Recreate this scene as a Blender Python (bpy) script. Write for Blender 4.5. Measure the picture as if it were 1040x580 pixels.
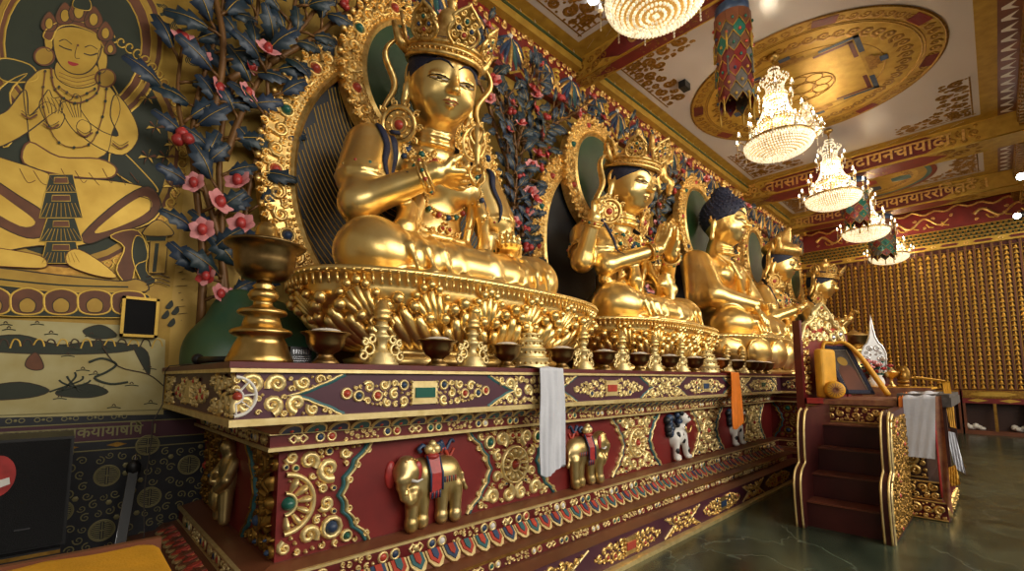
import bpy, bmesh, math, random
import numpy as np
from mathutils import Vector, Matrix, geometry
from math import sin, cos, pi, radians, sqrt, atan2, hypot
for o in list(bpy.data.objects): bpy.data.objects.remove(o)
SC = bpy.context.scene
COL = SC.collection
# ---------------------------------------------------------------- camera
FPX, CX, CY, HCAM = 471.05, 501.15, 336.98, 1.5
ROT = Matrix(((0.7348699951304025, -0.06903859170820224, -0.674684936182801),
              (-0.6782044663077575, -0.07159514758963646, -0.7313773558990105),
              (0.002189095076024207, 0.9950416110377326, -0.09943540700465708)))
cd = bpy.data.cameras.new('camera'); cam = bpy.data.objects.new('camera', cd); COL.objects.link(cam)
cd.sensor_width = 36; cd.lens = 36 * FPX / 1040
cd.shift_x = (520 - CX) / 1040; cd.shift_y = (CY - 290) / 1040
cd.clip_start = .05; cd.clip_end = 100
cam.matrix_world = Matrix.Translation((0, 0, HCAM)) @ ROT.to_4x4()
SC.camera = cam
def px(u, v, **k):
    d = ROT @ Vector(((u - CX) / FPX, -(v - CY) / FPX, -1))
    a, val = list(k.items())[0]; i = 'xyz'.index(a); o = (0, 0, HCAM)
    t = (val - o[i]) / d[i]
    return Vector((d[0] * t, d[1] * t, HCAM + d[2] * t))
# ---------------------------------------------------------------- look, world, lights
SC.view_settings.view_transform = 'Standard'
try: SC.view_settings.look = 'None'
except Exception: pass
SC.view_settings.gamma = 1; SC.view_settings.use_curve_mapping = False
SC.view_settings.exposure = 0.2
wd = bpy.data.worlds.new('world'); SC.world = wd; wd.use_nodes = True
bg = wd.node_tree.nodes['Background']; bg.inputs[0].default_value = (1, .86, .68, 1); bg.inputs[1].default_value = .16
def area(name, loc, target, sx, sy, power, col):
    l = bpy.data.lights.new(name, 'AREA'); l.shape = 'RECTANGLE'; l.size = sx; l.size_y = sy; l.energy = power; l.color = col
    o = bpy.data.objects.new(name, l); COL.objects.link(o); o.location = loc
    o.rotation_euler = (Vector(target) - Vector(loc)).to_track_quat('-Z', 'Y').to_euler()
    return o
area('fill_light_front', (5.5, -5.5, 5.0), (5.5, 3.6, 2.6), 9, 4.0, 600, (1, .94, .84))  # added fill from the unseen room side, brightens altar and statues
area('fill_light_near', (-1.2, -3.2, 3.4), (2.6, 3.5, 2.6), 2.2, 1.4, 55, (1, .94, .84))  # added unseen fill for the near end
area('fill_light_far', (13.5, -4.5, 5.0), (13.5, 4, 2.8), 6, 2, 260, (1, .88, .66))  # added unseen fill for the far statues
# ---------------------------------------------------------------- materials
def mat(name, col, rough=.5, metal=0., spec=.5, emit=None, es=0, noise=0, nscale=8, col2=None, bump=0, bscale=30, coat=0, trans=0):
    m = bpy.data.materials.new(name); m.use_nodes = True
    nt = m.node_tree; b = nt.nodes['Principled BSDF']
    b.inputs['Base Color'].default_value = (*col, 1); b.inputs['Roughness'].default_value = rough
    b.inputs['Metallic'].default_value = metal; b.inputs['Specular IOR Level'].default_value = spec
    if coat: b.inputs['Coat Weight'].default_value = coat; b.inputs['Coat Roughness'].default_value = .15
    if emit: b.inputs['Emission Color'].default_value = (*emit, 1); b.inputs['Emission Strength'].default_value = es
    if trans: b.inputs['Transmission Weight'].default_value = trans
    if noise or bump:
        tc = nt.nodes.new('ShaderNodeTexCoord')
    if noise:
        n = nt.nodes.new('ShaderNodeTexNoise'); n.inputs['Scale'].default_value = nscale; n.inputs['Detail'].default_value = 4
        nt.links.new(tc.outputs['Object'], n.inputs['Vector'])
        r = nt.nodes.new('ShaderNodeValToRGB'); r.color_ramp.elements[0].position = .3; r.color_ramp.elements[1].position = .7
        c2 = col2 or tuple(c * (1 - noise) for c in col)
        r.color_ramp.elements[0].color = (*c2, 1); r.color_ramp.elements[1].color = (*col, 1)
        nt.links.new(n.outputs['Fac'], r.inputs['Fac']); nt.links.new(r.outputs['Color'], b.inputs['Base Color'])
    if bump:
        n2 = nt.nodes.new('ShaderNodeTexNoise'); n2.inputs['Scale'].default_value = bscale; n2.inputs['Detail'].default_value = 3
        nt.links.new(tc.outputs['Object'], n2.inputs['Vector'])
        bm_ = nt.nodes.new('ShaderNodeBump'); bm_.inputs['Strength'].default_value = bump; bm_.inputs['Distance'].default_value = .01
        nt.links.new(n2.outputs['Fac'], bm_.inputs['Height']); nt.links.new(bm_.outputs['Normal'], b.inputs['Normal'])
    return m
M = {}
M['gold'] = mat('statue_gold', (1.0, .74, .30), .31, .92, noise=1, col2=(.92, .60, .18), nscale=5, bump=.12, bscale=14)
M['gold_leaf'] = mat('carved_gold', (.98, .70, .27), .38, .9, noise=1, col2=(.62, .36, .09), nscale=20)
M['gold_pale'] = mat('pale_gold_carving', (.92, .74, .36), .42, .7, noise=1, col2=(.72, .54, .22), nscale=16)
M['gold_paint'] = mat('gold_paint', (.62, .40, .07), .45, .55, noise=1, col2=(.48, .29, .04), nscale=6)
M['gold_flat'] = mat('ochre_gold_paint', (.50, .31, .045), .55, .3, noise=1, col2=(.36, .2, .025), nscale=7)
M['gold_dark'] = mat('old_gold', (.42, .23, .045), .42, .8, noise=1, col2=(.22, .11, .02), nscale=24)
M['brass'] = mat('brass', (.72, .48, .17), .3, 1, noise=1, col2=(.5, .31, .09), nscale=9)
M['brass_dark'] = mat('dark_bronze', (.34, .22, .085), .33, 1, noise=1, col2=(.2, .12, .045), nscale=12)
M['rice'] = mat('white_rice', (.8, .76, .66), .8, bump=.6, bscale=200)
M['maroon'] = mat('maroon_lacquer', (.15, .012, .012), .42, noise=.4, nscale=5)
M['plum'] = mat('plum_lacquer', (.085, .018, .035), .45, noise=.3, nscale=4)
M['red'] = mat('red_paint', (.20, .014, .012), .45, noise=.3, nscale=6)
M['red_dark'] = mat('dark_red_paint', (.11, .01, .008), .5, noise=.3)
M['brown'] = mat('terracotta_brown', (.20, .065, .028), .38, noise=.4, nscale=3)
M['stair'] = mat('dark_red_wood', (.075, .012, .010), .42, noise=.4, nscale=4)
M['tread'] = mat('red_brown_tread', (.17, .045, .022), .38, noise=.3, nscale=4)
M['jade'] = mat('jade_green', (.02, .12, .085), .25)
M['teal'] = mat('teal_paint', (.03, .12, .13), .45)
M['blue'] = mat('slate_blue_paint', (.035, .07, .15), .42, noise=.5, nscale=12)
M['navy'] = mat('navy_hair', (.012, .016, .045), .6, bump=.8, bscale=60)
M['coral'] = mat('coral_red', (.55, .07, .04), .3, noise=.4)
M['pink'] = mat('pink_petal', (.75, .30, .30), .45)
M['petal_red'] = mat('red_blossom', (.55, .05, .045), .38, noise=.5, nscale=14)
M['white'] = mat('white_paint', (.75, .72, .66), .5)
M['cloth_white'] = mat('white_silk', (.66, .67, .72), .55, noise=.12, nscale=5, bump=.3, bscale=40)
M['cloth_orange'] = mat('orange_silk', (.85, .22, .02), .5, noise=.2)
M['cloth_yellow'] = mat('saffron_cloth', (.78, .38, .02), .6, noise=.25, nscale=6, bump=.4, bscale=120)
M['cloth_grey'] = mat('grey_brown_brocade', (.12, .10, .085), .7, noise=.5, nscale=18)
M['brocade'] = mat('brown_red_brocade', (.34, .15, .06), .6, noise=1, col2=(.18, .05, .03), nscale=14)
M['black'] = mat('black_plastic', (.008, .008, .009), .45)
M['grille'] = mat('speaker_grille', (.006, .006, .007), .8, bump=1, bscale=300)
M['steel'] = mat('steel', (.55, .56, .6), .25, 1)
M['leaf'] = mat('blue_leaf', (.022, .038, .075), .42, noise=1, col2=(.012, .03, .032), nscale=3)
M['branch'] = mat('brown_branch', (.20, .09, .022), .5, .2, noise=.4)
M['rock'] = mat('green_painted_rock', (.022, .085, .05), .45, noise=1, col2=(.05, .095, .03), nscale=2.5)
M['dkgreen'] = mat('dark_green_panel', (.012, .05, .012), .5, noise=.5, nscale=3)
M['charcoal'] = mat('dark_cloud_panel', (.018, .02, .022), .45, noise=.5, nscale=2)
M['ink'] = mat('ink_line', (.055, .03, .012), .6)
M['ink_red'] = mat('brown_red_shade', (.19, .065, .022), .6, noise=.35, nscale=10)
M['ink_green'] = mat('dark_green_ink', (.03, .04, .018), .6, noise=.5, nscale=2)
M['lip'] = mat('lip_red', (.42, .03, .03), .4)
M['ceil'] = mat('ceiling_white', (.55, .50, .50), .22, noise=.08, nscale=.8)
M['crystal'] = None
M['silver'] = mat('silver_filigree', (.7, .68, .66), .3, .9)
M['elephant'] = mat('elephant_silver_gold', (.62, .47, .22), .34, .85, noise=1, col2=(.45, .31, .1), nscale=7)
M['darkwood'] = mat('dark_carved_wood', (.045, .016, .01), .45)
M['green_band'] = mat('green_olive_paint', (.03, .055, .02), .5)
def wallmat():
    m = mat('painted_gold_wall', (.62, .36, .055), .5, .25); nt = m.node_tree; b = nt.nodes['Principled BSDF']
    tc = nt.nodes.new('ShaderNodeTexCoord'); n = nt.nodes.new('ShaderNodeTexNoise'); n.inputs['Scale'].default_value = .7; n.inputs['Detail'].default_value = 5
    nt.links.new(tc.outputs['Object'], n.inputs['Vector']); r = nt.nodes.new('ShaderNodeValToRGB')
    r.color_ramp.elements[0].position = .35; r.color_ramp.elements[0].color = (.38, .23, .04, 1)
    r.color_ramp.elements[1].position = .65; r.color_ramp.elements[1].color = (.60, .38, .07, 1)
    nt.links.new(n.outputs['Fac'], r.inputs['Fac']); nt.links.new(r.outputs['Color'], b.inputs['Base Color']); return m
M['wall'] = wallmat()
def floormat():
    m = mat('green_marble', (.05, .07, .045), .24, 0, .4); nt = m.node_tree; b = nt.nodes['Principled BSDF']
    tc = nt.nodes.new('ShaderNodeTexCoord'); n = nt.nodes.new('ShaderNodeTexNoise'); n.inputs['Scale'].default_value = 1.3; n.inputs['Detail'].default_value = 7; n.inputs['Distortion'].default_value = 1.5
    nt.links.new(tc.outputs['Object'], n.inputs['Vector']); r = nt.nodes.new('ShaderNodeValToRGB')
    r.color_ramp.elements[0].position = .3; r.color_ramp.elements[0].color = (.012, .022, .014, 1)
    r.color_ramp.elements[1].position = .75; r.color_ramp.elements[1].color = (.075, .095, .06, 1)
    nt.links.new(n.outputs['Fac'], r.inputs['Fac'])
    v = nt.nodes.new('ShaderNodeTexVoronoi'); v.feature = 'DISTANCE_TO_EDGE'; v.inputs['Scale'].default_value = 1.5
    mx = nt.nodes.new('ShaderNodeMix'); mx.data_type = 'VECTOR'; mx.inputs[0].default_value = .35
    nt.links.new(tc.outputs['Object'], mx.inputs[4]); nt.links.new(n.outputs['Color'], mx.inputs[5]); nt.links.new(mx.outputs[1], v.inputs['Vector'])
    r2 = nt.nodes.new('ShaderNodeValToRGB'); r2.color_ramp.elements[0].color = (1, 1, 1, 1); r2.color_ramp.elements[1].position = .012; r2.color_ramp.elements[1].color = (0, 0, 0, 1)
    nt.links.new(v.outputs['Distance'], r2.inputs['Fac'])
    m2 = nt.nodes.new('ShaderNodeMix'); m2.data_type = 'RGBA'; nt.links.new(r2.outputs['Color'], m2.inputs[0])
    nt.links.new(r.outputs['Color'], m2.inputs[6]); m2.inputs[7].default_value = (.10, .12, .085, 1)
    nt.links.new(m2.outputs[2], b.inputs['Base Color']); return m
M['floor'] = floormat()
def glowmat(name, col, rough=.1):
    m = bpy.data.materials.new(name); m.use_nodes = True; nt = m.node_tree; nt.nodes.clear()
    out = nt.nodes.new('ShaderNodeOutputMaterial'); t = nt.nodes.new('ShaderNodeBsdfTranslucent'); g = nt.nodes.new('ShaderNodeBsdfGlossy'); d = nt.nodes.new('ShaderNodeBsdfDiffuse')
    t.inputs[0].default_value = (*col, 1); d.inputs[0].default_value = (*col, 1); g.inputs['Roughness'].default_value = rough
    a = nt.nodes.new('ShaderNodeMixShader'); a.inputs[0].default_value = .35; b = nt.nodes.new('ShaderNodeMixShader'); b.inputs[0].default_value = .3
    nt.links.new(t.outputs[0], a.inputs[1]); nt.links.new(d.outputs[0], a.inputs[2]); nt.links.new(a.outputs[0], b.inputs[1]); nt.links.new(g.outputs[0], b.inputs[2])
    nt.links.new(b.outputs[0], out.inputs[0]); return m
M['crystal'] = glowmat('cut_crystal', (1, .93, .78))
def glow_beads_mat():  # bead emission stands in for bulb light shining through the crystal
    m = mat('crystal_added_glow', (1, .95, .82), .12, 0, .8, emit=(1, .84, .55), es=.8); nt = m.node_tree; b = nt.nodes['Principled BSDF']
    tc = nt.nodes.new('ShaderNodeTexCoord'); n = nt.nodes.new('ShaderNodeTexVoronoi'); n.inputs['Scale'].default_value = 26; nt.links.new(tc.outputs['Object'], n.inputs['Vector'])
    r = nt.nodes.new('ShaderNodeMapRange'); r.inputs[1].default_value = 0; r.inputs[2].default_value = .8; r.inputs[3].default_value = 1.15; r.inputs[4].default_value = .2  # cell pattern varies the emission as painted sparkle
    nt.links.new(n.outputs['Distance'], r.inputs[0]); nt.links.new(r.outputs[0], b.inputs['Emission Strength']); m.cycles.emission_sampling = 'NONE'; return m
M['glow_bead'] = glow_beads_mat()
M['bulb'] = mat('lit_bulb', (1, .9, .7), .4, emit=(1, .88, .66), es=9)
M['spot'] = mat('lit_spot_lens', (1, 1, 1), .4, emit=(.95, 1, 1), es=14)

# ---------------------------------------------------------------- mesh builder
class MB:
    def __init__(s, *mats):
        s.v = []; s.f = []; s.mi = []; s.sm = []; s.mats = list(mats)
    def m(s, name):
        if name not in s.mats: s.mats.append(name)
        return s.mats.index(name)
    def add(s, vs, fs, mi=0, smooth=True):
        if isinstance(mi, str): mi = s.m(mi)
        b = len(s.v); s.v.extend(vs)
        for f in fs: s.f.append([b + i for i in f]); s.mi.append(mi); s.sm.append(smooth)
    def box(s, x0, x1, y0, y1, z0, z1, mi=0):
        s.add([(x0,y0,z0),(x1,y0,z0),(x1,y1,z0),(x0,y1,z0),(x0,y0,z1),(x1,y0,z1),(x1,y1,z1),(x0,y1,z1)],
              [(0,3,2,1),(4,5,6,7),(0,1,5,4),(1,2,6,5),(2,3,7,6),(3,0,4,7)], mi, False)
    def obox(s, c, X, Y, Z, mi=0):
        c = Vector(c); X = Vector(X); Y = Vector(Y); Z = Vector(Z)
        vs = [tuple(c + a * X + b * Y + d * Z) for d in (-1, 1) for a, b in ((-1,-1),(1,-1),(1,1),(-1,1))]
        s.add(vs, [(0,3,2,1),(4,5,6,7),(0,1,5,4),(1,2,6,5),(2,3,7,6),(3,0,4,7)], mi, False)
    def lathe(s, prof, c=(0,0,0), n=24, mi=0, sx=1, sy=1, smooth=True, pw=None):
        vs = []
        for r, z in prof:
            for k in range(n):
                a = 2 * pi * k / n; ca, sa = cos(a), sin(a)
                if pw: ca = math.copysign(abs(ca) ** pw, ca); sa = math.copysign(abs(sa) ** pw, sa)
                vs.append((c[0] + r * sx * ca, c[1] + r * sy * sa, c[2] + z))
        fs = [(i * n + k, i * n + (k + 1) % n, (i + 1) * n + (k + 1) % n, (i + 1) * n + k) for i in range(len(prof) - 1) for k in range(n)]
        fs.append(tuple(range(n - 1, -1, -1))); fs.append(tuple((len(prof) - 1) * n + k for k in range(n)))
        s.add(vs, fs, mi, smooth)
    def tube(s, pts, r, mi=0, n=6, closed=False, flat=1.0):
        P = [Vector(p) for p in pts]; N = len(P)
        if N < 2: return
        vs = []; up = None
        for i, p in enumerate(P):
            t = (P[(i + 1) % N] - P[i - 1]) if closed else (P[min(i + 1, N - 1)] - P[max(i - 1, 0)])
            if t.length < 1e-9: t = Vector((0, 0, 1))
            t.normalize()
            if up is None: up = Vector((0, 0, 1)) if abs(t.z) < .9 else Vector((1, 0, 0))
            a = t.cross(up)
            if a.length < 1e-6: a = t.orthogonal()
            a.normalize(); b = a.cross(t); up = b
            ri = r(i / (N - 1)) if callable(r) else (r[i] if isinstance(r, (list, tuple)) else r)
            for k in range(n):
                q = 2 * pi * k / n; vs.append(tuple(p + a * (ri * cos(q)) + b * (ri * flat * sin(q))))
        R = N if closed else N - 1
        fs = [(i * n + k, i * n + (k + 1) % n, ((i + 1) % N) * n + (k + 1) % n, ((i + 1) % N) * n + k) for i in range(R) for k in range(n)]
        if not closed: fs.append(tuple(range(n - 1, -1, -1))); fs.append(tuple((N - 1) * n + k for k in range(n)))
        s.add(vs, fs, mi, True)
    def ball(s, c, r, mi=0, n=8, R=None):
        if not hasattr(r, '__len__'): r = (r, r, r)
        m_ = max(4, n // 2 + 1); vs = [(0, 0, -1)]
        for i in range(1, m_):
            t = -pi / 2 + pi * i / m_
            for k in range(n): vs.append((cos(t) * cos(2*pi*k/n), cos(t) * sin(2*pi*k/n), sin(t)))
        vs.append((0, 0, 1))
        out = []
        for v in vs:
            w = Vector((v[0] * r[0], v[1] * r[1], v[2] * r[2]))
            if R is not None: w = R @ w
            out.append((c[0] + w[0], c[1] + w[1], c[2] + w[2]))
        fs = [(0, 1 + (k + 1) % n, 1 + k) for k in range(n)]
        for i in range(m_ - 2):
            for k in range(n): a = 1 + i * n; fs.append((a + k, a + (k + 1) % n, a + n + (k + 1) % n, a + n + k))
        L = len(vs) - 1; a = 1 + (m_ - 2) * n
        fs += [(a + k, a + (k + 1) % n, L) for k in range(n)]
        s.add(out, fs, mi, True)
    def poly(s, pts, N, h, mi=0):
        """filled polygon pts (3D, coplanar) given thickness h along N (front only + rim)"""
        N = Vector(N); P = [Vector(p) for p in pts]
        tri = geometry.tessellate_polygon([P]); n = len(P)
        top = [tuple(p + N * h) for p in P]; bot = [tuple(p) for p in P]
        fs = []
        for t in tri:
            a, b, c = (P[i] for i in t)
            fs.append(tuple(t) if (b - a).cross(c - a).dot(N) > 0 else tuple(reversed(t)))
        fs += [(i, (i + 1) % n, n + (i + 1) % n, n + i) for i in range(n)]
        s.add(top + bot, fs, mi, False)
    def build(s, name, parent=None, label=None, loc=None):
        me = bpy.data.meshes.new(name)
        V_ = s.v
        me.from_pydata([tuple(v) for v in V_], [], s.f); me.update()
        for m_ in s.mats: me.materials.append(M[m_])
        me.polygons.foreach_set('material_index', s.mi); me.polygons.foreach_set('use_smooth', s.sm)
        o = bpy.data.objects.new(name, me); COL.objects.link(o)
        if parent is not None:
            o.parent = parent; o.matrix_parent_inverse = Matrix.Identity(4)
            L = wloc(parent)
            if not getattr(s, 'local', False): me.transform(Matrix.Translation(-L))
        elif loc is not None:
            me.transform(Matrix.Translation(-Vector(loc))); o.location = loc
        if label: o['label'] = label
        return o
def wloc(o):
    L = Vector((0, 0, 0))
    while o is not None: L += Vector(o.location); o = o.parent
    return L
def thing(name, label, cat, loc=(0, 0, 0), group=None):
    o = bpy.data.objects.new(name, None); COL.objects.link(o); o.location = loc; o.empty_display_size = .1
    return tag(o, label, cat, group)
def tag(o, label, cat, group=None, kind=None):
    o['label'] = label; o['category'] = cat
    if group: o['group'] = group
    if kind: o['kind'] = kind
    return o
def struct(o): o['kind'] = 'structure'; return o
def copy_tree(o, parent=None):
    c = o.copy(); COL.objects.link(c); c.parent = parent
    for ch in list(o.children):
        copy_tree(ch, c)
    return c
# ---------------------------------------------------------------- ornament on a plane
class FR:
    def __init__(s, o, U, V, N): s.o = Vector(o); s.U = Vector(U); s.V = Vector(V); s.N = Vector(N)
    def p(s, a, b, d=0): return tuple(s.o + s.U * a + s.V * b + s.N * d)
def ridge(mb, fr, pts, w, h, mi=0, closed=False, d=0):
    """half-round raised line along 2D pts"""
    n = len(pts); vs = []
    for i, (a, b) in enumerate(pts):
        if closed: p0, p1 = pts[i - 1], pts[(i + 1) % n]
        else: p0, p1 = pts[max(i - 1, 0)], pts[min(i + 1, n - 1)]
        ta, tb = p1[0] - p0[0], p1[1] - p0[1]; L = hypot(ta, tb) or 1; na, nb = -tb / L, ta / L
        wi = w[i] if isinstance(w, (list, tuple)) else w
        hi = h * (wi / (w[0] if isinstance(w, (list, tuple)) and w[0] > 0 else (wi or 1)))
        if not isinstance(w, (list, tuple)): hi = h
        for q, hh in ((-1, 0), (-.55, .85), (.55, .85), (1, 0)):
            vs.append(fr.p(a + na * wi * q, b + nb * wi * q, d + hi * hh))
    R = n if closed else n - 1; fs = []
    for i in range(R):
        j = (i + 1) % n
        for k in range(3): fs.append((i * 4 + k, i * 4 + k + 1, j * 4 + k + 1, j * 4 + k))
    mb.add(vs, fs, mi, True)
def scroll(mb, fr, a, b, r, th, dr, mi=0, h=.01, turns=1.25, n=13, w=.2, d=0):
    pts = []; ws = []
    for i in range(n):
        t = i / (n - 1); rr = r * (1 - .82 * t) * .86; q = th + dr * t * turns * 2 * pi
        pts.append((a + rr * cos(q), b + rr * sin(q))); ws.append(r * w * 1.25 * (1 - .4 * t))
    ridge(mb, fr, pts, ws, h, mi, d=d)
    dome(mb, fr, pts[-1][0], pts[-1][1], r * w * 1.0, h * 1.2, mi, 6, d)
def dome(mb, fr, a, b, r, h, mi=0, n=8, d=0, ry=None):
    ry = ry or r; vs = []
    for q, hh in ((1, 0), (.75, .65), (.35, .95)):
        for k in range(n): t = 2 * pi * k / n; vs.append(fr.p(a + r * q * cos(t), b + ry * q * sin(t), d + h * hh))
    fs = [(i * n + k, i * n + (k + 1) % n, (i + 1) * n + (k + 1) % n, (i + 1) * n + k) for i in range(2) for k in range(n)]
    fs.append(tuple(2 * n + k for k in range(n))); mb.add(vs, fs, mi, True)
def ring(mb, fr, a, b, r, w, h, mi=0, n=28, ry=None, d=0):
    ry = ry or r; ridge(mb, fr, [(a + r * cos(2*pi*k/n), b + ry * sin(2*pi*k/n)) for k in range(n)], w, h, mi, True, d)
def pack(rng, inside, box, rmax, rmin, tries=500, gap=.0):
    C = []; x0, x1, y0, y1 = box; r = rmax
    while r >= rmin:
        for _ in range(int(tries * (1 + .8 * (rmax / r - 1)))):
            a, b = rng.uniform(x0, x1), rng.uniform(y0, y1)
            if not inside(a, b, r): continue
            if all((a - c[0]) ** 2 + (b - c[1]) ** 2 > (r * .9 + c[2] * .96 + gap) ** 2 for c in C): C.append((a, b, r))
        r *= .82
    return C
def filigree(mb, fr, inside, box, rmax, rmin, seed, mi='gold_pale', h=.012, jewels=(), sym=None, tries=120, jp=.15, w=.22):
    tries = int(tries * 1.6)
    """raised scrollwork filling a region; sym = a-coordinate of a mirror line"""
    rng = random.Random(seed); bx = list(box)
    if sym is not None: bx[1] = sym
    ins = inside if sym is None else (lambda a, b, r: inside(a, b, r) and a + r * .9 < sym)
    C = pack(rng, ins, bx, rmax, rmin, tries)
    for (a, b, r) in C:
        th = rng.uniform(0, 2 * pi); dr = rng.choice((-1, 1)); j = jewels and rng.random() < jp and r > rmin * 1.3
        jm = rng.choice(jewels) if j else None
        for s in ((1,) if sym is None else (1, -1)):
            aa = a if s == 1 else 2 * sym - a; t2 = th if s == 1 else pi - th
            if j:
                ring(mb, fr, aa, b, r * .72, r * .2, h, mi, 10); dome(mb, fr, aa, b, r * .52, h * 1.5, jm, 8)
            elif r < rmin * 1.25: dome(mb, fr, aa, b, r * .8, h, mi, 6)
            else: scroll(mb, fr, aa, b, r, t2, dr * s, mi, h, n=11 if r < rmax * .6 else 14, w=w)
def qbox(fr, mb, a0, a1, b0, b1, d0, d1, mi):
    vs = [fr.p(a, b, d) for d in (d0, d1) for a, b in ((a0, b0), (a1, b0), (a1, b1), (a0, b1))]
    mb.add(vs, [(0,3,2,1),(4,5,6,7),(0,1,5,4),(1,2,6,5),(2,3,7,6),(3,0,4,7)], mi, False)
def quad(mb, fr, a0, a1, b0, b1, d, mi): mb.add([fr.p(a0,b0,d), fr.p(a1,b0,d), fr.p(a1,b1,d), fr.p(a0,b1,d)], [(0,1,2,3)], mi, False)
def plate(mb, fr, pts, d0, h, mi): mb.poly([fr.p(a, b, d0) for a, b in pts], fr.N, h, mi)
def text_mesh(txt, size, depth, fr, mi_mat, name, parent=None, a=0, b=0, d=0, align='CENTER', sx=1.):
    cu = bpy.data.curves.new('t', 'FONT'); cu.body = txt; cu.size = size; cu.extrude = depth; cu.align_x = align; cu.resolution_u = 3; cu.offset = size * .018
    o = bpy.data.objects.new('t', cu); COL.objects.link(o)
    dg = bpy.context.evaluated_depsgraph_get(); me = bpy.data.meshes.new_from_object(o.evaluated_get(dg))
    bpy.data.objects.remove(o)
    mb = MB(mi_mat); mb.add([fr.p(a + v.co.x * sx, b + v.co.y, d + v.co.z) for v in me.vertices], [tuple(p.vertices) for p in me.polygons], 0, False)
    return mb
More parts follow.
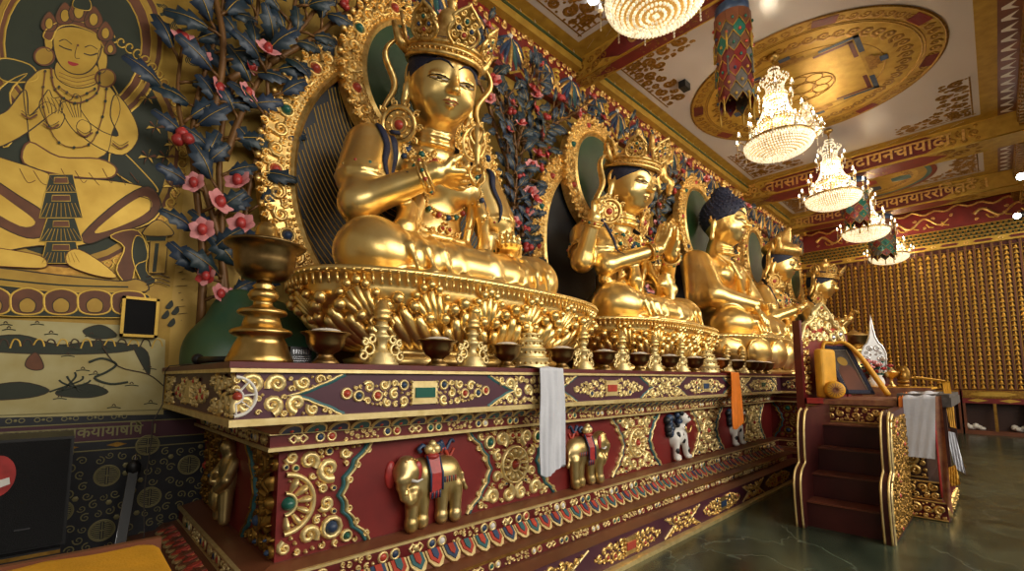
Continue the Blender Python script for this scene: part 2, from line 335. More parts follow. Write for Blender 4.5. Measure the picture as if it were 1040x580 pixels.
# ---------------------------------------------------------------- smooth sculpting (distance field + surface nets)
class SDF:
    def __init__(s, lo, hi, h):
        s.lo = np.array(lo, float); s.h = h; s.n = np.ceil((np.array(hi) - s.lo) / h).astype(int) + 1
        s.F = np.full(s.n, .5, np.float32); s.ax = [(s.lo[i] + h * np.arange(s.n[i])).astype(np.float32) for i in range(3)]
    def _sl(s, lo, hi):
        r = []
        for i in range(3):
            a = max(0, int((lo[i] - s.lo[i]) / s.h)); b = min(s.n[i], int((hi[i] - s.lo[i]) / s.h) + 2); r.append(slice(a, max(a, b)))
        return tuple(r)
    def _pts(s, sl): return np.meshgrid(s.ax[0][sl[0]], s.ax[1][sl[1]], s.ax[2][sl[2]], indexing='ij', sparse=True)
    def _comb(s, sl, d, k, op):
        A = s.F[sl]
        if op == 'add':
            h = np.maximum(k - np.abs(A - d), 0) / k; s.F[sl] = np.minimum(A, d) - h * h * k * .25
        elif op == 'sub':
            d = -d; h = np.maximum(k - np.abs(A - d), 0) / k; s.F[sl] = np.maximum(A, d) + h * h * k * .25
        elif op == 'int':
            s.F[sl] = np.maximum(A, d)
    T = None
    def ell(s, c, r, k=.05, R=None, op='add'):
        if s.T is not None:
            Rm, sc = s.T[1], s.T[2]; c = s.T[0](c); r = [q * sc for q in r]; R = Rm if R is None else [[sum(Rm[i][m_] * R[m_][j] for m_ in range(3)) for j in range(3)] for i in range(3)]
        m = max(r) + k + 2 * s.h; c = np.array(c, float); sl = s._sl(c - m, c + m); X, Y, Z = s._pts(sl); X = X - c[0]; Y = Y - c[1]; Z = Z - c[2]
        if R is not None: X, Y, Z = (float(R[0][i]) * X + float(R[1][i]) * Y + float(R[2][i]) * Z for i in range(3))
        k0 = np.sqrt((X / r[0]) ** 2 + (Y / r[1]) ** 2 + (Z / r[2]) ** 2); k1 = np.sqrt((X / r[0] ** 2) ** 2 + (Y / r[1] ** 2) ** 2 + (Z / r[2] ** 2) ** 2) + 1e-9
        s._comb(sl, (k0 * (k0 - 1) / k1).astype(np.float32), k, op)
    def cap(s, a, b, ra, rb=None, k=.05, op='add', flat=None):
        rb = ra if rb is None else rb
        if s.T is not None: a = s.T[0](a); b = s.T[0](b); ra *= s.T[2]; rb *= s.T[2]
        a = np.array(a, float); b = np.array(b, float); m = max(ra, rb) + k + 2 * s.h
        sl = s._sl(np.minimum(a, b) - m, np.maximum(a, b) + m); X, Y, Z = s._pts(sl); ab = b - a; L2 = ab @ ab + 1e-12
        t = np.clip(((X - a[0]) * ab[0] + (Y - a[1]) * ab[1] + (Z - a[2]) * ab[2]) / L2, 0, 1)
        d = np.sqrt((X - a[0] - t * ab[0]) ** 2 + (Y - a[1] - t * ab[1]) ** 2 + (Z - a[2] - t * ab[2]) ** 2) - (ra + (rb - ra) * t)
        s._comb(sl, d.astype(np.float32), k, op)
    def chain(s, P, r, k=.03, op='add'):
        for i in range(len(P) - 1):
            ra = r[i] if hasattr(r, '__len__') else r; rb = r[i + 1] if hasattr(r, '__len__') else r
            s.cap(P[i], P[i + 1], ra, rb, k, op)
    def cutz(s, z): s.F = np.maximum(s.F, (z - s.ax[2])[None, None, :])
    def mesh(s):
        F = s.F; F[0] = F[-1] = .1; F[:, 0] = F[:, -1] = .1; F[:, :, 0] = np.maximum(F[:, :, 0], .01); F[:, :, -1] = .1
        S = F < 0; n = np.array(F.shape) - 1
        acc = np.zeros((*n, 3), np.float32); cnt = np.zeros(n, np.float32); sh = (slice(0, -1), slice(1, None)); cr = {}
        for ax in range(3):
            o1, o2 = [i for i in range(3) if i != ax]
            for p in (0, 1):
                for q in (0, 1):
                    sa = [None] * 3; sb = [None] * 3; sa[ax] = sh[0]; sb[ax] = sh[1]; sa[o1] = sb[o1] = sh[p]; sa[o2] = sb[o2] = sh[q]
                    A = F[tuple(sa)]; B = F[tuple(sb)]; m = (A < 0) != (B < 0); t = np.where(m, A / np.where(m, A - B, 1), 0)
                    acc[..., ax] += t; acc[..., o1] += p * m; acc[..., o2] += q * m; cnt += m
        idx = -np.ones(n, np.int64); mk = cnt > 0; idx[mk] = np.arange(mk.sum()); I = np.argwhere(mk)
        V = (I + acc[mk] / cnt[mk][:, None]) * s.h + s.lo; FS = []
        for ax in range(3):
            o1, o2 = [(1, 2), (2, 0), (0, 1)][ax]
            sa = [slice(1, -1)] * 3; sb = [slice(1, -1)] * 3; sa[ax] = slice(0, -1); sb[ax] = slice(1, None)
            A = S[tuple(sa)]; B = S[tuple(sb)]; E = np.argwhere(A != B); inside = A[tuple(E.T)]
            base = E.copy(); base[:, o1] += 1; base[:, o2] += 1
            def g(d1, d2):
                q = base.copy(); q[:, o1] -= d1; q[:, o2] -= d2; return idx[tuple(q.T)]
            Q = np.stack([g(1, 1), g(0, 1), g(0, 0), g(1, 0)], 1); Q[~inside] = Q[~inside][:, ::-1]; FS.append(Q)
        FS = np.concatenate(FS); FS = FS[(FS >= 0).all(1)]; return V, FS
    def build(s, name, mt, parent=None, T=None, label=None, scale=1., loc=None, mirror=False):
        V, Q = s.mesh(); V = V * scale
        if mirror: V[:, 0] *= -1; Q = Q[:, ::-1]
        me = bpy.data.meshes.new(name); me.vertices.add(len(V)); me.vertices.foreach_set('co', V.astype(np.float32).ravel())
        me.loops.add(len(Q) * 4); me.loops.foreach_set('vertex_index', Q.astype(np.int32).ravel())
        me.polygons.add(len(Q)); me.polygons.foreach_set('loop_start', np.arange(0, len(Q) * 4, 4, dtype=np.int32)); me.polygons.foreach_set('loop_total', np.full(len(Q), 4, np.int32))
        me.polygons.foreach_set('use_smooth', np.ones(len(Q), bool)); me.update(calc_edges=True); me.validate()
        me.materials.append(M[mt]); o = bpy.data.objects.new(name, me); COL.objects.link(o); o.parent = parent
        if loc is not None: o.location = loc
        if label: o['label'] = label
        return o
# ================================================================ SETTING
WY, ZC, XF = 4.45, 6.7, 19.0
b = MB('floor'); b.box(-4, XF + .3, -9, WY + .2, -.1, 0); struct(b.build('floor'))
b = MB('wall'); b.box(-3, XF + .3, WY, WY + .2, 0, ZC + .2); struct(b.build('wall_back'))
b = MB('red_dark'); b.box(XF, XF + .3, -9, WY, 0, ZC + .2); struct(b.build('wall_far'))
b = MB('ceil'); b.box(-3, XF, -9, WY, ZC, ZC + .2); struct(b.build('ceiling'))
# frames: wall (a=x, b=z), ceiling seen from below (a=x, b=y), far wall (a = 4.45-y, b=z)
FW = FR((0, WY, 0), (1, 0, 0), (0, 0, 1), (0, -1, 0))
FC = FR((0, 0, ZC), (0, 1, 0), (1, 0, 0), (0, 0, -1))      # a=y, b=x
FF = FR((XF, WY, 0), (0, -1, 0), (0, 0, 1), (-1, 0, 0))    # a=WY-y, b=z
# ---- ceiling borders (trim)
b = MB('gold_flat', 'white', 'green_band', 'gold_paint')
BAYS = [(-1.5, 5.84), (6.09, 13.25), (13.95, 16.95), (17.55, 18.9)]
for (x0, x1) in BAYS:
    quad(b, FC, 4.05, WY, x0, x1, .006, 'gold_flat'); quad(b, FC, 4.38, WY, x0, x1, .010, 'green_band')
    quad(b, FC, -.36, -.13, x0, x1, .006, 'gold_flat'); quad(b, FC, -.62, -.36, x0, x1, .006, 'brown')
    quad(b, FC, -.13, WY, x0, x0 + .32, .005, 'gold_flat'); quad(b, FC, -.13, WY, x1 - .32, x1, .005, 'gold_flat')
    n = int((x1 - x0) / .3)
    for i in range(n):
        x = x0 + (i + .5) * (x1 - x0) / n
        plate(b, FC, [(4.2, x - .1), (4.25, x + .02), (4.3, x + .1), (4.25, x - .02)], .006, .004, 'white')
        plate(b, FC, [(-.57, x - .12), (-.4, x - .03), (-.4, x + .03), (-.57, x + .12), (-.49, x)], .006, .004, 'white')
    for xx in (x0 + .16, x1 - .16):
        for j in range(12):
            y = .1 + j * .34
            plate(b, FC, [(y, xx - .05), (y + .1, xx), (y + .2, xx + .05), (y + .1, xx)], .006, .004, 'white')
struct(b.build('trim_1'))
# ---- painted corner scrolls on the ceiling panels
for bi, (x0, x1) in enumerate(BAYS[:3]):
    for (cx, sx_) in ((x0 + .42, 1), (x1 - .42, -1)):
        for (cy, sy_) in ((3.95, -1), (-.03, 1)):
            if bi == 0 and sx_ == 1: continue
            mb = MB('gold_dark'); Lx, Ly = (1.7, 1.15)
            def ins(a, q, r, cx=cx, cy=cy, sx_=sx_, sy_=sy_):
                u = (q - cx) * sx_; v = (a - cy) * sy_
                if u < r or v < r: return False
                return (u < .36 and v < Ly - r) or (v < .36 and u < Lx - r) if max(u, v) > .75 else (u + r) + (v + r) < 1.15
            ax = sorted((cy, cy + sy_ * Ly)); qx = sorted((cx, cx + sx_ * Lx))
            filigree(mb, FC, ins, (ax[0], ax[1], qx[0], qx[1]), .13, .03, 11 + bi, 'gold_dark', .005, tries=420, w=.27)
            for k in range(3):
                u = .1 + .1 * k
                ridge(mb, FC, [(cy + sy_ * .02, cx + sx_ * u), (cy + sy_ * .34, cx + sx_ * u)], .018, .006); ridge(mb, FC, [(cy + sy_ * u, cx + sx_ * .02), (cy + sy_ * u, cx + sx_ * .34)], .018, .006)
            ridge(mb, FC, [(cy - sy_ * .04, cx), (cy + sy_ * Ly * .95, cx)], .012, .005); ridge(mb, FC, [(cy, cx - sx_ * .04), (cy, cx + sx_ * Lx)], .012, .005)
            o = mb.build('corner_scroll'); struct(o); o.name = 'trim_corner'
# ---- ceiling mandalas
def mandala(cx, cy, R, full):
    t = MB('gold_flat', 'gold_paint', 'gold_dark', 'maroon', 'blue', 'red', 'teal', 'ink')
    def disc(r, d, mi, n=72): t.add([FC.p(cy + r * cos(2*pi*k/n), cx + r * sin(2*pi*k/n), d) for k in range(n)], [tuple(range(n))], mi, False)
    if full:
        disc(R, .008, 'gold_dark'); disc(R * .985, .010, 'gold_flat'); disc(R * .84, .012, 'gold_paint')
        for rr in (.985, .86, .84, .60): ring(t, FC, cy, cx, R * rr, .008, .004, 'gold_dark', 72, d=.012)
        rng = random.Random(5)
        for k in range(64):
            q = 2 * pi * k / 64; scroll(t, FC, cy + R * .92 * cos(q), cx + R * .92 * sin(q), R * .05, q * 3, 1, 'gold_dark', .004, n=9, d=.010)
        for k in range(44):
            q = 2 * pi * k / 44; scroll(t, FC, cy + R * .74 * cos(q), cx + R * .74 * sin(q), R * .065, q * 2, -1, 'gold_dark', .004, n=9, d=.012)
        for k in range(4):
            q = pi / 4 + k * pi / 2
            for j, c_ in ((0, 'red'), (1, 'maroon')):
                qq = q + (j * .8 - .4); p = [(R * r_ * cos(qq + e), R * r_ * sin(qq + e)) for r_, e in ((.88, -.09), (.97, -.09), (.97, .09), (.88, .09))]
                plate(t, FC, [(cy + a, cx + c) for a, c in p], .012, .004, c_)
        S = R * .50
        quad(t, FC, cy - S, cy + S, cx - S, cx + S, .016, 'gold_flat'); quad(t, FC, cy - S * .92, cy + S * .92, cx - S * .92, cx + S * .92, .018, 'gold_paint')
        for sa in (-1, 1):
            for sb in (-1, 1):
                for w_, o_, c_ in ((.07, .0, 'blue'), (.06, .09, 'maroon')):
                    e = S - o_; L = S * .55
                    quad(t, FC, *sorted((cy + sa * e, cy + sa * (e - w_))), *sorted((cx + sb * e, cx + sb * (e - L))), .020, c_)
                    quad(t, FC, *sorted((cy + sa * e, cy + sa * (e - L))), *sorted((cx + sb * e, cx + sb * (e - w_))), .020, c_)
        for k in range(4):
            c_, s_ = [(1, 0), (0, 1), (-1, 0), (0, -1)][k]
            for w_, d_ in ((.24, .02), (.15, .10), (.08, .18)):
                a0, b0 = cy + c_ * (S + d_), cx + s_ * (S + d_)
                quad(t, FC, a0 - (w_ if s_ else .05), a0 + (w_ if s_ else .05), b0 - (w_ if c_ else .05), b0 + (w_ if c_ else .05), .022 + d_ / 100, 'gold_dark' if d_ != .18 else 'blue')
        for k in range(8):
            q = 2 * pi * k / 8; ring(t, FC, cy + .30 * cos(q), cx + .30 * sin(q), .12, .012, .006, 'gold_dark', 16, d=.02)
        ring(t, FC, cy, cx, .45, .014, .006, 'gold_dark', 40, d=.02); ring(t, FC, cy, cx, .16, .02, .006, 'gold_dark', 24, d=.02)
    else:
        disc(R, .008, 'red'); disc(R * .93, .010, 'teal'); disc(R * .86, .012, 'gold_flat'); disc(R * .74, .014, 'gold_paint')
        for q, r_, c_ in ((.4, .5, 'red'), (1.6, .4, 'blue'), (2.9, .5, 'teal'), (4.2, .45, 'red'), (5.4, .5, 'maroon'), (0, 0, 'coral')):
            plate(t, FC, [(cy + R * r_ * cos(q) + R * .14 * cos(k * pi / 4) * (1 + .4 * (k % 2)), cx + R * r_ * sin(q) + R * .14 * sin(k * pi / 4)) for k in range(8)], .014, .004, c_)
        for k in range(36):
            q = 2 * pi * k / 36; scroll(t, FC, cy + R * .62 * cos(q), cx + R * .62 * sin(q), R * .07, q * 2, -1, 'gold_dark', .004, n=9, d=.014)
    return t
o = mandala(9.4, 2.0, 1.87, True).build('painted_mandala', loc=(9.4, 2.0, ZC)); tag(o, 'large round gold mandala painting on the white ceiling bay above the chandeliers', 'mandala')
o = mandala(15.45, 2.0, 1.35, False).build('painted_mandala', loc=(15.45, 2.0, ZC)); tag(o, 'smaller round ceiling painting with red and green rim, in the farther bay', 'mandala')
# ---- beams across the room, with lettering
TX = 'ॐ म णि प द्मे हूँ'
def beam(x0, x1, zb, txt, label, size, a0, seed):
    th = thing('ceiling_beam', label, 'beam', ((x0 + x1) / 2, 2, zb)); th['group'] = 'painted beams across the ceiling'
    b = MB('gold_flat', 'red', 'gold_dark', 'gold_paint', 'maroon'); b.box(x0, x1, -1.0, WY, zb, ZC, 'gold_flat')
    F1 = FR((x0, WY, zb), (0, -1, 0), (0, 0, 1), (-1, 0, 0)); H = ZC - zb; F2 = FR((0, WY, zb), (0, -1, 0), (1, 0, 0), (0, 0, -1))
    L = WY + .2; w = x1 - x0; xm = (x0 + x1) / 2
    # red fields with pointed scalloped ends on the near face and the underside
    def field(fr, c, hh, s0, s1, mi):
        plate(b, fr, [(s0, c), (s0 + .25, c + hh * .6), (s0 + .4, c + hh), (s1 - .4, c + hh), (s1 - .25, c + hh * .6), (s1, c), (s1 - .25, c - hh * .6), (s1 - .4, c - hh), (s0 + .4, c - hh), (s0 + .25, c - hh * .6)], 0, .006, mi)
    field(F1, H * .5, H * .42, .5, L - .5, 'maroon'); field(F2, xm, w * .42, .4, L - .6, 'red')
    for (fr, c, hh) in ((F1, H * .5, H * .5), (F2, xm, w * .5)):
        for s in (-1, 1): ridge(b, fr, [(0, c + s * hh * .94), (L, c + s * hh * .94)], .014, .012, 'gold_paint')
        for lo, hi in ((.05, .75), (L - .75, L - .05)):
            filigree(b, fr, lambda a, q, r: lo + r < a < hi - r and abs(q - c) < hh * .9 - r, (lo, hi, c - hh, c + hh), hh * .45, hh * .18, seed, 'gold_dark', .01, tries=80)
    filigree(b, F2, lambda a, q, r: 1.2 + r < a < L - 1.5 - r and abs(q - xm) < w * .34 - r, (1.2, L - 1.5, x0, x1), w * .17, w * .08, seed + 1, 'gold_dark', .008, tries=200)
    b.tube([(x0, -1, zb), (x0, WY - .02, zb)], .016, 'gold_paint', 6)
    b.build('beam_timber', th)
    t = text_mesh(txt, size, .004, F1, 'gold_leaf', 'lettering', a=a0, b=H * .5 - size * .3, d=.012)
    if t.v: t.build('lettering', th)
    return th
beam(5.84, 6.09, 6.33, 'ॐ मणि पद्मे हूँ', 'red and gold painted ceiling beam nearest the viewer, with gold lettering behind the nearest chandelier', .34, 2.0, 3)
beam(13.25, 13.95, 6.28, 'ॐ  तमसाया मतिमदायनचायादा ।', 'red and gold lettered ceiling beam at the far end of the large mandala bay', .36, 2.25, 5)
beam(16.95, 17.55, 6.28, 'ॐ  मतायामदा तेषमदायमयाररिषेतदैं ।', 'red and gold lettered ceiling beam closest to the far wall', .36, 2.25, 8)
# ---- long side beam with brackets (right)
th = thing('bracket_beam', 'long gilded side beam lined with small carved brackets along the right edge of the ceiling', 'beam', (9, -1.2, 6.0))
b = MB('gold_dark', 'brown', 'gold_leaf'); b.box(-1, XF, -1.0, -.62, 6.45, ZC, 'brown'); b.box(-1, XF, -1.5, -1.0, 5.85, 6.6, 'brown')
b.build('beam_timber', th)
b = MB('gold_dark', 'gold_leaf')
for i in range(90):
    x = 5.0 + i * .155
    b.box(x, x + .07, -.66, -.60, 6.46, 6.66, 'gold_dark'); b.box(x, x + .09, -.82, -.62, 6.38, 6.45, 'gold_dark')
for i in range(60):
    x = 6.0 + i * .215
    for j, (yy, zz) in enumerate(((-.78, 6.27), (-.9, 6.05), (-1.0, 5.85))):
        b.box(x, x + .15, yy - .12, yy + .02, zz - .03, zz + .13, 'gold_leaf' if (i + j) % 2 else 'gold_dark'); b.ball((x + .075, yy + .02, zz + .05), .045, 'gold_dark', 6)
b.build('bracket', th).__setitem__('kind', 'stuff')
for x, z in ((13.95, 5.565), (17.1, 5.52)):
    s = thing('spotlight', ('nearer' if x < 15 else 'farther') + ' of the two small lit spotlights on the right side beam', 'spotlight', (x, -.62, z + .1))
    b = MB('black'); b.tube([(x, -.9, z + .3), (x, -.72, z + .12)], .02); b.tube([(x + .08, -.72, z + .05), (x - .06, -.62, z)], .075, 0, 12); b.build('housing', s)
    b = MB('spot'); b.ball((x - .07, -.60, z - .005), .07, 0, 10); b.build('lens', s)
# ---- painted canopy frieze at the top of the back wall
th = thing('canopy_frieze', 'carved drapery frieze of blue, gold and red swags above the statues', 'frieze', (9, WY - .1, 5.9))
b = MB('red', 'gold_flat', 'green_band')
b.box(-1.5, XF - .02, WY - .10, WY, 5.78, 6.62, 'red'); b.box(-1.5, XF - .02, WY - .22, WY, 6.50, 6.70, 'gold_flat'); b.box(-1.5, XF - .02, WY - .235, WY - .20, 6.62, 6.66, 'green_band')
b.build('backing', th)
FZ = FR((0, WY - .10, 5.78), (1, 0, 0), (0, 0, 1), (0, -1, 0)); rng = random.Random(4)
b = MB('gold_leaf', 'blue', 'gold_paint', 'coral', 'white', 'teal')
for i in range(26):
    x = 1.6 + i * .68; w = .68
    for k in range(9):
        q = -pi / 2 * .9 + k * pi * .9 / 8; L = .30 + .05 * cos(q * 2)
        pts = [(x + .03 * sin(q), .50)] + [(x + (L * t) * sin(q) * 1.1, .50 - L * t * abs(cos(q)) - .12 * t * t) for t in (.35, .7, 1)]
        ridge(b, FZ, pts, [.022, .038, .032, .012], .03, ('blue', 'gold_leaf', 'teal')[k % 3 if k % 3 != 2 else (2 if k % 2 else 0)])
    for k in range(7):
        q = -pi / 2 + k * pi / 6; scroll(b, FZ, x + .3 * sin(q) * 1.05, .30 - .20 * cos(q), .055, rng.uniform(0, 6), rng.choice((-1, 1)), 'gold_leaf', .02, n=10)
    scroll(b, FZ, x + w / 2, .42, .13, 1, 1, 'gold_paint', .03); scroll(b, FZ, x + w / 2 - .02, .22, .08, 3, -1, 'gold_leaf', .03)
    dome(b, FZ, x + w / 2, .13, .035, .03, 'coral', 8); dome(b, FZ, x + w / 2, .07, .02, .02, 'white', 6); dome(b, FZ, x, .04, .018, .02, 'white', 6); dome(b, FZ, x, .54, .045, .04, 'coral' if i % 2 else 'white', 8)
    filigree(b, FZ, lambda a, q, r: abs(a - x) < w / 2 - r * .6 and .54 + r < q < .72 - r * .3, (x - w / 2, x + w / 2, .5, .74), .07, .035, i, 'gold_leaf', .02, tries=50)
    ridge(b, FZ, [(x - w / 2, .04), (x - w * .3, .12), (x, -.01), (x + w * .3, .12), (x + w / 2, .04)], .02, .02, 'gold_paint')
b.build('swag_carving', th)
# ---- far wall: cornice, dragon band, pilasters, niches, cabinets
AF = lambda y: WY - y
th = thing('far_wall_screen', 'tall gilded screen of narrow pilasters and tiny niches covering the far wall', 'screen', (XF - .05, 1.5, 1.2))
b = MB('red_dark', 'gold_dark', 'gold_paint', 'brown'); pitch = .176; NC = 32; z0, z1 = 1.22, 5.32; RH = .1325; NR = 30
b.box(XF - .05, XF, WY - NC * pitch, WY, z0 - .02, z1 + .02, 'red_dark')
for i in range(NC + 1):
    a = i * pitch; qbox(FF, b, a - .018, a + .018, z0, z1, .05, .13, 'brown'); qbox(FF, b, a + .02, a + .036, z0, z1, .05, .115, 'gold_dark')
for i in range(NC):
    for j in range(NR + 1):
        qbox(FF, b, i * pitch + .036, (i + 1) * pitch - .018, z0 + j * RH, z0 + j * RH + .014, .05, .115, 'gold_dark')
b.build('pilaster_grid', th)
# tiny seated figures: 300 that show largest are things
def tiny(mb, x, y, z):
    mb.box(x - .032, x + .03, y - .045, y + .045, z, z + .018, 0)
    mb.ball((x, y, z + .036), (.03, .058, .026), 0, 6); mb.ball((x, y, z + .066), (.024, .042, .036), 0, 6); mb.ball((x, y, z + .105), (.016, .017, .02), 0, 5)
M['figure_gold'] = mat('small_figure_gold', (.85, .5, .10), .3, 1)
proto = MB('figure_gold'); tiny(proto, 0, 0, 0); pr = proto.build('small_buddha_figure'); rest = MB('figure_gold'); cnt = 0
order = [(i, j) for i in range(NC - 1, -1, -1) for j in range(NR)]
for (i, j) in order:
    y = WY - (i + .5) * pitch - .009; z = z0 + j * RH + .014; x = XF - .085
    if i <= 29 and cnt < 300 and i >= 14 and not (i < 0):
        o = pr if cnt == 0 else pr.copy()
        if cnt: COL.objects.link(o)
        o.location = (x, y, z); tag(o, 'tiny gold seated figure in one of the identical niches of the far wall screen', 'figurine', 'tiny gold figures in the far wall niches'); cnt += 1
    else: tiny(rest, x, y, z)
tag(rest.build('small_buddha_figure'), 'farther rows of tiny gold seated figures in the left part of the far wall screen', 'figurine', None, 'stuff')
th = thing('far_cornice', 'gilded cornice with a red dragon band along the top of the far wall', 'cornice', (XF - .1, 1.5, 5.4))
b = MB('gold_paint', 'gold_dark', 'red', 'gold_leaf', 'green_band', 'maroon')
qbox(FF, b, 0, 6.2, 5.33, 5.50, 0, .16, 'gold_paint'); qbox(FF, b, 0, 6.2, 5.50, 5.92, 0, .10, 'green_band'); qbox(FF, b, 0, 6.2, 5.90, 6.6, 0, .14, 'red')
for i in range(9):
    a = .35 + i * .68; plate(b, FF, [(a - .2, 5.415), (a - .14, 5.45), (a + .14, 5.45), (a + .2, 5.415), (a + .14, 5.38), (a - .14, 5.38)], .16, .006, 'maroon'); ring(b, FF, a + .34, 5.415, .04, .012, .01, 'gold_leaf', 10, d=.16)
    filigree(b, FF, lambda p, q, r: abs(p - a) < .13 - r and abs(q - 5.415) < .03, (a - .15, a + .15, 5.38, 5.45), .03, .02, i, 'gold_leaf', .008, tries=40) if i > 3 else None
for j in range(4):
    for i in range(58):
        a = .05 + i * .106 + (j % 2) * .053; qbox(FF, b, a, a + .06, 5.52 + j * .1, 5.57 + j * .1, .10, .15 + .012 * j, 'gold_dark'); 
    qbox(FF, b, 0, 6.2, 5.575 + j * .1, 5.592 + j * .1, .10, .15 + .012 * j, 'gold_paint')
ridge(b, FF, [(i * .1, 6.50 + .05 * sin(i * 1.3) + .03 * sin(i * .5)) for i in range(62)], .03, .05, 'gold_leaf', d=.14)
for s in range(3):
    a0 = .5 + s * 1.9
    ridge(b, FF, [(a0 + .06 * k, 6.2 + .13 * sin(k * .55)) for k in range(24)], [.045 - .0012 * k for k in range(24)], .05, 'gold_leaf', d=.14)
    for k in range(8): scroll(b, FF, a0 + .05 + k * .2, 6.05 + .25 * (k % 2), .055, k, 1, 'gold_leaf', .02, n=9, d=.14)
    for k in range(4): ridge(b, FF, [(a0 + .25 + k * .33, 6.15), (a0 + .3 + k * .33, 6.05), (a0 + .4 + k * .33, 6.02)], .02, .03, 'gold_paint', d=.14)
b.build('cornice_carving', th)
for i in range(5):
    y1 = WY - i * 1.24; y0 = y1 - 1.2
    pos = ['at the left end, beside the altar', 'second from the left', 'in the middle of the row', 'second from the right', 'at the right end'][i]
    c = thing('wall_cabinet', 'low open cabinet under the far wall screen, ' + pos, 'cabinet', (XF - .25, (y0 + y1) / 2, 0), 'low cabinets along the far wall')
    b = MB('darkwood', 'brown'); X0 = XF - .5
    b.box(X0, XF - .06, y0, y1, 0, .10, 'brown'); b.box(X0, XF - .06, y0, y1, .84, 1.2, 'red'); b.box(XF - .1, XF - .06, y0, y1, .1, .84, 'darkwood')
    for yy in (y0, y1 - .05): b.box(X0, XF - .06, yy, yy + .05, .1, .84, 'brown')
    b.build('carcass', c)
    b = MB('gold_dark'); b.box(X0 + .01, X0 + .06, (y0 + y1) / 2 - .04, (y0 + y1) / 2 + .02, .1, .84); b.build('post', c)
    FB = FR((X0, y1, 0), (0, -1, 0), (0, 0, 1), (-1, 0, 0)); b = MB('gold_paint', 'red', 'gold_dark')
    quad(b, FB, .02, 1.18, 1.0, 1.19, .004, 'gold_dark'); plate(b, FB, [(.15, 1.095), (.35, 1.15), (.85, 1.15), (1.05, 1.095), (.85, 1.04), (.35, 1.04)], .004, .004, 'gold_paint')
    for a in (.3, .9): plate(b, FB, [(a - .2, .92), (a, .97), (a + .2, .92), (a, .87)], .002, .006, 'gold_paint')
    for z in (1.0, 1.19, .985): ridge(b, FB, [(0, z), (1.2, z)], .008, .008, 'gold_dark')
    b.build('painted_front', c)
for y, lab in ((.55, 'crumpled white plastic bag inside the low cabinet nearest the throne table'), (-.35, 'small white plastic bag on the cabinet floor farther right')):
    b = MB('white')
    for k in range(6): b.ball((XF - .3 + .04 * (k % 2), y + .06 * k - .15, .15 + .03 * (k % 3)), (.08, .08, .05 + .015 * (k % 3)), 0, 7)
    tag(b.build('plastic_bag', loc=(XF - .3, y, .1)), lab, 'bag')
# ================================================================ ALTAR
RY, RX, RX2, BY = 2.68, .89, 8.95, 2.0      # relief plane, its left end, start and front of the projecting block
def xl(y): return RX - (RY - y) * 1.25
altar = thing('altar', 'long carved and painted altar in maroon, gold and green running under the row of statues', 'altar', (4.5, 3.4, 0))
BZ = 18.4
def layer(mb, y, z0, z1, mi, y2=None, ly=None, ly2=None):
    """one moulding: front plane y, wraps the left side and the projecting block; y2 = front y at the top (slope)"""
    for (X0, X1, off) in ((None, RX2, 0), (RX2, BZ, RY - BY)):
        ya = y - off; yb = (y2 if y2 is not None else y) - off
        xa = xl(ly or y) if X0 is None else X0 - (RY - y); xb = (xl(ly2 or ly or y2) if X0 is None else X0 - (RY - y2)) if y2 is not None else xa
        e = -.004 if X0 is None else 0
        vs = [(xa, ya, z0), (X1 + e, ya, z0), (X1 + e, WY - .01, z0), (xa, WY - .01, z0), (xb, yb, z1), (X1 + e, yb, z1), (X1 + e, WY - .01, z1), (xb, WY - .01, z1)]
        mb.add(vs, [(0,3,2,1),(4,5,6,7),(0,1,5,4),(1,2,6,5),(2,3,7,6),(3,0,4,7)], mi, False)
AT = 1.575
b = MB('maroon'); layer(b, 2.42, 1.545, AT, 'maroon'); b.build('top_slab', altar)
b = MB('gold_pale'); layer(b, 2.425, 1.525, 1.545, 0); layer(b, 2.43, 1.268, 1.302, 0); b.build('gilt_edge', altar)
b = MB('plum'); layer(b, 2.45, 1.296, 1.525, 0); b.build('frieze', altar)
b = MB('brown', 'teal'); layer(b, 2.575, 1.205, 1.272, 'brown', 2.50, 2.62, 2.5); b.build('cove', altar)
b = MB('maroon', 'gold_pale'); layer(b, 2.60, 1.135, 1.2, 0, ly=2.62); layer(b, 2.575, 1.2, 1.212, 1, ly=2.61); layer(b, 2.58, 1.115, 1.135, 1, ly=2.61); b.build('jewel_band', altar)
b = MB('red'); layer(b, RY, .515, 1.115, 0); b.build('relief_panel', altar)
b = MB('brown'); layer(b, 2.57, .495, .52, 0, 2.66); layer(b, 2.31, .33, .342, 0, 2.41); layer(b, 2.17, .24, .26, 0, 2.27); b.build('step_ledge', altar)
b = MB('maroon', 'gold_pale'); layer(b, 2.56, .395, .48, 0); layer(b, 2.55, .48, .495, 1); layer(b, 2.55, .38, .396, 1); b.build('jewel_band', altar)
b = MB('brown', 'gold_paint'); layer(b, 2.43, .335, .385, 0, 2.48); layer(b, 2.48, .38, .392, 0, 2.55); b.build('petal_moulding', altar)
b = MB('maroon', 'gold_dark'); layer(b, 2.30, .262, .33, 0); layer(b, 2.295, .322, .331, 1); b.build('jewel_band', altar)
b = MB('plum', 'gold_pale'); layer(b, 2.16, .03, .24, 0); layer(b, 2.10, 0, .035, 1); b.build('plinth', altar)
def FA(y): return FR((0, y, 0), (1, 0, 0), (0, 0, 1), (0, -1, 0))
def FL(y): return FR((xl(y), 0, 0), (0, -1, 0), (0, 0, 1), (-1, 0, 0))    # left end, a = -y
def FBk(y): return FR((RX2 - (RY - y), 0, 0), (0, -1, 0), (0, 0, 1), (-1, 0, 0))  # side of projecting block
JW = ('coral', 'blue', 'jade', 'coral')
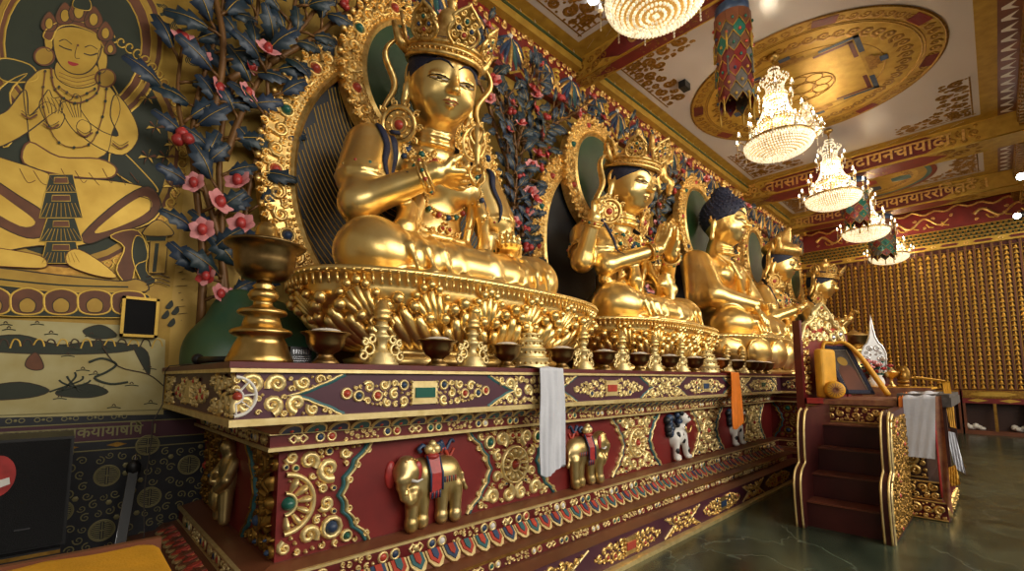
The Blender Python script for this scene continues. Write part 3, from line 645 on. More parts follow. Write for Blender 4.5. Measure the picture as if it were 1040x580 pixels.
# ---- frieze ornament
b = MB('gold_pale', 'teal', 'coral', 'blue', 'white')
zc, hh = 1.41, .108
def frieze_block(fr, c, half, seed, clip=None, jew=()):
    wid = lambda z: half * (.48 + .56 * min(1, abs(z - zc) / hh) ** .8)
    def ins(a, q, r): return abs(q - zc) < hh - r * .9 and abs(a - c) < wid(q) - r * 1.05 and (clip is None or clip[0] + r * .9 < a < clip[1] - r * .9)
    filigree(b, fr, ins, (c - half * 1.1, c + half * 1.1, zc - hh, zc + hh), .055, .010, seed, 'gold_pale', .016, jew, c if clip is None else None, 420, .12, .27)
    for s in (-1, 1):
        if clip and not (clip[0] < c + s * half < clip[1]): continue
        P = [(c + s * (wid(zc + t * hh) + .012 * abs(sin(t * 7))), zc + t * hh) for t in np.linspace(-1, 1, 17)]
        ridge(b, fr, P, .007, .012, 'gold_pale'); ridge(b, fr, [(a + s * .018, q) for a, q in P], .012, .006, 'teal')
def cartouche(fr, c, half, hh_, zc_, seed, g='gold_pale', cm='jade', rmin=.014, mb=None, red=False):
    mb = mb or b; ins = lambda a, q, r: abs(q - zc_) < hh_ * 1.05 * (1 - (abs(a - c) / half) ** 2.6 * .8) - r * .72 and abs(a - c) > half * .19 + r * .9
    filigree(mb, fr, ins, (c - half, c + half, zc_ - hh_, zc_ + hh_), hh_ * .44, rmin * .8, seed, g, .014, ('coral', 'blue', 'coral'), c, 420, .2, .27)
    qbox(fr, mb, c - half * .17, c + half * .17, zc_ - hh_ * .8, zc_ + hh_ * .8, 0, .012, g); qbox(fr, mb, c - half * .13, c + half * .13, zc_ - hh_ * .35, zc_ + hh_ * .35, .012, .02, cm)
    for s in (-1, 1):
        for t in range(5): dome(mb, fr, c + s * half * .17, zc_ + hh_ * .38 * (t - 2), .012, .02, g, 6)
F1 = FA(2.45)
for i, c in enumerate((2.72, 4.78, 6.85)): frieze_block(F1, c, .47, 20 + i)
frieze_block(F1, .60, .50, 30, (.585, 1.5)); frieze_block(F1, 8.75, .47, 33, (8.2, 8.5))
for i, (c, cm) in enumerate(((1.67, 'jade'), (3.75, 'coral'), (5.80, 'blue'), (7.85, 'jade'))): cartouche(F1, c, .56, .088, zc, 40 + i, cm=cm)
def wheel(mb, fr, a, z, r, hub='coral', g='gold_pale', half=0, n=12, petals=True, h=.02):
    if half:
        for q_, w_ in ((.92, .09), (.34, .06)): ridge(mb, fr, [(a + half * r * q_ * sin(t), z - r * q_ * cos(t)) for t in np.linspace(0, pi, 19)], r * w_, h, g)
    else: ring(mb, fr, a, z, r * .92, r * .09, h, g, 36); ring(mb, fr, a, z, r * .34, r * .06, h, g, 24)
    dome(mb, fr, a + half * r * .12, z, r * .22, h * 1.5, hub, 14)
    for k in range(n):
        q = 2 * pi * k / n + .1
        if half and cos(q) * half < .05: continue
        if petals:
            ridge(mb, fr, [(a + r * (.4 + .11 * t) * cos(q), z + r * (.4 + .11 * t) * sin(q)) for t in range(5)], [r * w for w in (.05, .075, .095, .10, .06)], h * .9, g)
            dome(mb, fr, a + r * .72 * cos(q + pi / n), z + r * .72 * sin(q + pi / n), r * .05, h, g, 6)
        else: ridge(mb, fr, [(a + r * .36 * cos(q), z + r * .36 * sin(q)), (a + r * .86 * cos(q), z + r * .86 * sin(q))], r * .045, h, g)
wheel(b, F1, .60, zc, .10, 'coral', 'white', 1, n=8, petals=False)
FS = FL(2.45)
cartouche(FS, -3.5, .5, .088, zc, 60, cm='gold_pale'); frieze_block(FS, -2.5, .5, 61, (-2.95, -2.46)); frieze_block(FS, -4.4, .4, 62, (-4.4, -4.05))
FK = FBk(2.45); cartouche(FK, -2.1, .33, .085, zc, 63); 
b.build('frieze_carving', altar)
# ---- jewel bands, scallop coves, petal rows
b = MB('gold_pale', 'coral', 'blue', 'jade', 'white')
def jewel_band(fr, a0, a1, z, h, seed, step=.62):
    rng = random.Random(seed); a = a0 + .05; k = 0
    while a < a1 - .05:
        kind = k % 4
        if kind == 0:
            for s in (-1, 1): ridge(b, fr, [(a + .02 + .05 * t, z + s * h * .32 * sin(t * pi)) for t in (0, .5, 1, 1.5, 2)], h * .1, .01); 
            dome(b, fr, a + .07, z, h * .3, .012, 'gold_pale', 8); a += .17
        elif kind == 1:
            for j in range(2): dome(b, fr, a + .02, z, h * .3, .014, rng.choice(('coral', 'blue', 'white', 'jade')), 8); ring(b, fr, a + .02, z, h * .34, h * .1, .01, 'gold_pale', 10); a += h * .95
            a += .02
        elif kind == 2:
            L = .24; c = a + L / 2
            filigree(b, fr, lambda p, q, r: abs(p - c) < L / 2 - r and abs(q - z) < h * .46 - r * .5, (a, a + L, z - h / 2, z + h / 2), h * .26, h * .14, seed + k, 'gold_pale', .012, tries=60); a += L + .03
        else:
            for j in range(2): dome(b, fr, a + .02, z, h * .3, .014, rng.choice(('coral', 'blue', 'white')), 8); ring(b, fr, a + .02, z, h * .34, h * .1, .01, 'gold_pale', 10); a += h * .95
            a += .02
        k += 1
jewel_band(FA(2.60), .84, 8.6, 1.17, .07, 1); jewel_band(FA(2.56), .78, 8.6, .437, .085, 2); jewel_band(FA(2.30), .45, 8.3, .295, .06, 3)
for y, z, h in ((2.62, 1.17, .07), (2.56, .437, .085), (2.30, .295, .06)): jewel_band(FL(y), -4.3, -y, z, h, 9)
for y, z, h in ((2.62, 1.17, .07), (2.56, .437, .085), (2.30, .295, .06)): jewel_band(FBk(y), -(y - .05), -(y - .93), z, h, 19)
b.build('band_jewels', altar)
def srow(mb, o, U, V, N, n, w, hgt, cols, petal):
    """row of small scallops on a sloping face"""
    for k in range(n):
        fr = FR(Vector(o) + Vector(U) * (k + .5) * w, U, V, N); c = cols[k % len(cols)]
        if petal:
            plate(mb, fr, [(-.46 * w, hgt * 1.0), (-.46 * w, hgt * .45), (-.25 * w, hgt * .1), (0, 0), (.25 * w, hgt * .1), (.46 * w, hgt * .45), (.46 * w, hgt * 1.0)], .002, .012, 'gold_pale')
            plate(mb, fr, [(-.34 * w, hgt * 1.0), (-.34 * w, hgt * .5), (0, hgt * .14), (.34 * w, hgt * .5), (.34 * w, hgt * 1.0)], .014, .008, c)
            plate(mb, fr, [(-.16 * w, hgt * 1.0), (-.16 * w, hgt * .6), (0, hgt * .38), (.16 * w, hgt * .6), (.16 * w, hgt * 1.0)], .022, .006, cols[(k + 1) % len(cols)])
        else:
            P = [(-.42 * w * cos(t), hgt * .15 + hgt * .7 * sin(t)) for t in np.linspace(0, pi, 9)]
            plate(mb, fr, P, .002, .008, c); ridge(mb, fr, P, .007, .014, 'gold_pale'); dome(mb, fr, 0, hgt * .3, w * .12, .016, 'coral', 6)
b = MB('gold_pale', 'teal', 'blue', 'coral', 'jade')
V = Vector((0, -.075, .067)); L = V.length; V.normalize(); N = V.cross(Vector((1, 0, 0))) * -1
N = Vector((1, 0, 0)).cross(V); srow(b, (.84, 2.575, 1.205), (1, 0, 0), V, N, 58, .132, L * .95, ('blue', 'teal'), False)
b.build('cove_scallops', altar)
b = MB('gold_pale', 'teal', 'coral', 'blue')
V = Vector((0, .10, .038)).normalized(); N = Vector((1, 0, 0)).cross(V)
V = Vector((0, .07, .075)).normalized(); N = Vector((1, 0, 0)).cross(V)
srow(b, (.55, 2.425, .335), (1, 0, 0), V, N, 62, .13, .115, ('teal', 'coral', 'blue', 'coral'), True)
V2 = Vector((.125, 0, .038)).normalized(); N2 = Vector((0, -1, 0)).cross(V2)
srow(b, (xl(2.43), 4.35, .342), (0, -1, 0), V2, N2, 15, .12, .12, ('coral', 'brown', 'coral'), True)
b.mats[-1] = b.mats[-1]
b.build('petal_row', altar)
# ---- relief panels: wheel blocks with scalloped borders
b = MB('gold_pale', 'teal', 'coral', 'blue', 'jade'); FR1 = FA(RY); zc2, h2 = .815, .29
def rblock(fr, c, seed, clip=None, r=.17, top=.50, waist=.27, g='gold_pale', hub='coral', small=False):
    wid = lambda z: waist + (top - waist) * min(1, abs(z - zc2) / h2) ** 1.7
    def ins(a, q, rr): return abs(q - zc2) < h2 - rr * .95 and abs(a - c) < wid(q) - rr * 1.05 - .02 and (a - c) ** 2 + (q - zc2) ** 2 > (r + rr * 1.02) ** 2 and (clip is None or clip[0] + rr * .7 < a < clip[1] - rr * .7)
    filigree(b, fr, ins, (c - top, c + top, zc2 - h2, zc2 + h2), .075, .013, seed, g, .028, ('blue', 'coral', 'jade', 'blue'), c if clip is None else None, 380, .2, .27)
    wheel(b, fr, c, zc2, r, hub, g, (0 if clip is None or clip[0] + r < c < clip[1] - r else (1 if abs(clip[0] - c) < abs(clip[1] - c) else -1)), n=12, h=.03)
    for s in (-1, 1):
        if clip and not (clip[0] < c + s * waist < clip[1]): continue
        P = [(c + s * (wid(zc2 + t * h2) + .022 * abs(sin(t * 9.5))), zc2 + t * h2) for t in np.linspace(-1, 1, 31)]
        ridge(b, fr, P, .011, .022, 'teal'); ridge(b, fr, [(a + s * .024, q) for a, q in P], .009, .028, g)
        for t in np.linspace(-.85, .85, 7):
            if abs(t) > .1: scroll(b, fr, c + s * (wid(zc2 + t * h2) + .05), zc2 + t * h2, .028, 0 if s < 0 else pi, s, g, .024, n=9)
rblock(FR1, .93, 70, (.90, 2.0), .17, .48, .30, hub='jade')
for i, c in enumerate((2.70, 4.56, 6.35, 8.05)): rblock(FR1, c, 71 + i, r=.16 if i else .15, waist=.25, top=.47)
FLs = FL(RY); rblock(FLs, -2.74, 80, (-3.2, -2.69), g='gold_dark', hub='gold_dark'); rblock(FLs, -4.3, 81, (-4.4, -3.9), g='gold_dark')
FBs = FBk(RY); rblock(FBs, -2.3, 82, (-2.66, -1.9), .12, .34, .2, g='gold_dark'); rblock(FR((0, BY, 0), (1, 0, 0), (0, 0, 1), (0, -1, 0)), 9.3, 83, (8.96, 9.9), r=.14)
b.build('relief_scrollwork', altar)
# ---- plinth cartouches
b = MB('gold_leaf', 'coral', 'blue', 'maroon', 'gold_pale'); FPn = FA(2.16)
for i, c in enumerate((1.65, 3.53, 5.43, 7.33)): cartouche(FPn, c, .50, .085, .135, 90 + i, 'gold_leaf', ('coral', 'coral', 'blue', 'coral')[i], .013)
for i, c in enumerate((.75, 2.58, 4.48, 6.38)):
    w_ = lambda z: .36 * (.45 + .55 * min(1, abs(z - .135) / .09))
    filigree(b, FPn, lambda a, q, r: abs(q - .135) < .09 - r and abs(a - c) < w_(q) - r, (c - .36, c + .36, .04, .23), .04, .013, 95 + i, 'gold_leaf', .016, ('coral',), c, 220, .08, .25)
    for s in (-1, 1): ridge(b, FPn, [(c + s * (w_(.135 + t * .09) + .012), .135 + t * .09) for t in np.linspace(-1, 1, 11)], .008, .012, 'gold_pale')
b.build('plinth_carving', altar)
# ---- elephants and snow lions in relief (sculpted)
def elephant(cx, z0, mirror, plane, label, S=1.0):
    s = SDF((-.36, -.16, -.02), (.34, .10, .50), .0065)
    s.ell((.04, 0, .265), (.19, .085, .12), .04); s.ell((-.08, 0, .27), (.10, .08, .11), .05); s.ell((.15, 0, .255), (.09, .08, .12), .05)
    s.ell((-.165, -.04, .32), (.085, .07, .085), .03); s.ell((-.175, -.05, .385), (.045, .04, .03), .02); s.ell((-.215, -.08, .29), (.045, .035, .04), .03)
    s.chain([(-.19, -.06, .30), (-.215, -.07, .25), (-.20, -.075, .19), (-.17, -.08, .16), (-.145, -.085, .175), (-.145, -.085, .20)], [.038, .03, .024, .02, .018, .013], .015)
    for x, y in ((-.135, -.055), (-.045, -.03), (.095, -.03), (.185, -.05)):
        s.cap((x, y, .2), (x - .003, y, .04), .046, .035, .025); s.cap((x - .008, y - .006, .032), (x - .008, y - .006, .02), .04, .04, .012)
    s.chain([(.215, -.02, .30), (.245, -.04, .26), (.25, -.05, .21), (.265, -.05, .17)], [.015, .01, .009, .016], .01)
    s.ell((-.205, -.06, .235), (.02, .02, .015), .01)
    e = s.build('elephant_relief', 'elephant', altar, mirror=mirror, scale=S, label=label)
    e.location = Vector((cx, plane + .005, z0)) - Vector(altar.location); m = -1 if mirror else 1
    def loc(p): return (p[0] * m * S, p[1] * S, p[2] * S)
    q = MB('pink', 'petal_red'); q.local = True
    q.ball(loc((-.25, -.005, .31)), (.04 * S, .02 * S, .08 * S), 'petal_red', 10); q.build('ear', e); q = MB('petal_red'); q.local = True; q.ball(loc((-.118, -.085, .325)), (.03 * S, .015 * S, .06 * S), 'petal_red', 10); q.build('ear', e)
    q = MB('petal_red', 'blue', 'gold_pale'); q.local = True
    P = [(-.035, .40), (.045, .405), (.05, .30), (.05, .21), (-.03, .19), (-.03, .30)]
    q.poly([loc((a, -.088 if c < .35 else -.05, c)) for a, c in P][::m], (0, -1, 0), .012, 'petal_red'); q.ball(loc((.005, -.045, .395)), (.05 * S, .05 * S, .02 * S), 'petal_red', 8)
    for a in (-.035, .05): q.tube([loc((a, -.055, .40)), loc((a, -.10, .30)), loc((a, -.10, .20))], .007 * S, 'blue')
    for k in range(7): q.tube([loc((.06 + .016 * k, -.088, .27)), loc((.062 + .016 * k, -.085, .235))], .005 * S, 'blue' if k % 2 else 'petal_red')
    for k in range(6): q.tube([loc((-.03 + .014 * k, -.09, .20)), loc((-.03 + .014 * k, -.085, .155))], .006 * S, 'blue' if k % 2 else 'petal_red')
    q.build('saddle_cloth', e)
    q = MB('gold_pale', 'blue', 'coral'); q.local = True
    for a, c, r in ((-.02, .435, .03), (.03, .435, .032), (.005, .465, .026), (.005, .42, .025)): q.ball(loc((a, -.05, c)), r * S, 'gold_pale', 8)
    for sg in (-1, 1): q.tube([loc((.005, -.03, .43)), loc((.005 + sg * .06, -.03, .46)), loc((.005 + sg * .085, -.03, .44)), loc((.005 + sg * .07, -.03, .42))], .014 * S, 'blue')
    for k in range(2): q.tube([loc((.09 + .11 * t, -.01, .40 + .03 * sin(t * 7 + k * 2) + .045 * k)) for t in np.linspace(0, 1, 9)], lambda t: (.016 - .008 * t) * S, ('coral', 'blue')[k])
    q.build('jewel_load', e)
    q = MB('gold_leaf', 'white', 'ink'); q.local = True
    q.tube([loc((-.175, -.105, .285)), loc((-.14, -.115, .275)), loc((-.105, -.115, .285))], lambda t: (.011 - .006 * t) * S, 'white')
    q.lathe([(.003, .03), (.012, .02), (.018, 0), (.02, -.012)], loc((-.20, -.09, .215)), 8, 'gold_leaf')
    for sx_ in (-.2, -.14): q.ball(loc((sx_, -.095, .345)), .006 * S, 'ink', 6)
    for k in range(5): q.ball(loc((-.20 + .018 * k, -.085, .40 - .006 * abs(k - 2))), .008 * S, 'gold_leaf', 6)
    q.build('harness', e)
elephant(1.86, .535, False, RY, 'silvery elephant relief facing left with pink ears', 1.12)
elephant(3.62, .535, True, RY, 'golden elephant relief facing right, partly behind the white scarf', 1.12)
def lion(cx, z0, plane, label, S=1., mirror=False, par=altar):
    s = SDF((-.25, -.14, -.02), (.25, .1, .5), .0065)
    s.ell((-.02, 0, .20), (.10, .07, .075), .03); s.ell((.04, -.01, .24), (.07, .065, .09), .03); s.ell((.05, -.04, .36), (.055, .05, .05), .03); s.ell((.085, -.06, .345), (.035, .035, .028), .02); s.ell((-.08, 0, .18), (.06, .06, .07), .03)
    for x, y, x2 in ((.06, -.04, .10), (.03, .01, .0), (-.09, -.04, -.10), (-.05, .02, -.06)): s.cap((x, y, .18), (x2, y, .04), .032, .024, .02); s.ell((x2 + .015, y - .01, .022), (.038, .03, .022), .01)
    e = s.build('snow_lion_relief', 'white', par, mirror=mirror, scale=S, label=label); e.location = Vector((cx, plane + .005, z0)) - Vector(altar.location); m = -1 if mirror else 1
    q = MB('blue', 'charcoal'); q.local = True; rng = random.Random(3)
    for k in range(26): a = rng.uniform(-1.2, 4.2); r = rng.uniform(.04, .075); q.ball(((.03 + r * cos(a)) * m * S, (-.03 + rng.uniform(-.02, .03)) * S, (.355 + r * sin(a)) * S), .026 * S, 'charcoal' if k % 2 else 'blue', 7)
    for k in range(16): q.ball(((-.16 + rng.uniform(-.05, .05)) * m * S, -.02 * S, (.30 + rng.uniform(-.07, .07)) * S), .035 * S, 'charcoal' if k % 2 else 'blue', 7)
    for x, z in ((.0, .22), (-.07, .22), (.1, .08), (-.10, .09), (.02, .17)): q.ball((x * m * S, -.055 * S, z * S), (.025 * S, .02 * S, .03 * S), 'charcoal', 7)
    q.build('mane', e)
    q = MB('ink', 'coral', 'gold_leaf'); q.local = True
    for x in (.055, .095): q.ball((x * m * S, -.092 * S, .37 * S), .009 * S, 'ink', 6)
    q.ball((.10 * m * S, -.093 * S, .35 * S), .009 * S, 'ink', 6); q.ball((.09 * m * S, -.088 * S, .33 * S), (.02 * S, .01 * S, .006 * S), 'coral', 6)
    q.tube([((.0 + .12 * t) * m * S, -.085 * S, (.29 - .05 * sin(t * pi)) * S) for t in np.linspace(0, 1, 7)], .008 * S, 'gold_leaf'); q.build('face_and_collar', e)
lion(5.48, .535, RY, 'white snow lion relief with dark mane, nearest of the lions', 1.36)
lion(7.28, .535, RY, 'white snow lion relief behind the orange scarf', 1.34)
l2 = lion(9.95, .55, BY - .02, 'white snow lion relief on the projecting block', 1.0)
b = MB('gold_dark', 'petal_red'); z = .56     # deity-like guardian relief on the dark left end
s = SDF((-.2, -.2, 0), (.2, .2, .56), .009); s.ell((0, 0, .33), (.09, .07, .14), .04); s.ell((0, -.02, .49), (.05, .05, .055), .03); s.cap((-.05, -.03, .24), (-.07, -.04, .04), .05, .035, .03); s.cap((.05, -.03, .24), (.08, -.04, .04), .05, .035, .03); s.chain([(-.09, 0, .40), (-.13, -.06, .30), (-.06, -.09, .27)], [.035, .03, .025], .02); s.chain([(.09, 0, .40), (.13, -.05, .30), (.07, -.09, .24)], [.035, .03, .025], .02); s.ell((-.05, -.07, .16), (.05, .04, .08), .02)
e = s.build('figure_relief', 'elephant', altar, label='small standing figure relief on the shaded left end'); e.rotation_euler = (0, 0, -pi / 2); e.location = Vector((xl(RY) - .02, 3.55, .54)) - Vector(altar.location)
# ================================================================ STATUES
from mathutils.bvhtree import BVHTree
def bvh_of(o): return BVHTree.FromPolygons([v.co for v in o.data.vertices], [tuple(p.vertices) for p in o.data.polygons])
def hand(s, wrist, f, n, t, L=.36, curls=(.2, .25, .3, .35), thumb=(.5, .2), spread=.06, k=.012):
    """palm + four fingers + thumb. f finger dir, n palm normal (curl towards n), t thumb side"""
    w = np.array(wrist, float); f = np.array(f, float); f /= np.linalg.norm(f); n = np.array(n, float); n -= f * (n @ f); n /= np.linalg.norm(n)
    t = np.array(t, float); t -= f * (t @ f) + n * (t @ n); t /= np.linalg.norm(t)
    pl = L * .47; pw = L * .19
    for q in (-1, -.33, .33, 1): s.cap(w + t * q * pw * .45, w + f * pl + t * q * pw, L * .085, L * .078, .03)
    lens = (.44, .50, .46, .36)
    for i, cu in enumerate(curls):
        q = (1 - i * .667); p = w + f * pl * .95 + t * q * pw; d = f + t * q * spread * 3; d /= np.linalg.norm(d); LL = L * lens[i]; a = 0; r = L * .068
        pts = [p]; 
        for j, fr_ in enumerate((.45, .32, .23)):
            a += cu * (1, 1.3, .9)[j]; dd = d * cos(a) + n * sin(a); p = p + dd * LL * fr_; pts.append(p)
        s.chain(pts, [r, r * .95, r * .85, r * .7], k)
    p = w + f * pl * .25 + t * pw * .8; d = t * thumb[0] + f * (1 - thumb[0]) + n * thumb[1]; d = d / np.linalg.norm(d)
    d2 = d + f * .6 + n * .15; d2 /= np.linalg.norm(d2); s.chain([p, p + d * L * .2, p + d * L * .2 + d2 * L * .2], [L * .085, L * .075, L * .055], .02)
HX, HY, HZ = -.03, .17, 2.25
HT = [Matrix.Identity(4), 1.0]
def set_head(pitch, yaw, sc):
    pv = Matrix.Translation((HX, .27, 1.62)); HT[0] = pv @ Matrix.Rotation(radians(yaw), 4, 'Z') @ Matrix.Rotation(radians(pitch), 4, 'X') @ Matrix.Scale(sc, 4) @ pv.inverted(); HT[1] = sc
    HT[0] = Matrix.Translation((0, -.03, -.11)) @ HT[0]
def sdfT():
    Rm = HT[0].to_3x3() * (1 / HT[1]); return (lambda p: tuple(HT[0] @ Vector(p)), [[Rm[i][j] for j in range(3)] for i in range(3)], HT[1])
def hv(b): b.v = [tuple(HT[0] @ Vector(v)) for v in b.v]; return b
def head_sdf(s, tall=False):
    x, y, z = HX, HY, HZ
    p1 = HT[0] @ Vector((x, y + .06, z - .42)); s.cap((0, .27, 1.38), p1, .225, .21, .08)
    s.T = sdfT()
    for q in (0, 1): s.chain([(x + .19 * cos(a), y + .06 - .02 * q + .20 * -abs(sin(a)), z - .48 - .07 * q) for a in np.linspace(0.2, pi - .2, 7)], .022, .03)
    s.ell((x, y + .03, z + .03), (.318, .345, .35), .05); s.ell((x, y - .03, z - .12), (.29, .285, .28), .08); s.ell((x, y - .16, z - .30), (.13, .10, .08), .09)
    for q in (-1, 1):
        s.ell((x + q * .155, y - .17, z - .15), (.10, .09, .11), .06)
        s.ell((x + q * .13, y - .268, z - .01), (.088, .04, .036), .02)
        s.ell((x + q * .31, y + .07, z + .00), (.035, .075, .12), .02); s.chain([(x + q * .315, y + .05, z - .1), (x + q * .325, y + .04, z - .22), (x + q * .315, y + .05, z - .33)], [.04, .035, .042], .02)
        s.ell((x + q * .035, y - .322, z - .105), (.032, .035, .026), .015)
        s.ell((x + q * .335, y + .05, z + .02), (.02, .03, .06), .01, op='sub')
    [s.ell((x + q * .13, y - .305, z - .04), (.08, .02, .008), .01, op='sub') for q in (-1, 1)]
    s.chain([(x, y - .285, z + .07), (x, y - .325, z - .04), (x, y - .372, z - .105)], [.026, .032, .042], .025)
    s.chain([(x + .30 * q, y - .285 + .10 * abs(q) ** 1.6 * 4, z + .085 + .03 * (1 - (q * 2) ** 2)) for q in (-.7, -.5, -.25, -.1)], .013, .03)
    s.chain([(x + .30 * q, y - .285 + .10 * abs(q) ** 1.6 * 4, z + .085 + .03 * (1 - (q * 2) ** 2)) for q in (.7, .5, .25, .1)], .013, .03)
    s.chain([(x - .075, y - .272, z - .20), (x - .025, y - .305, z - .192), (x, y - .305, z - .198), (x + .025, y - .305, z - .192), (x + .075, y - .272, z - .20)], [.008, .018, .015, .018, .008], .01)
    s.chain([(x - .055, y - .275, z - .222), (x, y - .30, z - .232), (x + .055, y - .275, z - .222)], [.01, .022, .01], .01)
    s.T = None
def legs(s, buddha=False):
    s.ell((0, .30, .28), (.60, .42, .32), .1)
    for q in (-1, 1):
        s.cap((q * .34, .16, .28), (q * .90, -.26, .245), .29, .265, .1); s.ell((q * .90, -.26, .22), (.29, .29, .25), .06)
    s.cap((-.84, -.38, .18), (.30, -.50, .17), .20, .165, .1); s.cap((.84, -.36, .18), (-.25, -.46, .17), .2, .16, .1)
    s.ell((0, -.30, .15), (.85, .34, .17), .12)
    for q in (-1, 1):
        for i in range(4):
            x0 = .20 + i * .15; s.chain([(q * x0, .02 - .02 * i, .46 - .02 * i), (q * (x0 + .07), -.22, .44), (q * (x0 + .13), -.45, .37), (q * (x0 + .12), -.60, .24), (q * (x0 + .08), -.66, .06)], [.012, .022, .028, .026, .02], .04)
    s.chain([(-.5, .02, .42), (-.25, -.20, .36), (0, -.26, .34), (.25, -.20, .36), (.5, .02, .42)], [.03, .045, .05, .045, .03], .04)
    s.chain([(.05, -.24, .36), (.1, -.45, .34), (.05, -.6, .22), (.08, -.67, .05)], [.04, .06, .06, .05], .05)
    s.chain([(-1.02, -.42, .03), (-.6, -.64, .03), (0, -.72, .03), (.6, -.64, .03), (1.02, -.42, .03)], .04, .04)
    s.ell((0, .1, .03), (1.0, .62, .07), .05)
def torso(s, w=1.0, belly=.34):
    s.ell((0, .28, .66), (.37 * w, .26, .50), .1); s.ell((0, .25, 1.14), (.50 * w, .28, .30), .12)
    s.cap((-.50 * w, .28, 1.35), (.50 * w, .28, 1.35), .16, .16, .12)
    for q in (-1, 1): s.ell((q * .22, .02, 1.16), (.21, .10, .16), .1)
    s.chain([(-.36, .10, .60), (-.18, -.03, .565), (0, -.06, .56), (.18, -.03, .565), (.36, .10, .60)], .035, .03)
def arm(s, q, sh, el, wr, r=(.205, .165, .15, .095), k=.06):
    s.cap(sh, el, r[0], r[1], k); s.cap(el, wr, r[2], r[3], k)
def ribbon_gold(s, P, r, k=.02): s.chain(P, r, k)
def ray_pt(bv, x, z, y0=-1.5, head=False):
    o_, d_ = Vector((x, y0, z)), Vector((0, 1, 0))
    if head: o_ = HT[0] @ o_; d_ = (HT[0].to_3x3() @ d_).normalized()
    h = bv.ray_cast(o_, d_, 5)
    return h[0] if h[0] is not None else None
def face_paint(par, bv, crown=True, f=1.):
    x, z = HX, HZ; b = MB('ink', 'white', 'lip', 'navy'); b.local = True
    def line(pts, w, mi, off=.004):
        P = [ray_pt(bv, x + a, z + c, -.6, True) for a, c in pts]; fd = (HT[0].to_3x3() @ Vector((0, -1, 0))).normalized(); P = [p + fd * off for p in P if p is not None]
        if len(P) > 1: b.tube(P, w, mi, 6, flat=.5)
    for q in (-1, 1):
        line([(q * a, c) for a, c in ((.025, .07), (.07, .108), (.13, .122), (.19, .108), (.235, .07))], [.007, .016, .017, .013, .005], 'navy')
        line([(q * a, c) for a, c in ((.045, -.03), (.09, -.014), (.14, -.010), (.19, -.018), (.225, -.034))], [.005, .010, .011, .009, .004], 'ink')
        line([(q * a, c) for a, c in ((.06, -.036), (.10, -.038), (.15, -.037), (.2, -.036))], .009, 'white'); line([(q * a, c) for a, c in ((.115, -.032), (.135, -.038), (.155, -.032))], .012, 'ink', .008)
        line([(q * a, c) for a, c in ((.05, -.048), (.10, -.056), (.16, -.054), (.21, -.04))], .004, 'ink')
    line([(a, c) for a, c in ((-.075, -.198), (-.03, -.188), (0, -.194), (.03, -.188), (.075, -.198))], [.004, .009, .008, .009, .004], 'lip'); line([(a, c) for a, c in ((-.05, -.216), (0, -.226), (.05, -.216))], [.004, .010, .004], 'lip')
    b.build('painted_face', par)
def crown_panel(mb, c, U, V, N, w, h, g='gold_leaf', seed=0, jewels=('coral', 'jade', 'blue')):
    fr = FR(c, U, V, N)
    for s_ in (1, -1):
        f2 = fr if s_ == 1 else FR(fr.o, -fr.U, fr.V, -fr.N)
        prof = lambda t: w * .5 * (sin(pi * min(1, t * 1.25 + .12)) ** .7 if t < .55 else (1 - ((t - .55) / .45) ** 1.4) * 1.0)
        out = [(prof(t), h * t) for t in np.linspace(0, .98, 10)]; pts = out + [(0, h * 1.05)] + [(-a, c_) for a, c_ in reversed(out)]
        if s_ == 1: plate(mb, f2, [(a * .8, b_ * .92 + .01) for a, b_ in pts], -.006, .008, 'gold_dark')
        ridge(mb, f2, pts, .014, .018, g)
        filigree(mb, f2, lambda a, q, r: 0 < q / h < 1 and abs(a) < prof(min(.99, q / h)) - r * .9 and q - r > 0, (-w / 2, w / 2, 0, h), w * .15, w * .05, seed, g, .016, (), 0, 90, 0, .26)
        for (a, q, j) in ((0, .28, 0), (0, .62, 1), (-.2, .42, 2), (.2, .42, 2)): ring(mb, f2, a * w, q * h, w * .09, .007, .02, g, 10); dome(mb, f2, a * w, q * h, w * .08, .03, jewels[j], 8)
def crown(par, big=1.0):
    x, y, z = HX, HY + .03, HZ + .165; b = MB('gold_leaf', 'gold_dark', 'coral', 'jade', 'blue'); b.local = True
    R1, R2 = .34, .37
    for zz, w in ((0, .028), (.05, .02), (.09, .026)): b.tube([(x + R1 * cos(a), y + R2 * sin(a), z + zz) for a in np.linspace(0, 2 * pi, 40, endpoint=False)], w, 'gold_leaf', 6, True)
    b.lathe([(1, 0), (1.0, .09)], (x, y, z), 40, 'gold_dark', R1, R2)
    for k in range(46): a = 2 * pi * k / 46; b.ball((x + (R1 + .02) * cos(a), y + (R2 + .02) * sin(a), z + .025), .012, 'gold_leaf', 6)
    for i, ang in enumerate((-90, -38, -142, 18, -198)):
        a = radians(ang); N = Vector((cos(a), sin(a), -.12)).normalized(); U = Vector((-sin(a), cos(a), 0)); V = N.cross(U) if N.cross(U).z > 0 else -N.cross(U); V = (V + N * .22).normalized()
        N2 = U.cross(V); N2 = N2 if N2.dot(N) > 0 else -N2; U2 = U if U.cross(V).dot(N2) > 0 else -U
        crown_panel(b, (x + (R1 + .01) * cos(a), y + (R2 + .01) * sin(a), z + .08), U2, V, N2, .26 if i else .29, .30 if i == 0 else .27, seed=i)
    b.lathe([(.02, .56), (.05, .52), (.03, .48), (.09, .44), (.12, .38), (.10, .32), (.16, .26), (.2, .18), (.24, .1), (.26, 0)], (x, y + .02, z), 20, 'gold_leaf')
    hv(b).build('crown', par)
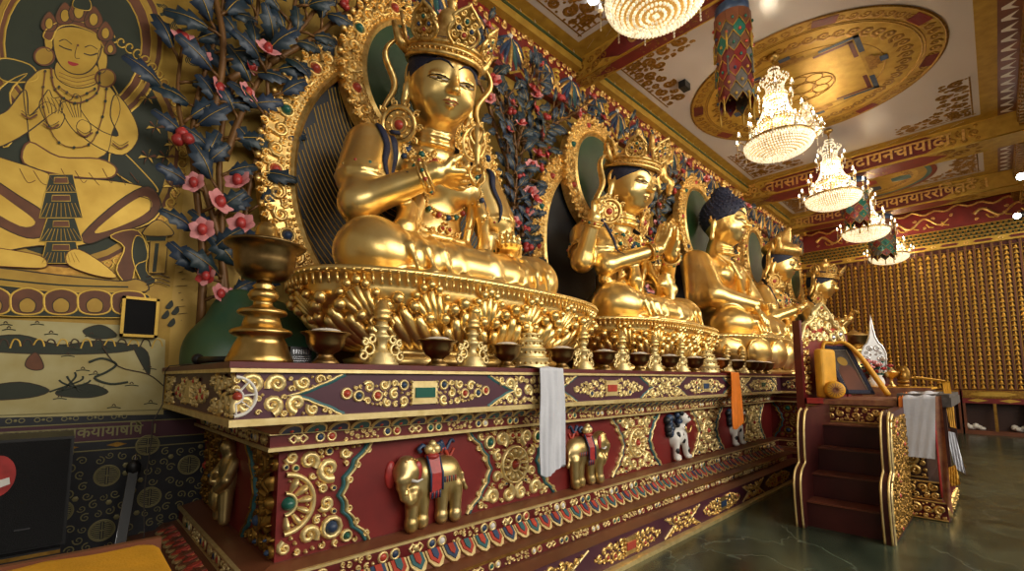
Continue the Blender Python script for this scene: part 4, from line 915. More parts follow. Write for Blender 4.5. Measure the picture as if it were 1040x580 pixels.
def earring(par, q, x=None, ez=None):
    b = MB('gold_leaf', 'coral', 'jade'); b.local = True; c = Vector((HX + q * .38, HY - .06, HZ - .46)); N = Vector((q * .35, -.93, 0)).normalized()
    if q < 0: N = Vector((-.5, -.86, 0)).normalized()
    U = Vector((0, 0, 1)).cross(N) * -1; U.normalize(); V = N.cross(U) if (U.cross(Vector((0,0,1)))).dot(N) < 0 else Vector((0, 0, 1)); V = Vector((0, 0, 1)); 
    if U.cross(V).dot(N) < 0: U = -U
    fr = FR(c, U, V, N); b.tube([fr.p(.15 * cos(a), .15 * sin(a)) for a in np.linspace(0, 2 * pi, 24, endpoint=False)], .022, 'gold_leaf', 8, True); b.tube([fr.p(.07 * cos(a), .07 * sin(a)) for a in np.linspace(0, 2 * pi, 18, endpoint=False)], .014, 'gold_leaf', 6, True)
    for k in range(10): a = 2 * pi * k / 10; scroll(b, fr, .19 * cos(a), .19 * sin(a), .045, a, 1, 'gold_leaf', .02, n=9); b.ball(fr.p(.1 * cos(a), .1 * sin(a), .005), .016, 'gold_leaf', 6)
    dome(b, fr, 0, 0, .045, .03, 'coral', 10); plate(b, fr, [(.12 * cos(a), .12 * sin(a)) for a in np.linspace(0, 2 * pi, 20, endpoint=False)], -.012, .01, 'gold_leaf')
    b.tube([c + Vector((0, 0, .14)), (HX + q * .32, HY + .03, HZ - .3)], .018, 'gold_leaf'); hv(b).build('earring', par)
def necklaces(par, bv):
    def drape(w, z0, z1, n, r, gem):
        b = MB('gold_leaf', 'coral', 'jade', 'blue'); b.local = True
        for k in range(n + 1):
            t = -1 + 2 * k / n; p = ray_pt(bv, w * sin(t * pi / 2), z0 - (z0 - z1) * cos(t * pi / 2), -.35)
            if p is None or p.y > .45: continue
            b.ball(p - Vector((0, .005, 0)), r, 'gold_leaf', 6)
            if gem and k % 5 == 2: b.ball(p - Vector((0, .02, .04)), r * 1.8, ('coral', 'jade', 'blue')[k % 3], 7)
            if gem and k % 5 == 0: b.ball(p - Vector((0, .01, .045)), r * 1.5, 'gold_leaf', 6)
        b.build('necklace', par)
    drape(.34, 1.50, 1.24, 40, .022, True); drape(.37, 1.47, 1.17, 46, .019, True); drape(.40, 1.44, 1.08, 50, .015, False); drape(.42, 1.40, .84, 60, .017, True); drape(.5, 1.3, .62, 66, .015, False)
    b = MB('gold_leaf', 'coral', 'jade', 'blue'); b.local = True
    p = ray_pt(bv, .0, 1.24, -.35)
    if p:
        fr = FR(p - Vector((0, .0, 0)), (1, 0, 0), (0, -.25, .97), (0, -.97, -.25)); qbox(fr, b, -.085, .085, -.035, .035, 0, .04, 'gold_leaf'); qbox(fr, b, -.07, .07, -.022, .022, .04, .05, 'jade')
        filigree(b, fr, lambda a, q, r: (abs(a) / .2 + abs(q) / .13) < 1 - r * 3, (-.2, .2, -.13, .13), .035, .015, 3, 'gold_leaf', .03, (), 0, 100, 0)
    p = ray_pt(bv, 0, .62, -.5)
    if p:
        fr = FR(p - Vector((0, .01, 0)), (1, 0, 0), (0, 0, 1), (0, -1, 0)); filigree(b, fr, lambda a, q, r: (abs(a) / .2 + abs(q) / .14) < 1 - r * 3, (-.2, .2, -.14, .14), .04, .018, 7, 'gold_leaf', .03, ('coral', 'jade'), 0, 100, .3)
    b.build('pendant', par)
def band(par, a, b_, t0, r, name, w=.03):
    a = Vector(a); b_ = Vector(b_); c = a.lerp(b_, t0); d = (b_ - a).normalized(); u = d.orthogonal().normalized(); v = d.cross(u); b = MB('gold_leaf', 'coral', 'jade'); b.local = True
    for o_, rr in ((-w, .014), (w, .014), (0, .02)): b.tube([c + d * o_ + (u * cos(q) + v * sin(q)) * (r + .006) for q in np.linspace(0, 2 * pi, 24, endpoint=False)], rr, 'gold_leaf', 6, True)
    for k in range(12): q = 2 * pi * k / 12; b.ball(c + (u * cos(q) + v * sin(q)) * (r + .02), .018, ('coral', 'gold_leaf', 'jade')[k % 3], 6)
    b.build(name, par)
def scarf_locks(par, bv, sides=(-1, 1)):
    for q in sides:
        b = MB('navy'); b.local = True
        for j, (dx, ln, ph) in enumerate(((.0, .52, 0), (.12, .62, 1.5))):
            P = []
            for t in np.linspace(0, 1, 14):
                x = q * (.50 + dx * 1.2 + .06 * t + .022 * sin(t * 9 + ph)); z = 1.52 - ln * t
                p = ray_pt(bv, x, z, -.8)
                if p is not None and p.y < .6: P.append(p - Vector((0, .012, 0)))
            if len(P) > 3: b.tube(P, lambda t: .038 * (1 - t) ** .6 + .006, 0, 6, flat=.4)
        b.tube([(HX + q * .28, HY + .15, HZ - .5), (q * .42, .18, 1.56), (q * .52, .14, 1.52)], [.05, .05, .04], 0, 6, flat=.5)
        b.build('hair_lock', par)
def hair(par, buddha=False):
    s = SDF((HX - .75, HY - .7, HZ - .6), (HX + .75, HY + .7, HZ + 1.1), .018); s.T = sdfT()
    if buddha:
        s.ell((HX, HY + .06, HZ + .08), (.345, .37, .37), .03); s.ell((HX, HY + .12, HZ + .42), (.17, .17, .17), .06); s.ell((HX, HY - .36, HZ - .22), (.30, .26, .44), .02, op='sub'); s.ell((HX, HY + .0, HZ - .45), (.5, .5, .33), .02, op='sub')
    else:
        s.ell((HX, HY + .05, HZ + .05), (.333, .355, .36), .03); s.ell((HX, HY - .42, HZ - .16), (.31, .29, .385), .02, op='sub'); s.ell((HX, HY - .05, HZ - .40), (.5, .5, .36), .02, op='sub')
    o = s.build('hair', 'navy', par)
    if buddha:
        HI = HT[0].inverted()
        b = MB('navy', 'gold_leaf'); b.local = True; bv = bvh_of(o); rng = random.Random(1)
        for k in range(330):
            t = acos_(1 - (k + .5) / 165); ph = k * 2.39996; d = Vector((sin(t) * cos(ph), sin(t) * sin(ph), cos(t))); d = (HT[0].to_3x3() @ d).normalized(); c0 = HT[0] @ Vector((HX, HY + .1, HZ + .2))
            h = bv.ray_cast(c0 + d * 1.2, -d, 2)
            hl = HI @ h[0] if h[0] is not None else None
            if hl is not None and hl.z > HZ - .05 and (h[0] - c0).length > .1 and hl.y > HY - .32: b.ball(h[0], .021, 0, 6)
        b.ball(HT[0] @ Vector((HX, HY + .12, HZ + .61)), .04, 'gold_leaf', 10); b.build('hair_curls', par)
def acos_(v): return math.acos(max(-1, min(1, v)))
def bodice_folds(s, robe=False):
    pass
def statue(kind, loc, label, S=1.0, hres=.0135, paint=True, head=(13, 0, 1.06)):
    set_head(*head)
    th = thing('buddha_statue' if kind == 'C' else 'bodhisattva_statue', label, 'statue', loc, 'seated gilded statues on lotus pedestals'); th.scale = (S, S, S)
    s = SDF((-1.35, -1.0, -.05), (1.35, .85, 2.95), hres); torso(s, 1.14 if kind == 'C' else 1); legs(s, kind == 'C')
    A = {}
    if kind in 'ADE':
        A['R'] = ((-.68, .27, 1.32), (-.90, .0, .70), (-.47, -.48, .93)); A['L'] = ((.68, .27, 1.32), (.90, .12, .68), (.52, -.34, .50))
        if kind == 'E': A['L'] = ((.68, .27, 1.32), (.95, -.1, .85), (1.0, -.45, 1.15))
        for k_, q in (('R', -1), ('L', 1)): arm(s, q, *A[k_])
        hand(s, A['R'][2], (.97, -.12, .05), (0, .35, .8), (0, -.5, .8), .46, (.75, .22, .2, .12), (.45, .5), .07)
        hand(s, A['L'][2], (-.5, -.55, -.1) if kind != 'E' else (.1, -.3, 1), (-.1, -.1, 1) if kind != 'E' else (-.4, -1, 0), (-.5, .5, .2), .36, (.5, .55, .6, .6), (.5, .5))
    elif kind == 'B':
        A['R'] = ((-.66, .25, 1.30), (-.80, -.08, .78), (-.20, -.50, 1.02)); A['L'] = ((.66, .25, 1.30), (.80, -.08, .78), (.20, -.50, 1.02))
        A['R2'] = ((-.74, .32, 1.28), (-1.05, .12, .82), (-1.10, -.12, 1.34)); A['L2'] = ((.74, .32, 1.28), (1.05, .12, .82), (1.10, -.12, 1.34))
        for k_ in A: arm(s, 1, *A[k_], r=(.19, .145, .13, .085))
        for q in (-1, 1):
            hand(s, (q * .15, -.50, 1.02), (-q * .18, -.22, 1), (-q, 0, .1), (0, 1, .1), .42, (.02, .0, .0, .02), (.05, -.2), .0)
            hand(s, A['R2' if q < 0 else 'L2'][2], (0, -.1, 1), (-q * .3, -1, 0), (-q, 0, .2), .38, (.3, .15, .8, .9), (.4, .5), .05)
    elif kind == 'C':
        A['R'] = ((-.74, .27, 1.30), (-.98, -.05, .70), (-.62, -.52, .52)); A['L'] = ((.74, .27, 1.30), (.90, .0, .66), (.30, -.42, .56))
        arm(s, -1, *A['R'], r=(.23, .20, .18, .11)); arm(s, 1, *A['L'], r=(.25, .23, .2, .12))
        hand(s, A['R'][2], (.12, -.5, -.75), (0, .6, -.5), (.9, 0, 0), .44, (.12, .12, .15, .15), (.3, .1), .02)
        hand(s, A['L'][2], (-1, -.12, .02), (0, -.1, 1), (.1, -.9, .3), .40, (.1, .1, .12, .15), (.2, .4), .01)
    # drapery over the arms and across the torso
    if kind != 'C':
        for q in (-1, 1):
            sh, el, wr = (np.array(p) for p in A['R' if q < 0 else 'L'])
            s.cap(sh + (0, 0, .02), sh + (el - sh) * .55, .225, .235, .03)                         # cape over the upper arm
            s.chain([sh + (el - sh) * .56 + np.array([.22 * cos(a), .22 * sin(a), 0]) for a in np.linspace(0, 2 * pi, 13)], .022, .02)
            s.chain([el + (.02 * q, .1, .12), el + (-.02 * q, .05, -.18), el + (-.2 * q, -.02, -.28), el + (-.42 * q, -.15, -.12), (q * .36, -.12, .85), (q * .30, -.02, 1.3)], [.06, .07, .085, .07, .06, .05], .04)
            s.chain([el + (-.36 * q, -.20, .0), el + (-.30 * q, -.24, -.2), el + (-.36 * q, -.26, -.38)], [.07, .09, .05], .04)
            s.chain([(q * .16, -.03, 1.38), (q * .3, -.05, 1.15), (q * .33, .0, .9), (q * .30, .05, .62)], [.03, .05, .05, .04], .03)
    else:
        P = [(-.30, .10, 1.52), (-.18, -.06, 1.36), (.02, -.12, 1.1), (.2, -.1, .85), (.34, .0, .62)]
        s.chain(P, [.03, .04, .045, .045, .04], .03)
        s.ell((.32, .22, 1.1), (.36, .32, .45), .08); s.cap((.74, .27, 1.32), (.88, .05, .7), .26, .27, .08); s.cap((-.78, .34, 1.34), (-.98, .16, .7), .2, .22, .06)
        for i in range(5): s.chain([(.78 + .04 * i, .06 - .0 * i, 1.4 - .1 * i), (.62, -.10 + .01 * i, 1.15 - .1 * i), (.42, -.14, .95 - .09 * i)], [.018, .028, .018], .03)
        for i in range(4): s.chain([(-1.0 - .02 * i, .12, 1.2 - .2 * i), (-.86, .28, 1.05 - .22 * i), (-.72, .36, .9 - .22 * i)], [.015, .025, .015], .03)
    head_sdf(s); s.cutz(.0)
    body = s.build('body', 'gold', th); bv = bvh_of(body)
    if paint: face_paint(th, bv)
    hair(th, kind == 'C')
    if kind == 'C':
        return th
    necklaces(th, bv); scarf_locks(th, bv)
    for q in (-1, 1): earring(th, q)
    for k_, (a, b_, c) in A.items(): band(th, a, b_, .62, .20 if kind != 'B' else .18, 'armlet'); band(th, b_, c, .88, .115, 'bracelet')
    if kind != 'D': crown(th)
    for q in (-1, 1):
        b = MB('gold_leaf'); b.local = True
        P = [(HX + q * (.36 + .07 * sin(t * 8) + .16 * t * (1 - t) * 2), HY + .12, HZ + .30 - .70 * t) for t in np.linspace(0, 1, 22)]
        b.tube([(p[0] + q * .05, p[1], p[2]) for p in P], lambda t: .022 + .03 * sin(pi * t), 0, 7, flat=.6); b.ball((HX + q * .42, HY + .12, HZ + .32), .05, 0, 8); b.tube([(HX + q * .33, HY + .1, HZ + .2), (HX + q * .42, HY + .1, HZ + .26), (HX + q * .5, HY + .1, HZ + .4)], [.05, .05, .02], 0, 8)
        hv(b).build('crown_ribbon', th)
    if kind == 'D':
        s2 = SDF((-.8, -.8, HZ - .3), (.8, .8, HZ + 1.1), .02); s2.T = sdfT(); s2.ell((HX, HY + .04, HZ + .30), (.42, .42, .20), .05); s2.cap((HX, HY + .1, HZ + .4), (HX + .02, HY - .02, HZ + .82), .26, .05, .08)
        for q in (-1, 1): s2.chain([(HX + q * .38, HY, HZ + .36), (HX + q * .45, HY + .02, HZ + .5), (HX + q * .36, HY + .03, HZ + .62)], [.07, .06, .03], .03)
        s2.build('hat', 'gold_leaf', th)
    return th
st1 = statue('A', (2.6, 3.5, 2.245), 'nearest and largest-looking gilded crowned statue, hand raised before the chest', 1.0, .0125, head=(22, -15, 1.02))
st2 = statue('B', (5.98, 3.5, 2.215), 'gilded four-armed crowned statue with palms pressed together, second from the left', 1.0, .015, head=(16, -6, 1.08))
st3 = statue('C', (9.75, 3.5, 2.23), 'gilded statue with dark blue curled hair and plain robe, middle of the row', 1.14, .017, head=(9, -4, 1.06))
st4 = statue('D', (13.0, 3.5, 2.22), 'gilded statue wearing a tall gold hat, fourth from the left', 1.0, .022)
st5 = statue('E', (16.6, 3.4, 2.2), 'farthest gilded crowned statue, beside the far wall', 1.0, .025)
# ---- held things of the first statue
b = MB('gold_leaf', 'coral'); c = (2.6 - .12, 3.5 - .60, 2.245 + 1.10)
b.lathe([(.012, .34), (.04, .30), (.055, .24), (.03, .18), (.045, .12), (.028, .06), (.022, 0), (.028, -.06), (.04, -.1)], c, 14, 'gold_leaf')
for k in range(4):
    for sg, z0 in ((1, .12), (-1, -.02)): q = k * pi / 2; b.tube([(c[0] + .085 * sin(pi * t) * cos(q), c[1] + .085 * sin(pi * t) * sin(q), c[2] + z0 + sg * .2 * t) for t in np.linspace(0, 1, 9)], .013, 'gold_leaf')
tag(b.build('ritual_sceptre', loc=c), 'small gold ritual sceptre held upright in the nearest statue\'s raised fingers', 'sceptre')
# ================================================================ LOTUS PEDESTALS
def pedestal(cx, cy, a, bb, zt, label, style, n, mat_='gold', z0=AT, pw=.82):
    th = thing('lotus_pedestal', label, 'pedestal', (cx, cy, z0), 'lotus pedestals'); H = zt - z0
    b = MB(mat_); P = [(.70, 0), (.72, H * .10), (.66, H * .14), (.66, H * .20), (.80, H * .42), (.93, H * .70), (.95, H * .80), (.945, H * .93), (1.0, H * .945), (1.0, H)] if style else [(.86, 0), (.90, H * .1), (.82, H * .16), (.82, H * .2), (.90, H * .5), (.96, H * .8), (1., H * .93), (1., H)]
    b.lathe(P, (cx, cy, z0), 96, 0, a, bb, True, pw); b.build('body', th)
    def sp(q, r): ca, sa = cos(q), sin(q); return (cx + a * r * math.copysign(abs(ca) ** pw, ca), cy + bb * r * math.copysign(abs(sa) ** pw, sa))
    def nrm(q): p0 = sp(q - .02, 1); p1 = sp(q + .02, 1); v = Vector((p1[1] - p0[1], -(p1[0] - p0[0]), 0)); return v.normalized()
    # arc-length parametrisation
    Q = np.linspace(-pi, pi, 721); L = [0]; 
    for i in range(1, 721): p0 = sp(Q[i - 1], 1); p1 = sp(Q[i], 1); L.append(L[-1] + hypot(p1[0] - p0[0], p1[1] - p0[1]))
    def at(t): return float(np.interp((t % 1.0) * L[-1], L, Q))
    vis = lambda q: sin(q) < .35
    b = MB(mat_)
    for k in range(n * 9 if style else n * 8):
        q = at((k + .5) / (n * (9 if style else 8)))
        if not vis(q): continue
        x, y = sp(q, .985 if style else 1.0); 
        if style: b.tube([(x, y, z0 + H * .82), (sp(q, .99)[0], sp(q, .99)[1], z0 + H * .925)], .011, 0, 5)
        x, y = sp(q, 1.0); b.ball((x, y, z0 + H * .955), .013, 0, 6)
    b.build('bead_rim', th)
    if style:
        b = MB(mat_); w = L[-1] / n; rr = lambda f: float(np.interp(f, [p[1] / H for p in P], [p[0] for p in P]))
        def on(t, f, out=0): q = at(t); N = nrm(q); x, y = sp(q, rr(f)); return Vector((x + N.x * out, y + N.y * out, z0 + H * f))
        for k in range(n):
            if not vis(at((k + .5) / n)): continue
            for j in range(-2, 3):
                aj = abs(j); t = (k + .5 + j * .185) / n; top = (.62, .55, .45)[aj]
                b.tube([on(t, f, o_) for f, o_ in ((.20, -.02), (.25, .03), (.32, .05), (top - .12, .05), (top - .04, .045), (top, .01))], [w * q_ for q_ in (.03, .06, .085, .092, .075, .04)], 0, 9)
                b.ball(on(t, top + .075, .05), w * (.088, .085, .08)[aj], 0, 10)
            for j in (-2, -1, 0, 1, 2):
                aj = abs(j); t = (k + j * .115) / n; top = (.86, .82, .74)[aj]; t0 = (k + j * .05) / n
                b.tube([on(t0, .40, .0), on((k + j * .08) / n, .55, .02), on(t, top - .06, .02)], [w * q_ for q_ in (.03, .05, .055)], 0, 7); b.ball(on(t, top, .03), w * (.07, .065, .06)[aj], 0, 9)
        b.build('petal_carving', th)
    else:
        for k in range(n):
            qc = at((k + .5) / n)
            if not vis(qc): continue
            b = MB(mat_); NU, NV = 12, 8; vs = []
            for i in range(NV + 1):
                t = i / NV
                for j in range(NU + 1):
                    u = (j / NU - .5) * 2; wd = .47 * (sin(pi * (.18 + .74 * min(t, .8))) ** .6 if t < .8 else (1 - ((t - .8) / .2) ** 2) ** .5 * .78 + .0); q = at((k + .5 + u * wd) / n); N = nrm(q)
                    r = .86 + .12 * t; x, y = sp(q, r); bul = .13 * (1 - u * u) ** .5 * sin(pi * min(1, .15 + t * .85)) + .02; vs.append((x + N.x * bul, y + N.y * bul, z0 + H * (.16 + .76 * t)))
            b.add(vs, [(i * (NU + 1) + j, i * (NU + 1) + j + 1, (i + 1) * (NU + 1) + j + 1, (i + 1) * (NU + 1) + j) for i in range(NV) for j in range(NU)], 0, True)
            b.tube([vs[i * (NU + 1)] for i in range(NV + 1)] + [vs[NV * (NU + 1) + j] for j in range(1, NU + 1)] + [vs[i * (NU + 1) + NU] for i in range(NV - 1, -1, -1)], .018, 0, 5)
            b.build('petal', th)
    return th
pedestal(2.75, 3.32, 1.64, .73, 2.25, 'wide gilded lotus pedestal under the nearest statue, rows of bulbous petals', 1, 15)
pedestal(6.05, 3.35, 1.55, .70, 2.22, 'gilded lotus pedestal under the four-armed statue, with curled petals', 1, 15)
pedestal(9.55, 3.30, 1.75, .74, 2.235, 'polished gold pedestal with broad smooth petals under the middle statue', 0, 12)
pedestal(13.0, 3.35, 1.55, .70, 2.22, 'gilded lotus pedestal under the hatted statue', 1, 15)
pedestal(16.6, 3.30, 1.55, .70, 2.20, 'gilded lotus pedestal under the farthest statue', 1, 15)
# ================================================================ HALO SCREENS BEHIND THE STATUES
def halo(cx, label, ba=1.17, bz=3.42, bb_=1.38, ha=.56, hb=.66, hz=4.66, y=4.20, body_mat='charcoal', seed=0, wb=.30, wh=.26, lines=True, res=1.0, loc_dx=0):
    th = thing('halo_screen', label, 'halo', (cx, y, 2.0), 'carved halos behind the statues'); fr = FR((cx, y, 0), (1, 0, 0), (0, 0, 1), (0, -1, 0))
    n = 64
    def E(a, b_, t, z): return (a * cos(t), z + b_ * sin(t))
    b = MB(body_mat); b.poly([fr.p(*E(ba + .05, bb_ + .05, 2 * pi * k / n, bz), -.10) for k in range(n)], fr.N, .03, body_mat); 
    if lines:
        b.m('gold_flat')
        for k in range(48):
            r = .12 + k * .03
            if r < 1.6: ridge(b, fr, [(ba * r * cos(t), 4.95 - bb_ * r * 1.5 * sin(t)) for t in np.linspace(.02, pi - .02, 44) if (cos(t) * r) ** 2 + ((4.95 - bb_ * r * 1.5 * sin(t) - bz) / bb_) ** 2 < 1.0], .0055, .006, 'gold_flat', d=-.07) if sum(1 for t in np.linspace(.02, pi - .02, 44) if (cos(t) * r) ** 2 + ((4.95 - bb_ * r * 1.5 * sin(t) - bz) / bb_) ** 2 < 1.0) > 2 else None
    b.build('back_panel', th)
    b = MB('dkgreen'); b.poly([fr.p(*E(ha + .04, hb + .04, 2 * pi * k / n, hz), .085) for k in range(n)], fr.N, .02, 'dkgreen'); b.build('head_panel', th)
    def ringset(a, b_, z, w, d, nm, sd, skip):
        g = MB('red', 'gold_leaf', 'coral', 'blue', 'jade')
        # band: inner red wall, base plate, scrollwork, beads, jewels
        def P(k, r): t = 2 * pi * k / n; return ((a + r) * cos(t), z + (b_ + r) * sin(t))
        vs = []
        for k in range(n):
            for r, dd in ((0, -.10), (0, d), (.035, d + .045), (.07, d + .02), (w, d), (w + .02, d - .12)): q = P(k, r); vs.append(fr.p(q[0], q[1], dd))
        fs = [(k * 6 + j, ((k + 1) % n) * 6 + j, ((k + 1) % n) * 6 + j + 1, k * 6 + j + 1) for k in range(n) for j in range(5)]
        for j in range(5): g.add(vs, [fs[k * 5 + j] for k in range(n) if True], 'red' if j == 0 else 'gold_leaf')
        rng = random.Random(sd); per = 2 * pi * sqrt((a * a + b_ * b_) / 2)
        M_ = int(per / .05)
        for k in range(M_): t = 2 * pi * k / M_; g.ball(fr.p((a + .085) * cos(t), z + (b_ + .085) * sin(t), d + .02), .019, 'gold_leaf', 6)
        K = int(per / .16 * res)
        for k in range(K):
            t = 2 * pi * (k + .5) / K; r0 = .07 + (w - .07) * .5; q = ((a + r0) * cos(t), z + (b_ + r0) * sin(t))
            if skip(q): continue
            if k % 3 == 1:
                c = ('coral', 'blue', 'coral', 'jade')[(k // 3) % 4]; ring(g, fr, q[0], q[1], .062, .018, .04, 'gold_leaf', 14, d=d); dome(g, fr, q[0], q[1], .05, .07, c, 10, d=d)
            else: scroll(g, fr, q[0], q[1], .085, t * 2 + k, 1 if k % 2 else -1, 'gold_leaf', .05, d=d, n=12, w=.24)
            for e, rr in ((.35, w - .03), (-.35, w - .035), (0, w + .02), (.6, .13), (-.6, .13)):
                t2 = t + e * 2 * pi / K; scroll(g, fr, (a + rr) * cos(t2), z + (b_ + rr) * sin(t2), .045, t2 + e * 9, 1 if e > 0 else -1, 'gold_leaf', .04, d=d, n=9, w=.26)
            # outline leaves
            t3 = t + .5 * 2 * pi / K; g.ball(fr.p((a + w + .03) * cos(t3), z + (b_ + w + .03) * sin(t3), d), .035, 'gold_leaf', 6)
        g.build(nm, th)
    ringset(ba, bb_, bz, wb, .0, 'body_ring', seed, lambda q: (q[0] / (ha + wh)) ** 2 + ((q[1] - hz) / (hb + wh)) ** 2 < .9 or q[1] < 2.0)
    ringset(ha, hb, hz, wh, .10, 'head_ring', seed + 1, lambda q: False)
    return th
halo(2.60, 'large gold halo with red and blue stones behind the nearest statue', seed=1)
halo(6.05, 'gold double halo behind the four-armed statue', seed=3, body_mat='charcoal', lines=False, hz=4.68)
halo(9.75, 'gold double halo with green centre behind the blue-haired statue', seed=5, lines=False, ha=.66, hb=.75, hz=4.75, ba=1.2)
halo(13.1, 'gold halo with dark green centre behind the hatted statue', seed=7, lines=False, res=.7)
halo(16.6, 'farthest gold halo, behind the last crowned statue', seed=9, lines=False, res=.6)
# ================================================================ FLOWERING LOTUS SHRUBS
def leaf(mb, p, d, nrm, L, rng):
    d = Vector(d).normalized(); N = (Vector(nrm) - d * Vector(nrm).dot(d)).normalized(); S = d.cross(N); n = 9; vs = []; W = L * .27
    for i in range(n):
        t = i / (n - 1); w = W * (sin(pi * min(1, t * .96 + .06)) ** .8) * (1 + .5 * (i % 2) - .2); c = Vector(p) + d * (L * t) + N * (-.25 * L * t * t + .08 * L * sin(pi * t))
        for q, dz in ((-1, -.10), (-.5, .035), (0, -.0), (.5, .035), (1, -.10)): vs.append(tuple(c + S * (w * q) + N * (dz * L) + d * (.10 * L * abs(q) * (i % 2))))
    mb.add(vs, [(i * 5 + j, i * 5 + j + 1, (i + 1) * 5 + j + 1, (i + 1) * 5 + j) for i in range(n - 1) for j in range(4)], 'leaf', True)
    mb.tube([Vector(p) + d * (L * t) + N * (-.25 * L * t * t + .08 * L * sin(pi * t) + .008) for t in np.linspace(-.05, 1.0, 6)], lambda t: L * .016 * (1 - .7 * t), 'gold_paint', 4)
def blossom(p, d, s, par, kind):
    b = MB('pink', 'petal_red'); d = Vector(d).normalized(); u = d.orthogonal().normalized(); v = d.cross(u)
    if kind == 2:
        for k in range(3): q = 2 * pi * k / 3; b.ball(Vector(p) + (u * cos(q) + v * sin(q)) * s * .35, s * .42, 'petal_red', 8)
    else:
        b.ball(Vector(p) + d * s * .25, (s * .34, s * .34, s * .45), 'petal_red', 10)
        m = 6
        for k in range(m):
            q = 2 * pi * k / m; o = u * cos(q) + v * sin(q); t_ = (-u * sin(q) + v * cos(q)); vs = []
            for i in range(5):
                t = i / 4; c = Vector(p) + o * (s * (.15 + .80 * t)) + d * (s * (-.1 + .7 * t - .3 * t * t)); w = s * .46 * sin(pi * (t * .8 + .15))
                vs += [tuple(c - t_ * w), tuple(c + d * s * .06), tuple(c + t_ * w)]
            b.add(vs, [(i * 3 + j, i * 3 + j + 1, (i + 1) * 3 + j + 1, (i + 1) * 3 + j) for i in range(4) for j in range(2)], 'pink' if kind == 0 else ('pink' if k % 2 else 'petal_red'), True)
    return b.build('blossom', par)
def shrub(x0, label, stems, seed, y=4.28, nb=14, zb=2.0, lmul=1.0, base=True, lsz=1.0):
    th = thing('lotus_shrub', label, 'shrub', (x0, y, zb), 'carved flowering shrubs between the halos'); rng = random.Random(seed)
    br = MB('branch'); lf = MB('leaf', 'gold_paint'); tips = []
    for (dx0, dz0, dx1, dz1, amp) in stems:
        P = []; ph = rng.uniform(0, 6); n = 16
        for i in range(n):
            t = i / (n - 1); P.append(Vector((x0 + dx0 + (dx1 - dx0) * t + amp * sin(t * 7 + ph) * t, y - .06 - .10 * sin(t * 5 + ph) * t, dz0 + (dz1 - dz0) * t)))
        br.tube(P, lambda t: .034 * (1 - .6 * t), 0, 6)
        L = (P[-1] - P[0]).length; k = int(L / .17 * lmul)
        for j in range(k):
            t = .08 + .92 * j / max(1, k - 1); i = min(n - 2, int(t * (n - 1))); p = P[i].lerp(P[i + 1], t * (n - 1) - i); tang = (P[i + 1] - P[i]).normalized()
            side = Vector((-tang.z, 0, tang.x)) * (1 if j % 2 else -1); dd = (side * rng.uniform(.6, 1) + tang * rng.uniform(.2, .9) + Vector((0, -rng.uniform(.1, .7), 0))).normalized()
            q = p + dd * rng.uniform(.05, .16); br.tube([p, p.lerp(q, .5) + Vector((0, -.02, 0)), q], .013, 0, 5)
            if rng.random() < .16: tips.append((q, dd))
            else: leaf(lf, q, dd + Vector((0, 0, rng.uniform(-.3, .3))), (rng.uniform(-.3, .3), -1, rng.uniform(-.2, .4)), rng.uniform(.20, .30) * lsz, rng)
        tips.append((P[-1], Vector((0, -.6, .8))))
    br.build('branches', th); lf.build('leaves', th); rng.shuffle(tips)
    for i, (p, d) in enumerate(tips[:nb]): blossom(p + Vector((0, -.06, 0)), d + Vector((0, -.8, 0)), rng.uniform(.085, .12), th, rng.choice((0, 0, 1, 2)))
    return th
# stems: start dx, start z, end dx, end z, wave
shrub(.86, 'tall blue-leaved shrub with red blossoms growing from the green rock at the left', [(-.10, 1.85, -.22, 4.9, .14), (.02, 1.85, .05, 5.2, .16), (.12, 1.9, -.40, 4.2, .10), (.0, 3.3, .62, 5.6, .12), (.0, 4.0, 1.1, 5.55, .10), (-.1, 3.6, -.1, 5.6, .15), (.3, 4.3, 1.5, 5.75, .08), (.2, 2.0, .24, 4.3, .08)], 3, nb=24, lmul=1.0)
shrub(4.32, 'dense blue-leaved shrub with red buds between the first two halos', [(-.1, 2.3, -.15, 5.3, .14), (.05, 2.3, .12, 5.5, .14), (.0, 3.2, .55, 4.9, .1), (0, 3.6, -.5, 5.4, .1), (.1, 4.1, .95, 5.75, .1), (-.1, 4.3, -1.2, 5.8, .1), (.1, 4.7, 1.6, 5.95, .08), (0, 2.6, .2, 3.9, .1), (0, 4.6, .2, 6.0, .15), (-.1, 4.8, -.7, 6.0, .1), (0, 4.6, .5, 6.05, .1), (.15, 2.3, .28, 4.3, .08)], 5, nb=34, lmul=1.7, lsz=.78)
shrub(7.85, 'dense blue-leaved shrub with pink blossoms between the four-armed and the blue-haired statue', [(-.1, 2.3, -.1, 5.4, .12), (.1, 2.3, .15, 5.6, .12), (.0, 3.6, -.6, 5.4, .1), (.1, 4.0, .8, 5.8, .1), (-.1, 4.4, -1.4, 5.9, .1), (.1, 4.7, 1.5, 5.95, .08), (0, 4.5, 0, 6.0, .15), (0, 4.5, -.8, 6.0, .1), (.1, 2.3, .3, 4.6, .08)], 8, nb=30, lmul=1.6, lsz=.8)
shrub(11.45, 'blue-leaved shrub with pink blossoms behind and right of the blue-haired statue', [(-.1, 2.3, -.1, 5.5, .12), (.1, 2.3, .15, 5.7, .12), (.0, 3.6, -.6, 5.4, .1), (.1, 4.0, .8, 5.8, .1), (-.1, 4.4, -1.3, 5.9, .1), (.1, 4.7, 1.3, 5.95, .08), (0, 4.5, 0, 6.0, .15)], 11, nb=24, lmul=1.5, lsz=.85)
